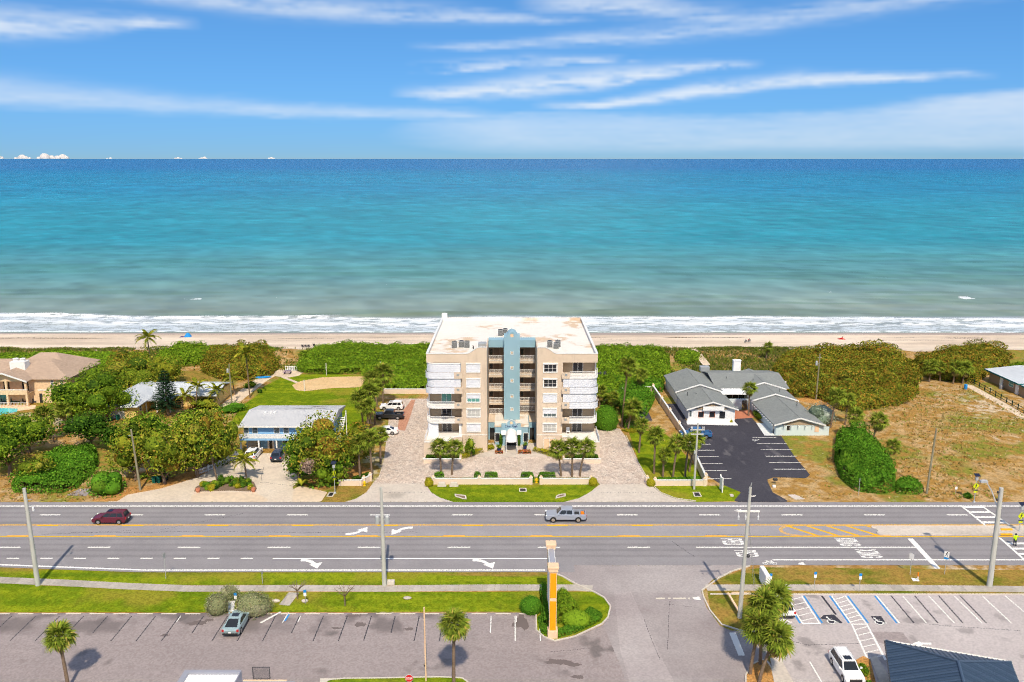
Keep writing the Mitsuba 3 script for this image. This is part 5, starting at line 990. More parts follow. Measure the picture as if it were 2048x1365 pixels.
def tree(bx, by, w, top, pal, label, group=None, name='broadleaf_tree', low=.30, depth=1.0, leaf=.42, dens=16.0, lobes=12, cat='tree'):
    """Tree standing where (bx, by) meets the ground; w and top give its crown's width and highest point."""
    b = at(bx, by); h = max(hgt(top, b[1]), 1.5) * .96; rx = .88 * w / 2 / ppm(b[1], h * .6); zb = h * low; rz = (h - zb) / 2
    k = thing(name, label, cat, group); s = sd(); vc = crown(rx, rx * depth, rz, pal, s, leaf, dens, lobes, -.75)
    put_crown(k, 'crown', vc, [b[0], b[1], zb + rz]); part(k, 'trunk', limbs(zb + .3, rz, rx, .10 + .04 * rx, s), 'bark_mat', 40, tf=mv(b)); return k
def bush(bx, by, w, top, pal, label, group=None, name='shrub', depth=1.0, leaf=.24, dens=22, lobes=9, tight=.5, cat='shrub', h=None):
    b = at(bx, by); h = h or max(hgt(top, b[1]), .5); rx = w / 2 / ppm(b[1], h * .5)
    k = thing(name, label, cat, group); s = sd(); vc = crown(rx, rx * depth, h * .60, pal, s, leaf, dens, lobes, -.62, tight)
    put_crown(k, 'foliage', vc, [b[0], b[1], h * .38]); part(k, 'stem', tube([[0, 0, -.1], [0, 0, h * .4]], [.09, .05], 6), 'bark_mat', tf=mv(b)); return k
def thicket(name, poly, H, pal, label, kind=None, leaf=.42, dens=9, edge=2.5, lump=.35, scale=.22, cat='thicket', zf=None, group=None, wob=.6, side=True):
    """A mass of foliage over a patch of ground: domed edges, lumpy top, leaves over its whole skin."""
    g = poly if hasattr(poly, 'area') else Polygon([q[:2] for q in poly]); g = g.buffer(0); rng = np.random.default_rng(sd())
    def base(x, y): return zf(x, y) if zf else 0 * x
    def height(x, y):
        d = shapely.distance(shapely.points(x, y), g.boundary); t = np.clip(d / edge, 0, 1)
        q = np.stack([x * scale, y * scale, 0 * x + SEED[0]], -1); n = meshkit.fbm(q, 3, 7); m = meshkit.noise(q * 4.3, 3)
        c = meshkit.noise(q * 2.1 + 5.5, 9); c = 1 - np.abs(2 * c - 1)
        return H * np.sqrt(np.maximum(1 - (1 - t) ** 2, 0)) * (1 - lump + 2 * lump * (n - .1) + (.22 if H < 3 else .42) * (m - .5) - lump * .75 * (c > .72) * (c - .72) / .28) + .05, t
    x0, y0, x1, y1 = g.bounds; n = int((x1 - x0) * (y1 - y0) * dens)
    x, y = rng.uniform(x0, x1, n), rng.uniform(y0, y1, n); k = shapely.contains_xy(g, x, y); x, y = x[k], y[k]
    h, t = height(x, y); e = .3; hx = (height(x + e, y)[0] - h) / e; hy = (height(x, y + e)[0] - h) / e
    z = h - np.abs(rng.normal(0, .10, len(h))) * np.minimum(h, 2.0); P = np.column_stack([x, y, base(x, y) + z]); nr = np.column_stack([-hx, -hy, np.ones(len(x))]); nr /= np.linalg.norm(nr, axis=1, keepdims=True)
    big = meshkit.fbm(np.stack([x * .11, y * .11, 0 * x + 3 + SEED[0]], -1), 3, 4)[:, None]
    B = Bunch(); B.add(*leaves(P, nr, leaf, pick(pal, len(P), rng) * (.55 + .92 * big), rng, wob))
    if side:
        L = g.exterior.length; m = int(L * H * dens * .9); q = shapely.line_interpolate_point(g.exterior, rng.uniform(0, L, m)); qx, qy = shapely.get_x(q), shapely.get_y(q)
        cx, cy = g.centroid.x, g.centroid.y; out = np.column_stack([qx - cx, qy - cy, 0 * qx]); out /= np.linalg.norm(out, axis=1, keepdims=True) + 1e-9
        inn = rng.uniform(.0, .35 * edge, m); zz = base(qx, qy) + rng.uniform(0, 1, m) * H * .62 * np.sqrt(inn / (.35 * edge) + .15)
        B.add(*leaves(np.column_stack([qx - out[:, 0] * inn, qy - out[:, 1] * inn, zz]), out + [0, 0, .3], leaf, pick(pal, m, rng) * .9, rng, wob))
    if H >= 1.9:                                        # separate leafy heads push up out of the mass
        r0 = 1.25 if H < 2.6 else 1.7 if H < 4 else 2.3; m = int(g.area / (r0 * r0 * 3.4)); k = 0; inner = g.buffer(-r0 * .45)
        while k < m and inner.area > 0:
            qx, qy = rng.uniform(x0, x1), rng.uniform(y0, y1)
            if not inner.contains(Point(qx, qy)): continue
            k += 1; r = r0 * rng.uniform(.65, 1.25); hz = float(height(np.array([qx]), np.array([qy]))[0][0]); (vv, ff), cc = crown(r, r * rng.uniform(.8, 1.2), r * .62, pal, 5000 + SEED[0] * 300 + k, leaf, dens * 1.1, 6, -.4, .15, False)
            B.add(np.asarray(vv) + [qx, qy, float(base(np.array([qx]), np.array([qy]))[0]) + hz - r * .22], ff, cc * rng.uniform(.72, 1.25))
    st = max(.16, min(1.2, edge * .5, min(x1 - x0, y1 - y0) / 5)); gx, gy = np.meshgrid(np.arange(x0, x1 + st, st), np.arange(y0, y1 + st, st)); ins = shapely.contains_xy(g, gx.ravel(), gy.ravel()).reshape(gx.shape)
    hh = height(gx.ravel(), gy.ravel())[0].reshape(gx.shape) * .82; v = np.column_stack([gx.ravel(), gy.ravel(), (base(gx, gy) + np.where(ins, hh, 0)).ravel()])
    ii = np.arange(gx.size).reshape(gx.shape); ok = ins[:-1, :-1] & ins[1:, :-1] & ins[:-1, 1:] & ins[1:, 1:]
    a, b, c, d = ii[:-1, :-1][ok], ii[:-1, 1:][ok], ii[1:, 1:][ok], ii[1:, :-1][ok]
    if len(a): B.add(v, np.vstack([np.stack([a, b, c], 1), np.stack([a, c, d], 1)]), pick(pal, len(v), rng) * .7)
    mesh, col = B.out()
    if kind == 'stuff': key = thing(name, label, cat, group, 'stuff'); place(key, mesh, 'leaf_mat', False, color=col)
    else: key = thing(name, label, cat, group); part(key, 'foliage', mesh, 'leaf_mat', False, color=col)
    return key
def tufts(name, poly, n, h, pal, label, zf=None, w=.05, spread=.35, blades=5):
    g = poly.buffer(0); rng = np.random.default_rng(sd()); x0, y0, x1, y1 = g.bounds; x, y = rng.uniform(x0, x1, n * 2), rng.uniform(y0, y1, n * 2)
    q = meshkit.fbm(np.stack([x * .10, y * .10, 0 * x + SEED[0]], -1), 3, 5); k = shapely.contains_xy(g, x, y) & (q > rng.uniform(.25, .62, len(x))); x, y = x[k][:n], y[k][:n]; m = len(x)
    z = zf(x, y) if zf else 0 * x; s = h * rng.uniform(.5, 1.4, (m, 1)); col = pick(pal, m, rng); V, C = [], []
    for i in range(blades):
        a = rng.uniform(0, 6.28, m); o = np.column_stack([np.cos(a), np.sin(a), 0 * a]); t = np.column_stack([-np.sin(a), np.cos(a), 0 * a]) * (w * s / h)
        b = np.column_stack([x, y, z]) + o * s * .12; V.append(np.stack([b - t, b + t, b + o * s * spread + [0, 0, 1] * s], 1)); C.append(np.repeat(col * rng.uniform(.8, 1.2, (m, 1)), 3, 0))
    v = np.concatenate([a.reshape(-1, 3) for a in V]); key = thing(name, label, 'grass', None, 'stuff'); place(key, (v, np.arange(len(v)).reshape(-1, 3)), 'leaf_mat', False, color=np.vstack(C)); return key

# --- palms
def fan_frond(seed, pal, size=1.0, pet=.9, seg=13):
    """A cabbage palm leaf along +x: stalk, then a folded fan whose tips droop."""
    rng = np.random.default_rng(seed); B = Bunch(); B.mesh(tube([[0, 0, 0], [pet * .6, 0, .06], [pet, 0, .02]], [.03, .022, .015], 3, False), pick(pal, 1, rng)[0])
    for i in range(seg):
        a = (i / (seg - 1) - .5) * 3.7; L = size * (1.0 - .25 * abs(a) / 1.85) * rng.uniform(.85, 1.1); d = np.array([math.cos(a), math.sin(a), 0]); t = np.array([-math.sin(a), math.cos(a), 0])
        o = np.array([pet, 0, .02]); w = .085 * size; up = .10 * (1 if i % 2 else -1)
        q = [o, o + d * L * .5 + t * w + [0, 0, .05 + .03], o + d * L * .5 - t * w + [0, 0, .05 - .03], o + d * L * .86 + t * w * .55 + [0, 0, -.08], o + d * L * .86 - t * w * .55 + [0, 0, -.10], o + d * L * 1.08 + [0, 0, -.34 * rng.uniform(.5, 1.4)]]
        B.add(np.array(q), [[0, 2, 1], [1, 2, 4], [1, 4, 3], [3, 4, 5]], pick(pal, 1, rng)[0])
    return B.out()
def coco_frond(seed, L=3.0, pal='coco', droop=1.0):
    rng = np.random.default_rng(seed); B = Bunch(); n = 26; s = np.linspace(0, 1, n); P = np.column_stack([L * (s - .18 * s ** 3), 0 * s, L * (.16 * s - .62 * droop * s ** 2.4)])
    B.mesh(tube(P[::3], np.linspace(.035, .008, len(P[::3])), 3, False), pick(pal, 1, rng)[0])
    for i in range(3, n):
        l = L * .26 * math.sin(math.pi * min(1, .12 + s[i] * .86)) ** .6
        for e in (-1, 1):
            o = P[i]; tip = o + np.array([l * .45, e * l * .75, -l * .45 * rng.uniform(.6, 1.3)]); m_ = (o + tip) / 2 + [0, 0, .05]; w = np.array([.075, 0, 0])
            B.add(np.array([o - w, o + w, m_ + w, m_ - w, tip]), [[0, 1, 2], [0, 2, 3], [3, 2, 4]], pick(pal, 1, rng)[0])
    return B.out()
def rot_frond(az, el, roll=0.0):
    ca, sa, ce, se, cr, sr = math.cos(az), math.sin(az), math.cos(el), math.sin(el), math.cos(roll), math.sin(roll)
    return np.array([[ca, -sa, 0], [sa, ca, 0], [0, 0, 1]]) @ np.array([[ce, 0, -se], [0, 1, 0], [se, 0, ce]]) @ np.array([[1, 0, 0], [0, cr, -sr], [0, sr, cr]])
FANS = [fan_frond(i, 'palm') for i in range(5)]; FANS_OLD = [fan_frond(20 + i, 'palm_old', .85) for i in range(3)]
FAN_PLY = [mikit.ply(v, 'leaf_mat', False, color=c) for v, c in FANS]; OLD_PLY = [mikit.ply(v, 'leaf_mat', False, color=c) for v, c in FANS_OLD]
COCO = [coco_frond(i) for i in range(4)]; COCO_PLY = [mikit.ply(v, 'leaf_mat', False, color=c) for v, c in COCO]
def palm_trunk(h, r, bow, seed):
    rng = np.random.default_rng(seed); z = np.linspace(-.2, h, 12); a = rng.uniform(0, 6.28); o = bow * ((z / h).clip(0) ** 1.6 - (z / h).clip(0))
    rr = r * (1.22 - .3 * (z / h).clip(0)) * (1 + .05 * (np.arange(12) % 2)); rr[-2:] *= 1.12
    return tube(np.column_stack([o * math.cos(a), o * math.sin(a), z]), rr, 9)
def sabal(bx, by, top, label, group=None, cx=None, R=1.55, near=False, n=30, old=5, cone=None, skirt=.0, name='cabbage_palm'):
    """Cabbage palm rooted at (bx, by); top is the highest point of its round head of fans."""
    b = at(bx, by); h = max(hgt(top, b[1]) - .85 * R, 1.0); k = thing(name, label, 'palm tree', group); s = sd(); rng = np.random.default_rng(s); sc = R / 1.55
    lean = 0 if cx is None else (cx - bx) / ppm(b[1], h)
    tr = palm_trunk(h, .15, .15, s); tr.vertices[:, 0] += lean * (tr.vertices[:, 2] / h).clip(0) ** 1.5; part(k, 'trunk', tr, 'bark_mat', 50, tf=mv(b)); o = np.array([b[0] + lean, b[1], h])
    fr = []
    for i in range(n + old):
        az = i * 2.39996 + rng.uniform(-.2, .2); t = i / n
        el = 1.35 - 2.0 * t ** .9 + rng.uniform(-.12, .12) if i < n else -1.0 - rng.uniform(0, .35); fr.append((rot_frond(az, el, rng.uniform(-.5, .5)) * sc * rng.uniform(.88, 1.1), i >= n, i))
    if near:
        for M, isold, i in fr:
            m4 = np.eye(4); m4[:3, :3] = M; m4[:3, 3] = o; part(k, 'frond', (OLD_PLY[i % 3] if isold else FAN_PLY[i % 5]), tf=m4)
    else:
        B = Bunch()
        for M, isold, i in fr:
            (v, f), c = (FANS_OLD[i % 3] if isold else FANS[i % 5]); B.add(np.asarray(v) @ M.T, f, c * rng.uniform(.85, 1.15))
        put_crown(k, 'crown', B.out(), o)
    return k
def coconut(bx, by, top, label, R=2.6, cx=None, n=15, near=True, group=None, name='coconut_palm', droop=1.0):
    b = at(bx, by); h = max(hgt(top, b[1]) - .45 * R, 1.2); k = thing(name, label, 'palm tree', group); s = sd(); rng = np.random.default_rng(s); lean = 0 if cx is None else (cx - bx) / ppm(b[1], h)
    tr = palm_trunk(h, .12, .4, s); tr.vertices[:, 0] += lean * (tr.vertices[:, 2] / h).clip(0) ** 1.5; part(k, 'trunk', tr, 'bark_mat', 50, tf=mv(b)); o = np.array([b[0] + lean, b[1], h])
    B = Bunch()
    for i in range(n):
        az = i * 2.39996 + rng.uniform(-.25, .25); el = 1.15 - 1.55 * i / n + rng.uniform(-.12, .12); M = rot_frond(az, el, rng.uniform(-.3, .3)) * R / 3.0 * rng.uniform(.88, 1.1)
        if near: m4 = np.eye(4); m4[:3, :3] = M; m4[:3, 3] = o; part(k, 'frond', COCO_PLY[i % 4], tf=m4)
        else: (v, f), c = COCO[i % 4]; B.add(np.asarray(v) @ M.T, f, c)
    if not near: put_crown(k, 'crown', B.out(), o)
    return k

# --- dune vegetation
def wpoly(*pts): return Polygon([at(*p)[:2] for p in pts])
thicket('sea_grape_thicket', soft(wpoly((588, 742), (600, 722), (640, 706), (700, 700), (760, 702), (852, 704), (930, 706), (930, 786), (768, 786), (745, 768), (720, 748), (660, 749), (612, 748)), 2), 2.0, 'mass', 'wide bright green sea grape thicket filling the dune left of the condominium', edge=2.0, lump=.30, dens=11, zf=land_z, leaf=.42)
thicket('sea_grape_thicket', soft(wpoly((1100, 705), (1250, 705), (1320, 708), (1338, 722), (1342, 748), (1322, 775), (1270, 786), (1200, 790), (1100, 790)), 2), 2.3, 'mass', 'bright green sea grape thicket on the dune right of the condominium', edge=2.0, lump=.30, dens=11, zf=land_z, leaf=.42)
thicket('sea_grape_thicket', soft(wpoly((1350, 716), (1375, 708), (1400, 716), (1398, 731), (1370, 734), (1350, 728)), 1), 1.3, 'mass', 'small round green thicket beside the sandy beach path', edge=1.5, dens=12, zf=land_z)
thicket('sea_grape_thicket', soft(wpoly((1545, 740), (1560, 724), (1610, 716), (1700, 716), (1780, 722), (1830, 738), (1838, 790), (1800, 812), (1740, 822), (1690, 828), (1640, 800), (1585, 795), (1555, 775)), 2), 4.3, 'rust', 'huge rusty green sea grape thicket between plaza and vacant field', edge=6, lump=.42, scale=.16, dens=13, zf=land_z, leaf=.42)
thicket('sea_grape_thicket', soft(wpoly((1815, 740), (1850, 722), (1900, 712), (1960, 708), (2005, 716), (2020, 735), (2010, 748), (1975, 752), (1950, 770), (1900, 765), (1860, 760)), 2), 4.1, 'rust', 'rust brown sea grape thicket at the end of the beach path, far right', edge=6, lump=.42, scale=.16, dens=13, zf=land_z, leaf=.42)
thicket('sea_grape_thicket', soft(wpoly((2010, 742), (2030, 733), (2080, 735), (2100, 748), (2030, 752)), 1), 1.8, 'mass', 'low green scrub behind the tan brick house at right edge', edge=1.6, zf=land_z)
thicket('sea_grape_thicket', soft(wpoly((400, 745), (410, 722), (440, 712), (490, 712), (545, 716), (560, 735), (545, 752), (500, 762), (440, 762)), 2), 3.8, 'rust', 'rust coloured sea grape clump behind the tall coconut palm', edge=5, lump=.4, scale=.2, dens=12, zf=land_z)
thicket('sea_grape_thicket', soft(wpoly((300, 735), (320, 715), (370, 705), (430, 706), (425, 730), (350, 738)), 2), 2.2, 'mass', 'green scrub on the dune behind the yellow lawn', edge=2.5, lump=.4, dens=11, zf=land_z)
thicket('sea_grape_thicket', soft(wpoly((-80, 740), (-80, 722), (40, 716), (110, 712), (200, 716), (300, 712), (300, 735), (200, 742), (60, 745)), 2), 1.6, 'mass', 'low green scrub behind the tan two storey house', edge=2.5, lump=.45, scale=.12, dens=10, zf=land_z)
thicket('sea_grape_thicket', soft(wpoly((380, 704), (450, 698), (535, 700), (560, 712), (480, 714), (400, 712)), 1.5), 1.2, 'mass', 'low green scrub along the beach edge left of the sand path', edge=1.6, lump=.4, dens=10, zf=land_z)
rs = np.random.default_rng(5)
for i, (a, b, w, d) in enumerate(((20, 702, 60, 8), (150, 703, 70, 7), (235, 700, 60, 8), (320, 703, 50, 5), (1480, 702, 110, 5), (1400, 703, 60, 5), (1250, 700, 50, 5), (1570, 705, 60, 6))):
    thicket('dune_scrub', soft(wpoly((a - w / 2, b), (a - w / 4, b - d / 2), (a + w / 3, b - d / 2), (a + w / 2, b), (a + w / 4, b + d / 2), (a - w / 3, b + d / 2)), 1), .8, 'dune', 'low olive scrub creeping over the dune crest', 'stuff', edge=1.6, dens=10, zf=land_z, cat='scrub', leaf=.34)
tufts('dune_grass', sbox(-175, 205, -48, 231), 9000, .55, 'dune', 'wispy dune grass between the houses and the beach at left', land_z, .09)
tufts('dune_grass', sbox(28, 200, 75, 231), 8000, .55, 'dune', 'wispy olive dune grass behind the plaza', land_z, .09)
tufts('dune_grass', sbox(-48, 223, 28, 232), 2200, .5, 'dune', 'wispy dune grass along the beach behind the condominium', land_z, .09)
tufts('weeds', px((1600, 1000), (1630, 960), (1700, 850), (1800, 790), (1860, 770), (1930, 775), (2200, 900), (2200, 1000)), 5500, .26, 'straw', 'dry straw coloured weeds over the vacant field', None, .07, .7)
tufts('weeds', px((0, 1003), (10, 960), (150, 870), (400, 940), (200, 1003)), 1600, .25, 'straw', 'dry weeds on the verge at far left', None, .06, .7)

# --- trees and shrubs left of the driveway
Gt = 'sea grape and ficus trees around the left houses'
tree(20, 950, 125, 832, 'green', 'leafy green tree cut off by the left edge above the verge', Gt, low=.2, leaf=.42)
tree(58, 905, 125, 826, 'green', 'broad green tree below the swimming pool at far left', Gt, low=.25)
tree(5, 882, 100, 830, 'mass', 'low bright green tree in front of the pool, far left', Gt, low=.1)
tree(185, 902, 118, 825, 'deep', 'dark green tree with a visible trunk left of the yellow house bins', Gt, low=.32, depth=.8)
tree(228, 905, 50, 848, 'deep', 'small dark green tree at the right side of the dark trunked tree', Gt, low=.3)
tree(150, 845, 120, 757, 'green', 'bright green tree in front of the tan house corner', Gt, low=.1)
tree(215, 842, 120, 742, 'green', 'large green tree between the tan house and the white metal roof', Gt, low=.1)
tree(262, 795, 130, 712, 'grape', 'brownish green sea grape tree behind the white metal roof', Gt, low=.1)
tree(215, 800, 110, 728, 'green', 'green tree right behind the tan house roof', Gt, low=.1)
tree(262, 770, 100, 698, 'rust', 'rusty sea grape tree left of the lone palm near the beach', Gt, low=.1)
tree(330, 770, 90, 710, 'grape', 'mid green sea grape tree right of the lone palm near the beach', Gt, low=.1)
tree(272, 960, 110, 842, 'grape', 'yellowish green sea grape tree behind the leaning wooden pole', Gt, low=.12, leaf=.44)
tree(330, 968, 120, 850, 'grape', 'large rusty sea grape tree behind the banana plants', Gt, low=.12, leaf=.46)
tree(395, 955, 120, 828, 'grape', 'large sea grape tree behind the white fence', Gt, low=.12, leaf=.46)
tree(440, 925, 95, 815, 'grape', 'sea grape tree touching the left end of the blue house', Gt, low=.1, leaf=.44)
tree(300, 905, 110, 825, 'green', 'lighter green tree in front of the yellow house porch', Gt, low=.15)
tree(385, 890, 110, 822, 'green', 'green tree between the yellow house and the big sea grapes', Gt, low=.15)
tree(640, 962, 140, 828, 'grape', 'big round sea grape tree hiding the right half of the blue house', Gt, low=.06, leaf=.46, dens=17, lobes=16)
tree(598, 962, 70, 868, 'deep', 'green lobe of foliage leaning over the blue house driveway', Gt, low=.08, leaf=.42)
tree(708, 935, 95, 846, 'rust', 'brownish sea grape tree left of the silver sedan', Gt, low=.08, leaf=.44)
tree(668, 968, 85, 900, 'green', 'low green tree beside the solar powered crossing sign', Gt, low=.06)
put_dead = part(thing('dead_branch', 'patch of dead pinkish brown leaves hanging in the big sea grape tree', 'branch'), 'leaves', *(lambda vc: (vc[0], 'leaf_mat', False))(crown(1.2, .9, 1.3, 'dead', 77, .34, 26, 5, -.9)), tf=mv([at(636, 962)[0], at(636, 962)[1] - 5.9, 4.6]), color=crown(1.2, .9, 1.3, 'dead', 77, .34, 26, 5, -.9)[1])
thicket('hedge', soft(px((22, 975), (60, 938), (110, 915), (150, 905), (192, 900), (198, 930), (180, 955), (155, 978), (120, 988), (60, 989), (30, 988)), 1), 2.3, 'hedge', 'long bright green hedge mass on the verge at far left', edge=2.2, lump=.4, scale=.35, dens=15, leaf=.36, cat='hedge')
tree(80, 968, 75, 908, 'grape', 'small brownish tree rising out of the long hedge', Gt, low=.2, leaf=.36)
bush(215, 985, 72, 938, 'hedge', 'bright green bush right of the grey concrete slab', None, leaf=.34, dens=16, tight=.35, lobes=12)
# Norfolk pine
b = at(336, 832); hp = hgt(742, b[1]); k = thing('norfolk_pine', 'dark conifer with tiered branches in front of the white metal roof', 'tree'); part(k, 'trunk', tube([[0, 0, -.2], [0, 0, hp]], [.22, .04], 8), 'bark_mat', tf=mv(b))
rng = np.random.default_rng(3); B = Bunch()
for i, z in enumerate(np.linspace(hp * .18, hp * .98, 13)):
    L = 3.5 * (1 - z / hp) ** .75 + .35
    for j in range(8):
        a = j / 8 * 6.28 + i * .5; n = int(60 * L / 2); s = rng.uniform(.15, 1, n) * L; o = np.column_stack([math.cos(a) * s, math.sin(a) * s, z + .10 * s - .03 * s ** 2 + rng.normal(0, .06, n)]) + np.column_stack([-math.sin(a) * rng.normal(0, .22, n), math.cos(a) * rng.normal(0, .22, n), 0 * s])
        B.add(*leaves(o, np.tile([0, 0, 1.0], (n, 1)), .34, pick('pine', n, rng), rng, .5, .4))
put_crown(k, 'crown', B.out(), b)
# palms, left side
coconut(305, 768, 664, 'tall lone palm with a windblown head near the beach, left', 3.0, 303, 16, False, droop=.9); coconut(500, 796, 692, 'tall coconut palm in front of the rusty sea grape clump', 3.4, 498, 17, False)
coconut(470, 790, 745, 'shorter drooping palm left of the tall coconut palm', 2.8, 466, 13, False); coconut(392, 818, 762, 'ragged yellowing palm right of the dark conifer', 2.6, 398, 13, False); coconut(440, 815, 770, 'ragged palm above the big sea grape trees', 2.6, 436, 13, False)
coconut(362, 832, 782, 'low ragged palm beside the dark conifer', 2.3, 372, 12, False)
Gp = 'cabbage palms around the lots'
for bx, by, top, cx, R, lab in ((108, 885, 815, 95, 2.0, 'cabbage palm with a ragged skirt left of the dark trunked tree'), (60, 905, 858, 55, 1.6, 'cabbage palm half hidden in trees at far left'), (132, 862, 808, 128, 1.6, 'cabbage palm below the tan house corner'),
    (728, 872, 782, 722, 1.9, 'cabbage palm at the left of the grove by the parked pickup'), (742, 868, 768, 742, 1.9, 'cabbage palm in the middle of the grove by the parked pickup'), (750, 850, 760, 752, 1.7, 'cabbage palm at the right of the grove by the parked pickup'),
    (738, 880, 800, 736, 1.7, 'cabbage palm in front of the grove by the parked pickup'), (766, 812, 730, 768, 2.3, 'tall grey green palm at the back of the paved car park'), (755, 815, 745, 742, 1.8, 'palm with brown fronds at the back of the paved car park'),
    (720, 958, 872, 719, 1.7, 'slim palm behind the low wall left of the driveway'), (744, 957, 862, 742, 1.7, 'palm beside the taller wall pier left of the driveway'), (761, 928, 858, 762, 1.5, 'palm at the edge of the paved drive below the silver sedan')):
    sabal(bx, by, top, lab, Gp, cx, R)
Gc = 'cabbage palms in front of the condominium'
for bx, by, top, cx, lab in ((882, 950, 880, 880, 'cabbage palm farthest left in front of the condominium'), (904, 950, 882, 909, 'second cabbage palm from the left in front of the condominium'), (1122, 953, 884, 1114, 'cabbage palm at the left of the trio in front of the condominium'), (1144, 954, 879, 1143, 'middle palm of the trio in front of the condominium'), (1160, 953, 881, 1171, 'right leaning palm of the trio in front of the condominium')):
    sabal(bx, by, top, lab, Gc, cx, 1.6, True, 28, 3)
for bx, by, top, cx, R, lab in ((1244, 856, 718, 1253, 1.9, 'very tall cabbage palm near the right rear corner of the condominium'), (1280, 790, 738, 1281, 1.7, 'cabbage palm behind the short cream wall'), (1199, 815, 772, 1201, 1.6, 'cabbage palm at the left of the pool fence'), (1222, 820, 785, 1225, 1.5, 'cabbage palm right of the pool fence'),
    (1256, 862, 800, 1265, 1.9, 'cabbage palm above the yellow ground cover'), (1250, 858, 815, 1262, 1.4, 'short cabbage palm near the round green bush'), (1278, 906, 838, 1281, 1.5, 'cabbage palm at the left edge of the palm strip'), (1308, 948, 856, 1308, 1.6, 'tall slim palm in the middle of the palm strip'), (1326, 954, 898, 1327, 1.3, 'short palm at the front of the palm strip'),
    (1346, 956, 872, 1352, 1.6, 'palm with pale trunk in the front group of the palm strip'), (1370, 956, 872, 1375, 1.6, 'palm left of the concrete pole in the palm strip'), (1379, 944, 866, 1389, 1.5, 'palm right behind the concrete pole'),
    (1497, 832, 766, 1496, 1.5, 'single palm in the plaza courtyard'), (1532, 722, 686, 1534, 1.4, 'lone palm on the dune behind the plaza'), (1661, 856, 778, 1668, 1.9, 'palm right of the silvery shrub'), (1690, 850, 790, 1692, 1.5, 'palm at the edge of the vacant field, behind'), (1700, 880, 818, 1706, 1.7, 'left palm of the pair above the big dark hedge'), (1744, 892, 828, 1752, 1.8, 'right palm of the pair above the big dark hedge'),
    (1775, 926, 880, 1782, 1.4, 'small palm at the right shoulder of the big dark hedge'), (1858, 765, 722, 1857, 1.9, 'ragged palm left of the beach path'), (1880, 763, 725, 1876, 1.6, 'ragged palm in the middle left of the beach path'), (1906, 768, 722, 1908, 1.9, 'ragged palm with brown skirt beside the beach path'), (1925, 768, 724, 1926, 1.9, 'ragged palm nearest the blue bin'), (1690, 800, 760, 1692, 1.4, 'palm at the front of the huge thicket')):
    sabal(bx, by, top, lab, Gp, cx, R, n=26, old=8)
Gn = 'cabbage palms in the near car parks'
sabal(137, 1376, 1253, 'round headed palm at the bottom left of the near car park', Gn, 130, 1.42, True, 44, 6); sabal(908, 1384, 1228, 'tall palm casting a round shadow on the near car park', Gn, 910, 1.42, True, 44, 8)
for bx, by, top, cx, lab in ((1556, 1290, 1172, 1543, 'rear palm of the clump beside the parking bays'), (1520, 1330, 1185, 1519, 'left palm of the clump on the mulch bed'), (1500, 1350, 1228, 1512, 'middle palm of the clump on the mulch bed'), (1518, 1368, 1250, 1544, 'front right palm of the clump on the mulch bed')):
    sabal(bx, by, top, lab, Gn, cx, 1.75, True, 40, 9)
# coconuts and planted bed in the turning loop
coconut(434, 963, 882, 'yellow green coconut palm at the left of the planted island', 2.8, 424, 16); coconut(493, 963, 908, 'coconut palm at the right of the planted island', 2.6, 491, 15)
BED = soft(px((388, 984), (392, 975), (412, 966), (450, 958), (490, 958), (508, 966), (514, 978), (508, 984), (460, 982)), .3)
struct('planting_bed', slab(BED, 0, .10), 'bark_mat'); rng = np.random.default_rng(8)
for i in range(34):
    while True:
        x = rng.uniform(*np.array(BED.bounds)[[0, 2]]); y = rng.uniform(*np.array(BED.bounds)[[1, 3]])
        if BED.buffer(-.3).contains(Point(x, y)): break
    s = rng.uniform(.35, .75); vc = crown(s, s, s, ['deep', 'green', 'yellow', 'hedge'][i % 4], 900 + i, .2, 30, 5, -.5, .4); lb = {0: 'dark green', 1: 'mid green', 2: 'yellow', 3: 'bright green'}[i % 4]
    k = thing('island_plant', lb + ' low plant in the planted island of the turning loop', 'plant', lb + ' plants in the planted island'); put_crown(k, 'foliage', vc, [x, y, .1 + s * .5])
def strap(bx, by, n, L, pal, label, up=1.1, name='banana_plant'):
    b = at(bx, by); rng = np.random.default_rng(sd()); k = thing(name, label, 'plant')
    for i in range(n):
        a = i * 2.4 + rng.uniform(-.3, .3); s = np.linspace(0, 1, 6); l = L * rng.uniform(.7, 1.1); e = up * rng.uniform(.7, 1.1); r = l * (s * .55 + .3 * s ** 2); z = l * (e * s - .85 * s ** 2.2); w = .22 * l * np.sin(math.pi * np.clip(s * .9 + .08, 0, 1)) ** .8 * .55
        m = ribbon([[[r[j] * math.cos(a) - math.sin(a) * q * w[j], r[j] * math.sin(a) + math.cos(a) * q * w[j], z[j] + .04 * abs(q)] for q in (-1, 0, 1)] for j in range(6)])
        part(k, 'leaf', m, 'leaf_mat', False, tf=mv(b), color=np.repeat(pick(pal, 1, rng), len(m.vertices), 0))
for a in ((288, 958, 9, 1.9, 'banana', 'banana plant at the foot of the leaning wooden pole'), (310, 962, 8, 2.2, 'coco', 'yellowing young palm left of the green bins'), (326, 958, 7, 2.0, 'coco', 'young palm right of the green bins'), (603, 972, 10, 2.0, 'coco', 'bright young palm at the edge of the blue house driveway'), (645, 972, 10, 1.9, 'banana', 'green leafy plant beside the sand bed'), (662, 968, 9, 1.7, 'banana', 'green leafy plant left of the crossing sign'), (625, 975, 8, 1.3, 'banana', 'small leafy plant between the two larger ones by the sand bed'), (684, 962, 9, 1.5, 'banana', 'leafy plant behind the low wall by the crossing sign')): strap(*a)
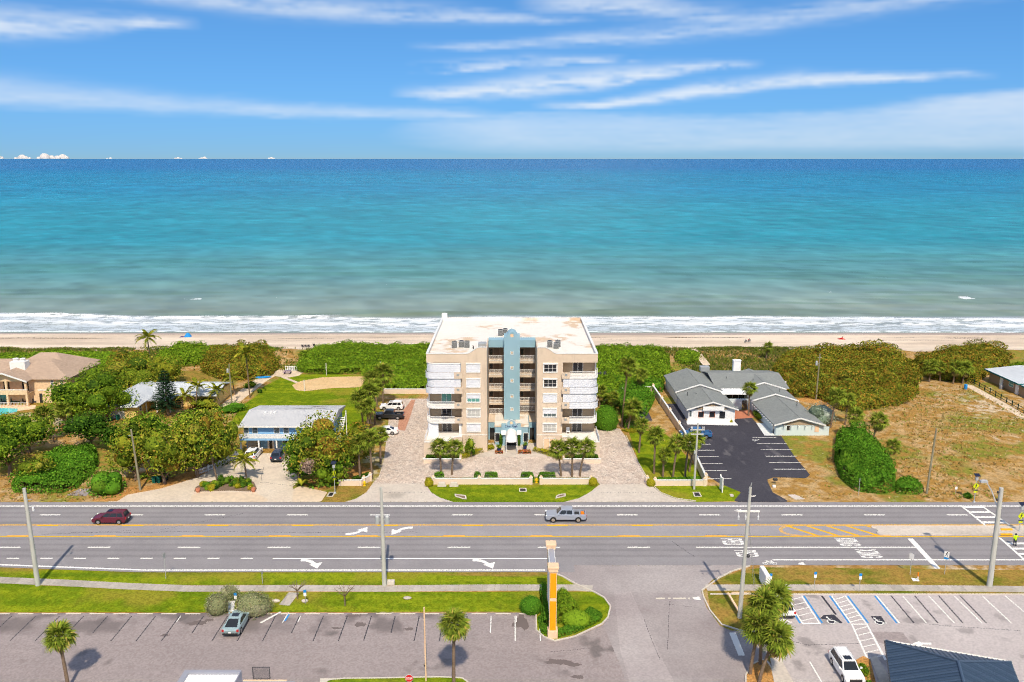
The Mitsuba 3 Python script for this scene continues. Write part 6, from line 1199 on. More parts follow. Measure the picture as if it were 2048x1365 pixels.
# hedges and shrubs of the condominium
def hedge(x0, x1, y0, y1, h, pal, label, z=0, leaf=.17, dens=130, name='clipped_hedge'):
    m = sbox(min(x0, x1), y0, max(x0, x1), y1); return thicket(name, m, h, pal, label, None, leaf, dens, .22, .12, .8, 'hedge', (lambda x, y: 0 * x + z), None, .45)
hedge(-15.0, -9.2, 139.62, 140.95, .55, 'deep', 'clipped dark hedge in the left planter of the condominium', .6); hedge(9.2, 15.0, 139.62, 140.95, .55, 'deep', 'clipped dark hedge in the right planter of the condominium', .6)
thicket('clipped_hedge', LineString([at(926, 916)[:2], at(955, 906)[:2], at(982, 898)[:2]]).buffer(.6), .8, 'yellow', 'yellow green hedge left of the entrance canopy', None, .17, 60, .3, .15, .8, 'hedge'); thicket('clipped_hedge', LineString([at(1072, 903)[:2], at(1095, 909)[:2], at(1122, 918)[:2]]).buffer(.6), .8, 'yellow', 'yellow green hedge right of the entrance canopy', None, .17, 60, .3, .15, .8, 'hedge')
y = at(900, 957)[1]
for a, b, l in ((868, 887, 'square hedge at the foot of the leftmost condominium palm'), (948, 961, 'small square hedge left of the centre behind the long wall'), (969, 995, 'hedge behind the middle of the long wall'), (1042, 1067, 'hedge left of the yellow hydrant'), (1078, 1111, 'hedge right of the yellow hydrant')): hedge(at(a, 957)[0], at(b, 957)[0], y - .1, y + 1.1, .85, 'hedge', l)
hedge(at(1056, 960)[0], at(1068, 960)[0], at(0, 966)[1], y, .85, 'hedge', 'short hedge return beside the yellow hydrant, left'); hedge(at(1076, 960)[0], at(1083, 960)[0], at(0, 966)[1], y, .85, 'hedge', 'short hedge return beside the yellow hydrant, right')
Gy = 'yellow shrubs at the wall ends'
for x, yy__, l in ((858, 972, 'yellow ball shrub at the left end of the long cream wall'), (1186, 971, 'yellow ball shrub at the right end of the cream wall'), (1302, 972, 'yellow ball shrub at the corner of the palm strip wall')): bush(x, yy__, 17, 952, 'yellow', l, Gy, leaf=.16, dens=70, tight=.9, h=1.35)
tree(942, 915, 34, 874, 'green', 'small leafy tree beside the left wing of the condominium', None, low=.12, leaf=.26, dens=22); bush(1212, 857, 46, 812, 'hedge', 'large clipped round bush right of the condominium', None, leaf=.24, dens=34, tight=1.0)
bush(983, 898, 12, 890, 'green', 'low bush left of the entrance', None, leaf=.16, dens=60, h=.7)
thicket('hedge', soft(px((1200, 800), (1250, 795), (1275, 805), (1280, 860), (1250, 862), (1240, 820), (1200, 815)), .8), 2.4, 'hedge', 'dark green shrub belt behind the round clipped bush', edge=1.6, dens=14, lump=.4, leaf=.34, cat='hedge')
thicket('hedge', soft(px((1218, 770), (1300, 772), (1330, 775), (1325, 785), (1300, 790), (1310, 800), (1290, 838), (1270, 830), (1250, 800)), .8), 2.2, 'hedge', 'shrubs around the end of the palm strip', edge=1.5, dens=12, lump=.4, leaf=.34, cat='hedge')
thicket('ground_cover', soft(px((1240, 862), (1262, 858), (1290, 858), (1288, 864), (1262, 868)), .2), .5, 'yellow', 'yellow ground cover under the palms by the round bush', 'stuff', .18, 40, .5, cat='ground cover'); thicket('ground_cover', soft(px((1305, 958), (1400, 955), (1406, 968), (1310, 968)), .3), .45, 'hedge', 'dark ground cover along the palm strip wall', 'stuff', .2, 26, .6, cat='ground cover'); thicket('ground_cover', soft(px((690, 962), (742, 945), (748, 950), (735, 962)), .3), .5, 'deep', 'dark ground cover behind the low wall left of the driveway', 'stuff', .2, 26, .6, cat='ground cover')
# plaza and field
bush(1638, 848, 58, 806, 'silver', 'silvery green shrub beside the right plaza wing', None, leaf=.26, dens=24, tight=.4, lobes=12)
thicket('hedge', soft(px((1672, 880), (1690, 872), (1740, 885), (1775, 920), (1790, 955), (1788, 985), (1765, 990), (1710, 984), (1682, 960), (1668, 925)), 1.2), 3.2, 'hedge', 'big dark green hedge mass at the corner of the vacant field', edge=1.5, lump=.52, scale=.34, dens=20, leaf=.30, cat='hedge'); thicket('hedge', soft(px((1786, 975), (1800, 962), (1835, 966), (1848, 984), (1838, 990), (1795, 990)), .5), 1.5, 'hedge', 'smaller hedge left of the tall wooden pole', edge=1.0, dens=20, lump=.35, leaf=.28, cat='hedge')
bush(1936, 996, 18, 980, 'hedge', 'small green bush beside the crosswalk landing', None, leaf=.2, dens=40, h=.9); bush(1519, 836, 20, 815, 'green', 'long shrub against the right plaza wing', None, leaf=.2, dens=40, depth=3.2, h=1.3); bush(1462, 846, 8, 838, 'yellow', 'little yellow green plant at the plaza entrance', None, leaf=.14, dens=80, h=.9)
bush(410, 815, 60, 790, 'grape', 'tangle of brown and green shrubs below the white roof', None, leaf=.34, dens=12, tight=.2, h=2.2); bush(500, 775, 30, 762, 'green', 'low shrubs by the sand path behind the blue house', None, leaf=.3, dens=12, tight=.1, h=1.6); bush(520, 786, 12, 778, 'deep', 'small dark round bush on the back lawn', None, leaf=.2, dens=40, h=1.0); bush(462, 822, 60, 805, 'hedge', 'low bushes beside the sand path behind the blue house', None, leaf=.3, dens=14, tight=.2, h=1.6)
# near verge: olive shrubs, hedges around the sign, bare trees
bush(436, 1226, 48, 1166, 'olive', 'rounded grey olive shrub left of the stepping path', None, leaf=.15, dens=85, tight=.75, lobes=10, h=2.5, depth=.9); bush(508, 1228, 74, 1164, 'olive', 'wide rounded grey olive shrub right of the stepping path', None, leaf=.15, dens=85, tight=.75, lobes=12, h=2.6, depth=.75); bush(462, 1200, 40, 1164, 'olive', 'olive shrub bridging the stepping path at the back', None, leaf=.15, dens=80, tight=.7, h=2.0, depth=.5)
bush(1062, 1222, 44, 1185, 'hedge', 'clipped dome shrub left of the orange pylon', None, leaf=.15, dens=85, tight=1.0, h=1.7); bush(1152, 1248, 56, 1225, 'mass', 'clipped low dome shrub right of the orange pylon', None, leaf=.15, dens=85, tight=1.0, h=1.5, depth=.8)
thicket('clipped_hedge', soft(px((1114, 1190), (1130, 1186), (1150, 1210), (1160, 1226), (1120, 1250), (1114, 1250)), .3), 1.4, 'mass', 'tall clipped hedge right behind the orange pylon', None, .16, 75, .9, .12, .5, 'hedge'); hedge(at(1081, 1200)[0], at(1096, 1200)[0], at(0, 1262)[1], at(0, 1184)[1], 1.6, 'hedge', 'tall clipped hedge left of the orange pylon', leaf=.16, dens=70)
thicket('clipped_hedge', soft(px((1074, 1238), (1082, 1268), (1112, 1277), (1150, 1268), (1200, 1244), (1206, 1232), (1180, 1218), (1160, 1232), (1122, 1262), (1096, 1262), (1086, 1230)), .3), .55, 'hedge', 'low dark clipped border hedge around the pylon', None, .15, 110, .35, .1, .5, 'hedge')
bush(1727, 1346, 20, 1322, 'mass', 'small shrub in the orange mulch bed beside the white car', None, leaf=.15, dens=70, h=1.0, depth=2.0); bush(1737, 1372, 12, 1356, 'hedge', 'tiny shrub in the mulch bed at the bottom edge', None, leaf=.15, dens=70, h=.7)
for bx, by, top, l in ((595, 1198, 1162, 'leafless little tree beside the near footpath'), (690, 1212, 1168, 'leafless spreading little tree on the near lawn')):
    b = at(bx, by); h = hgt(top, b[1]); k = thing('bare_tree', l, 'tree', None); rng = np.random.default_rng(sd()); part(k, 'trunk', tube([[0, 0, -.1], [0, 0, h * .45]], [.08, .06], 6), 'bark_mat', tf=mv(b)); ms = []
    for i in range(9):
        a = i * 2.4; L = rng.uniform(.7, 1.15); q = np.array([0, 0, h * .42]); e1 = q + [math.cos(a) * L * .6, math.sin(a) * L * .6, h * .25]; ms.append(tube([q, e1, e1 + [math.cos(a) * L * .5, math.sin(a) * L * .5, h * .18]], [.045, .03, .012], 4))
        for j in range(3): a2 = a + rng.uniform(-1, 1); ms.append(tube([e1, e1 + [math.cos(a2) * .6, math.sin(a2) * .6, rng.uniform(.1, .5)]], [.02, .008], 3))
    part(k, 'branches', join(ms), 'bark_mat', tf=mv(b))
# flowers and pots at the entrance
for bx, by, pal, h, l, c in ((998, 905, 'green', 1.0, 'dark pot with a leafy plant left of the canopy', 'navy_pot'), (1050, 900, 'green', 1.0, 'dark pot with a leafy plant right of the canopy', 'navy_pot')):
    b = at(bx, by); k = thing('plant_pot', l, 'plant pot'); part(k, 'pot', tube([[0, 0, .045], [0, 0, .7], [0, 0, .75]], [.24, .36, .36], 12), c, 30, tf=mv(b)); put_crown(k, 'plant', crown(.5, .5, .5, pal, sd(), .2, 40, 5), [b[0], b[1], 1.05])
for bx, l in ((1002, 'slim dark cypress left of the entrance door'), (1038, 'slim dark cypress right of the entrance door')):
    b = at(bx, 893); k = thing('cypress', l, 'tree'); put_crown(k, 'foliage', crown(.32, .32, 1.15, 'deep', sd(), .14, 90, 6, -.9, .8), [b[0], b[1], 1.25]); part(k, 'stem', cyl(b[0], b[1], 0, .5, .05, 6), 'bark_mat')
for a, b_, l in ((1036, 1062, 'bed of red and orange flowers right of the canopy'), (990, 1006, 'small flower bed left of the canopy')): thicket('flower_bed', px((a, 909), (b_, 909), (b_, 903), (a, 903)), .45, 'flowers', l, None, .14, 70, .3, cat='flower bed')

# ---------------------------------------------------------------- vehicles
def loft_y(prof, ws):
    """A side profile (x, z) lofted across the car: rows of (half width, scale in x, scale in z, lift)."""
    P = np.array(prof, float); c = (P.min(0) + P.max(0)) / 2; rows = []
    for w, sx, sz in ws:
        q = c + (P - c) * [sx, sz]; rows.append(np.column_stack([q[:, 0], np.full(len(q), w), q[:, 1]]))
    rows = [np.vstack([r, r[:1]]) for r in rows]; m = ribbon(rows)
    caps = []
    for r, s in ((rows[0], 1), (rows[-1], -1)):
        v, f = trimesh.creation.triangulate_polygon(Polygon(r[:-1][:, [0, 2]]), engine='earcut'); caps.append(trimesh.Trimesh(np.column_stack([v[:, 0], np.full(len(v), r[0][1]), v[:, 1]]), f, process=False))
    m = join([m] + caps); m.merge_vertices(); m.fix_normals(); return m
def hull(p): return trimesh.convex.convex_hull(np.array(p, float))
SPEC = dict(
    suv=dict(L=4.95, W=1.96, H=1.78, belt=1.08, prof=[(-2.40, .42), (-2.47, .75), (-2.42, 1.08), (1.10, 1.08), (1.75, 1.03), (2.28, .93), (2.46, .72), (2.46, .42), (2.3, .28), (-2.25, .28)], base=(1.25, -2.36), roof=(.42, -2.05), pil=(.30, -.72, -1.62), bays=1, ax=(1.50, -1.50), r=.37),
    sedan=dict(L=4.9, W=1.88, H=1.46, belt=.95, prof=[(-2.36, .45), (-2.43, .72), (-2.32, .99), (-1.7, 1.0), (1.05, .96), (1.75, .90), (2.25, .78), (2.43, .6), (2.42, .36), (2.25, .25), (-2.2, .25)], base=(1.15, -1.72), roof=(.28, -.88), pil=(.18, -.62, -1.1), bays=1, ax=(1.46, -1.42), r=.34),
    coupe=dict(L=4.75, W=1.92, H=1.55, belt=1.02, prof=[(-2.30, .5), (-2.36, .85), (-2.25, 1.10), (-1.6, 1.06), (1.1, 1.02), (1.75, .96), (2.2, .84), (2.36, .66), (2.34, .40), (2.2, .27), (-2.15, .27)], base=(1.22, -2.12), roof=(.30, -.70), pil=(.2, -.7, -1.3), bays=1, ax=(1.45, -1.43), r=.37),
    pickup=dict(L=5.9, W=2.03, H=1.96, belt=1.22, prof=[(-2.90, .50), (-2.95, .8), (-2.93, 1.22), (1.30, 1.22), (2.0, 1.18), (2.72, 1.12), (2.92, .95), (2.95, .55), (2.75, .40), (-2.7, .42)], base=(1.35, -1.12), roof=(.62, -.95), pil=(.50, -.30, -1.0), bays=1, ax=(1.85, -1.78), r=.41))
CACHE = {}
def car_meshes(kind):
    if kind in CACHE: return CACHE[kind]
    s = SPEC[kind]; w = s['W'] / 2; b = s['belt']; H = s['H']; bx0, bx1 = s['base']; rx0, rx1 = s['roof']; r = s['r']
    body = loft_y(s['prof'], [(-w, .955, .86), (-w * .95, .985, .97), (-w * .80, 1, 1), (w * .80, 1, 1), (w * .95, .985, .97), (w, .955, .86)])
    cut = []
    for a in s['ax']:
        for e in (-1, 1): c = cyl(0, 0, -.18, .18, r + .07, 20); c.apply_transform(np.array([[1, 0, 0, a], [0, 0, -1, e * (w - .1)], [0, 1, 0, r], [0, 0, 0, 1.0]])); cut.append(c)
    if kind == 'pickup': cut.append(box(-2.82, -1.22, -w + .16, w - .16, .78, 1.6))
    try: body = trimesh.boolean.difference([body] + cut, engine='manifold')
    except Exception: pass
    wb, wt, zt = w - .06, w - .26, H - .05
    cab = hull([(bx0, e * (wb - .08), b - .02) for e in (-1, 1)] + [(bx1, e * (wb - .06), b - .02) for e in (-1, 1)] + [((bx0 + bx1) / 2, e * wb, b - .02) for e in (-1, 1)] + [(rx0, e * (wt - .05), zt) for e in (-1, 1)] + [(rx1, e * (wt - .05), zt) for e in (-1, 1)] + [((rx0 + rx1) / 2, e * (wt - .09), H) for e in (-1, 1)] + [((rx0 + rx1) / 2 + .25, e * wt, zt) for e in (-1, 1)])
    def lerp2(t, f, e, off):                                     # a point on the cabin side: t along, f up
        x = (bx0 + (bx1 - bx0) * t) * (1 - f) + (rx0 + (rx1 - rx0) * t) * f; y = wb * (1 - f) + wt * f; return [x, e * (y + off), b + (zt - b) * f]
    def side(t0, t1, e, off=.012):
        fr, fa = .10, .86; return hull([lerp2(t, f, e, o) for t in (t0, t1) for f in (fr, fa) for o in (off, off - .06)])
    cuts = {'suv': [(.07, .34), (.37, .66), (.69, .92)], 'sedan': [(.08, .46), (.50, .88)], 'coupe': [(.08, .44), (.47, .80)], 'pickup': [(.09, .50), (.54, .92)]}[kind]
    def pane(x0, x1, back):
        z0, z1 = b + (zt - b) * .08, b + (zt - b) * .90; g = lambda f: x0 + (x1 - x0) * f; o = -.014 if back else .014
        return hull([(g(.08) + o, e * (wb - .20), z0) for e in (-1, 1)] + [(g(.90) + o, e * (wt - .14), z1) for e in (-1, 1)] + [(g(.08) - o * 3, e * (wb - .20), z0) for e in (-1, 1)] + [(g(.90) - o * 3, e * (wt - .14), z1) for e in (-1, 1)])
    xf, xb = s['prof'][6][0], s['prof'][1][0]
    if kind in ('pickup',): xf = 2.93
    lz = b - .20
    out = dict(body=body, cabin=cab, side=[side(a, c, e) for e in (-1, 1) for a, c in cuts], windshield=pane(bx0, rx0, False), rear=pane(bx1, rx1, True),
        headlight=[cbox(xf - .30, xf + .0, e * (w - .12) - .22, e * (w - .12) + .06, lz - .10, lz + .06, .03) for e in (-1, 1)], tail=[cbox(xb - .015, xb + .16, e * (w - .16) - .15, e * (w - .16) + .09, lz - .12, lz + .16, .03) for e in (-1, 1)],
        grille=cbox(xf - .10, xf + .03, -.62, .62, .52, lz - .02, .03), bumper=cbox(xb - .05, xb + .10, -w + .12, w - .12, .36, .56, .04), plate=box(xb - .07, xb - .03, -.16, .16, .62, .76),
        mirror=[cbox(bx0 - .42, bx0 - .22, e * (w + .10) - .11, e * (w + .10) + .11, b + .02, b + .20, .03) for e in (-1, 1)], rail=[tube([[rx0 - .2, e * (wt - .12), H - .01], [rx1 + .2, e * (wt - .12), H - .01]], .025, 5) for e in (-1, 1)],
        sunroof=box(rx0 - .75, rx0 - .12, -.38, .38, H - .02, H + .012), tyre=[], rim=[])
    for a in s['ax']:
        for e in (-1, 1):
            M = np.array([[1, 0, 0, a], [0, 0, -1, e * (w - .11)], [0, 1, 0, r], [0, 0, 0, 1.0]]); t = tube([[0, 0, -.12], [0, 0, -.09], [0, 0, .09], [0, 0, .12]], [r - .05, r, r, r - .05], 20); t.apply_transform(M); out['tyre'].append(t)
            q = join([cyl(0, 0, -.13, .13, r * .60, 14)] + [box(-.03, .03, -r * .6, r * .6, -.135, .135).apply_transform(rot(k * 36)) for k in range(5)]); q.apply_transform(M); out['rim'].append(q)
    CACHE[kind] = {k: ([mikit.ply(m, None, 28) for m in v] if isinstance(v, list) else mikit.ply(v, None, 28)) for k, v in out.items()}; return CACHE[kind]
def car(kind, paint, pos, heading, label, cat, z=.03, extra=None):
    """heading in degrees: 0 faces right (+x), 90 faces the sea."""
    m = car_meshes(kind); k = thing({'suv': 'parked_suv', 'sedan': 'parked_sedan', 'coupe': 'parked_car', 'pickup': 'pickup_truck'}[kind] if 'driving' not in label else {'suv': 'suv', 'pickup': 'pickup_truck'}[kind], label, cat)
    a = math.radians(heading); tf_ = [[math.cos(a), -math.sin(a), 0, pos[0]], [math.sin(a), math.cos(a), 0, pos[1]], [0, 0, 1, z], [0, 0, 0, 1]]
    def P(name, ply_, b, parent=k): return part(parent, name, {**ply_, 'bsdf': {'type': 'ref', 'id': b}}, tf=tf_)
    P('body', m['body'], paint); P('cabin', m['cabin'], paint); P('windshield', m['windshield'], 'car_glass'); P('rear_window', m['rear'], 'car_glass')
    for q in m['side']: P('side_window', q, 'car_glass')
    for q in m['headlight']: P('headlight', q, 'lamp_white')
    for q in m['tail']: P('tail_light', q, 'lamp_red')
    P('grille', m['grille'], 'trim_black'); P('bumper', m['bumper'], 'trim_black' if kind != 'sedan' else paint); P('licence_plate', m['plate'], 'lamp_white')
    for q in m['mirror']: P('mirror', q, paint)
    for t, r_ in zip(m['tyre'], m['rim']): w = P('wheel', t, 'tyre'); P('rim', r_, 'rim', w)
    if kind == 'suv':
        for q in m['rail']: P('roof_rail', q, 'trim_black' if paint != 'car_white' else 'rim')
    if kind in ('suv', 'coupe'): P('sunroof', m['sunroof'], 'car_glass')
    return k, tf_
car('suv', 'car_maroon', (at(222, 1046)[0], 115.0), 180, 'maroon suv driving left on the far lanes of the road', 'car')
kp, tfp = car('pickup', 'car_silver', (at(1131, 1040)[0], 115.7), 180, 'silver pickup truck driving left with orange cargo in its bed', 'pickup truck')
kc = thing('cargo', 'orange and dark cargo lying in the silver pickup bed', 'cargo'); part(kc, 'bag', mikit.ply(cbox(-2.7, -2.2, -.6, .1, .80, 1.12, .08), 'orange_plastic'), tf=tfp); part(kc, 'toolbox', mikit.ply(cbox(-2.0, -1.3, -.7, .7, .80, 1.0, .05), 'trim_black'), tf=tfp)
car('suv', 'car_white', at(784, 819)[:2], 180, 'white suv at the back of the paved car park', 'car'); car('pickup', 'car_black', at(779, 838)[:2], 180, 'black pickup truck parked next to the white suv on pavers', 'pickup truck'); car('sedan', 'car_white', at(771, 868)[:2], 180, 'white sedan half behind palms on the paved car park', 'car')
car('suv', 'car_navy', at(559, 917)[:2], 90, 'dark navy suv parked in front of the blue house', 'car'); car('suv', 'car_white', at(507, 915)[:2], 90, 'white car behind the coconut palm at the blue house', 'car')
car('coupe', 'car_teal', at(474, 1254)[:2], 90, 'pale blue green coupe parked nose to the near lawn', 'car'); car('suv', 'car_white', at(1692, 1347)[:2], -90, 'white suv facing the camera at the bottom right', 'car'); car('suv', 'car_white', at(1561, 1219)[:2], 90, 'white car mostly hidden by the clump of palms', 'car'); car('pickup', 'car_blue', at(1391, 876)[:2], 180, 'blue pickup parked behind the concrete pole on the black lot', 'pickup truck')

# ---------------------------------------------------------------- poles and signs
def pole(base, top, r0, r1, bsdf, label, n=12, name='utility_pole'):
    b = at(*base); h = hgt(top[1], b[1]); xt = b[0] + (top[0] - 1024) / ppm(b[1], h) - b[0]; k = thing(name, label, 'utility pole' if name == 'utility_pole' else 'lamp post')
    part(k, 'shaft', tube([[b[0], b[1], -.3], [(b[0] + xt) / 2, b[1], h / 2], [xt, b[1], h]], [r0, (r0 + r1) / 2, r1], n), bsdf, 50)
    return k, lambda py: np.array([b[0] + (xt - b[0]) * hgt(py, b[1]) / h, b[1], hgt(py, b[1])])
def can(k, p, dx, r=.26, h=.95, dy=0): part(k, 'transformer', tube([[p[0] + dx, p[1] + dy, p[2] - h / 2], [p[0] + dx, p[1] + dy, p[2] + h / 2 - .08], [p[0] + dx, p[1] + dy, p[2] + h / 2], [p[0] + dx, p[1] + dy, p[2] + h / 2 + .12]], [r, r, r * .8, .05], 12), 'galv', 40); part(k, 'bracket', tube([p, [p[0] + dx, p[1] + dy, p[2]]], .06, 6), 'metal_grey')
def arm(k, p, half, bsdf='pole_mat', ins=True):
    c = part(k, 'crossarm', cbox(p[0] - half, p[0] + half, p[1] - .09, p[1] + .09, p[2] - .09, p[2] + .09, .02), bsdf)
    for x in (-half + .15, -.3, half - .15) if ins else (): part(c, 'insulator', tube([[p[0] + x, p[1] - .12, p[2] - .95], [p[0] + x, p[1] - .12, p[2] - .55], [p[0] + x, p[1] - .1, p[2] - .45], [p[0] + x, p[1] - .1, p[2] - .05]], [.07, .10, .03, .03], 8), 'white_wall')
k, f = pole((76, 1171), (48, 977), .30, .19, 'pole_mat', 'tall grey concrete pole leaning left beside the near footpath, far left'); 
for y in (1000, 1012): p = f(y); part(k, 'bracket', tube([p, p + [.7, 0, .05]], .05, 6), 'metal_grey')
p = f(1018); part(k, 'insulator', cyl(p[0] + .75, p[1], p[2] - .3, p[2] + .2, .12, 10), 'white_wall')
k, f = pole((769, 1171), (762, 975), .30, .16, 'pole_mat', 'concrete pole carrying two pale transformers in front of the road'); p = f(1040); can(k, p, -.60, .28); can(k, p, .60, .28); p = f(1008)
for e in (-1, 1): part(k, 'bracket', tube([p, p + [e * .5, 0, .1], p + [e * .55, 0, -.3]], .035, 5), 'metal_grey')
one('cabinet', cbox(at(782, 1169)[0] - .45, at(782, 1169)[0] + .45, 96.3, 96.9, 0, .5, .03), 'kerb_mat', 'low pale utility box at the foot of the transformer pole', 'utility box')
k, f = pole((1479, 1236), (1501, 975), .27, .16, 'pole_mat', 'tall concrete pole with a white crossarm beside the side road'); arm(k, f(1023), 1.25, 'trim_white'); p = f(993); part(k, 'bracket', tube([p, p + [.55, 0, 0], p + [.62, 0, .12]], .06, 6), 'trim_white'); part(k, 'spike', tube([f(975), f(966) + [.1, 0, 0]], .05, 6), 'metal_grey')
p = f(1112); part(k, 'camera_dome', trimesh.creation.icosphere(2, .22).apply_translation(p + [.38, 0, 0]), 'dark_metal')
for dx in (.55, .75): part(k, 'guy_wire', tube([f(1030), at(1508, 1171) + [dx - .6, 0, 0]], .018, 4), 'galv')
k, f = pole((1979, 1173), (2003, 976), .34, .24, 'pole_mat', 'concrete street light pole at the crosswalk', name='street_light'); p = f(1022); q = np.array([(1972 - 1024) / ppm(p[1] + 4.5, hgt(963, p[1] + 4.5)), p[1] + 4.5, hgt(963, p[1] + 4.5)]); part(k, 'arm', tube([p, (p + q) / 2 + [0, .2, .5], q], [.07, .06, .05], 8), 'galv'); part(k, 'lamp_head', hull([q + [dx * .45 - .3, dy * .25, dz * .12] for dx in (-1, 1) for dy in (-1, 1) for dz in (-1, 1)] + [q + [-.3, 0, .25]]), 'galv')
for y in (985, 1000): p = f(y); part(k, 'bracket', cbox(p[0] - .45, p[0] - .25, p[1] - .1, p[1] + .1, p[2] - .12, p[2] + .12, .02), 'dark_metal')
k, f = pole((281, 981), (262, 859), .20, .13, 'wood_pole_mat', 'leaning wooden pole among the trees left of the turning loop'); p = f(872); part(k, 'bracket', tube([p, p + [-.6, 0, 0]], .05, 6), 'metal_grey'); part(k, 'guy_wire', tube([f(868), at(300, 960)], .03, 4), 'yellow_paint')
k, f = pole((1853, 988), (1873, 857), .17, .12, 'wood_pole_mat', 'tall leaning wooden pole at the edge of the vacant field')
k, f = pole((1632, 800), (1640, 708), .17, .12, 'wood_pole_mat', 'wooden pole with a small transformer in front of the huge thicket'); can(k, f(727), -.55, .24, .9); part(k, 'bracket', tube([f(715) + [-.4, 0, 0], f(715) + [.4, 0, 0]], .05, 6), 'pole_mat')
k, f = pole((464, 812), (458, 728), .16, .11, 'wood_pole_mat', 'wooden pole with a pale can left of the tall coconut palm'); can(k, f(742), -.4, .24, .8)
k, f = pole((1388, 979), (1396, 846), .19, .12, 'pole_mat', 'grey concrete pole with two crossarms at the black car park'); arm(k, f(860), 1.15, 'pole_mat', False); arm(k, f(869), 1.0, 'pole_mat', False)
for x in (-1.0, -.8, .8, 1.0): p = f(858); part(k, 'insulator', cyl(p[0] + x, p[1], p[2], p[2] + .35, .06, 8), 'white_wall')
k, f = pole((852, 1364), (848, 1215), .09, .07, 'peach', 'thin beige lamp pole standing in the near car park', name='lamp_post'); p = f(1331); part(k, 'access_box', cbox(p[0] - .16, p[0] - .08, p[1] - .08, p[1] + .08, p[2] - .15, p[2] + .15, .01), 'dark_metal')

def post_sign(base, top, label, plates=(), r=.035, cat='sign', name='road_sign', rz=0.0, extra=None):
    """plates: (w, h, z offset from the top down, material, shape)."""
    b = at(*base); h = hgt(top[1], b[1]); k = thing(name, label, cat); part(k, 'post', cyl(b[0], b[1], 0, h, r, 8), 'galv')
    for i, (w, hh, dz, m_, shp) in enumerate(plates):
        c = h - dz; g = {'r': sbox(-w / 2, -hh / 2, w / 2, hh / 2), 'd': Polygon([(0, -hh / 2), (w / 2, 0), (0, hh / 2), (-w / 2, 0)]), 'o': Point(0, 0).buffer(w / 2, 2), 'p': Polygon([(-w / 2, -hh / 2), (w / 2, -hh / 2), (w / 2, hh * .12), (0, hh / 2), (-w / 2, hh * .12)])}[shp]
        if shp == 'o': g = affinity.rotate(g, 22.5)
        m = extrude_xz(g, -.055, -.04); m.apply_transform(rot(rz)); m.apply_translation([b[0], b[1], c]); part(k, 'plate', m, m_)
    return k, b, h
Gh = 'disabled parking signs'
DP = [(.34, .34, .17, 'blue_plastic', 'r'), (.34, .42, .58, 'pure_white', 'r')]
for a, t, l in (((611, 1208), (611, 1180), 'blue and white disabled parking sign on the near lawn'), ((472, 1206), (471, 1186), 'blue and white disabled parking sign poking out of the olive shrub'), ((1540, 1172), (1540, 1147), 'blue and white parking sign, leftmost of three above the right lot'), ((1628, 1184), (1631, 1144), 'blue and white parking sign, middle of three above the right lot'), ((1718, 1184), (1721, 1147), 'blue and white parking sign, rightmost of three above the right lot')): post_sign(a, t, l, DP, .03)
k, b, h = post_sign((332, 1158), (328, 1106), 'slim road sign seen edge on beside the near verge, left', [(.45, .6, .35, 'metal_grey', 'r')], .04, rz=70); post_sign((525, 1168), (523, 1141), 'small sign post beside the near footpath behind the shrubs', [(.3, .45, .3, 'metal_grey', 'r')], .04, rz=75)
post_sign((1820, 1150), (1824, 1107), 'white sign plate beside the stop bar', [(.6, .75, .4, 'pure_white', 'r')], .04, rz=-55)
def ped(k, b, z, s, rz=0):
    g = unary_union([Point(.05, .33).buffer(.085), LineString([(.02, .22), (-.02, -.05)]).buffer(.06), LineString([(-.02, -.05), (.14, -.2), (.16, -.36)]).buffer(.035), LineString([(-.02, -.05), (-.12, -.2), (-.22, -.34)]).buffer(.035), LineString([(.02, .18), (.2, .02)]).buffer(.03), LineString([(.02, .18), (-.16, .02)]).buffer(.03)])
    m = extrude_xz(affinity.scale(g, s, s, origin=(0, 0)), -.065, -.056); m.apply_transform(rot(rz)); m.apply_translation([b[0], b[1], z]); part(k, 'pictogram', m, 'trim_black')
k, b, h = post_sign((1889, 1149), (1895, 1103), 'white pedestrian sign with black walker right of the stop bar', [(.6, .75, .4, 'pure_white', 'r'), (.5, .25, .95, 'blue_plastic', 'r')], .04, rz=-35); ped(k, b, h - .4, .8, -35)
k, b, h = post_sign((1717, 991), (1719, 957), 'bare thin sign post in front of the big dark hedge', [(.1, .45, .3, 'metal_grey', 'r')], .04, rz=80); post_sign((1911, 988), (1912, 974), 'small white notice on a short post beside the crosswalk landing', [(.42, .42, .2, 'pure_white', 'r')], .04)
def beacon(base, top, label, rz, edge=False):
    k, b, h = post_sign(base, top, label, [(1.15, 1.15, 1.65, 'sign_yellow', 'd'), (.62, .36, 2.55, 'sign_yellow', 'r')], .06, rz=rz, name='crossing_sign'); ped(k, b, h - 1.65, 1.05, rz)
    part(k, 'solar_panel', hull([[b[0] + dx * .4, b[1] + dy * .3, h + .1 + dy * .14 + dz] for dx in (-1, 1) for dy in (-1, 1) for dz in (0, .04)]), 'solar'); part(k, 'control_box', cbox(b[0] - .2, b[0] + .2, b[1] - .16, b[1] + .16, h - .75, h - .25, .03), 'galv'); part(k, 'flasher_bar', cbox(b[0] - .35, b[0] + .35, b[1] - .15, b[1] - .07, h - 2.36, h - 2.24, .01).apply_transform(np.eye(4)), 'dark_metal'); part(k, 'base', tube([[b[0], b[1], 0], [b[0], b[1], .25]], [.22, .12], 10), 'galv'); return k
beacon((1948, 1005), (1954, 952), 'yellow pedestrian crossing sign with solar panel on the far side', 12); beacon((2038, 1064), (2044, 1010), 'yellow pedestrian crossing sign on the median at the right edge', 12); beacon((670, 987), (669, 927), 'solar powered crossing sign seen edge on by the sand bed', 74)
k, b, h = post_sign((819, 1378), (818, 1350), 'red octagonal stop sign at the bottom edge', [(.86, .86, .36, 'pure_white', 'o'), (.80, .80, .36, 'red_mat', 'o')], .035, name='stop_sign')
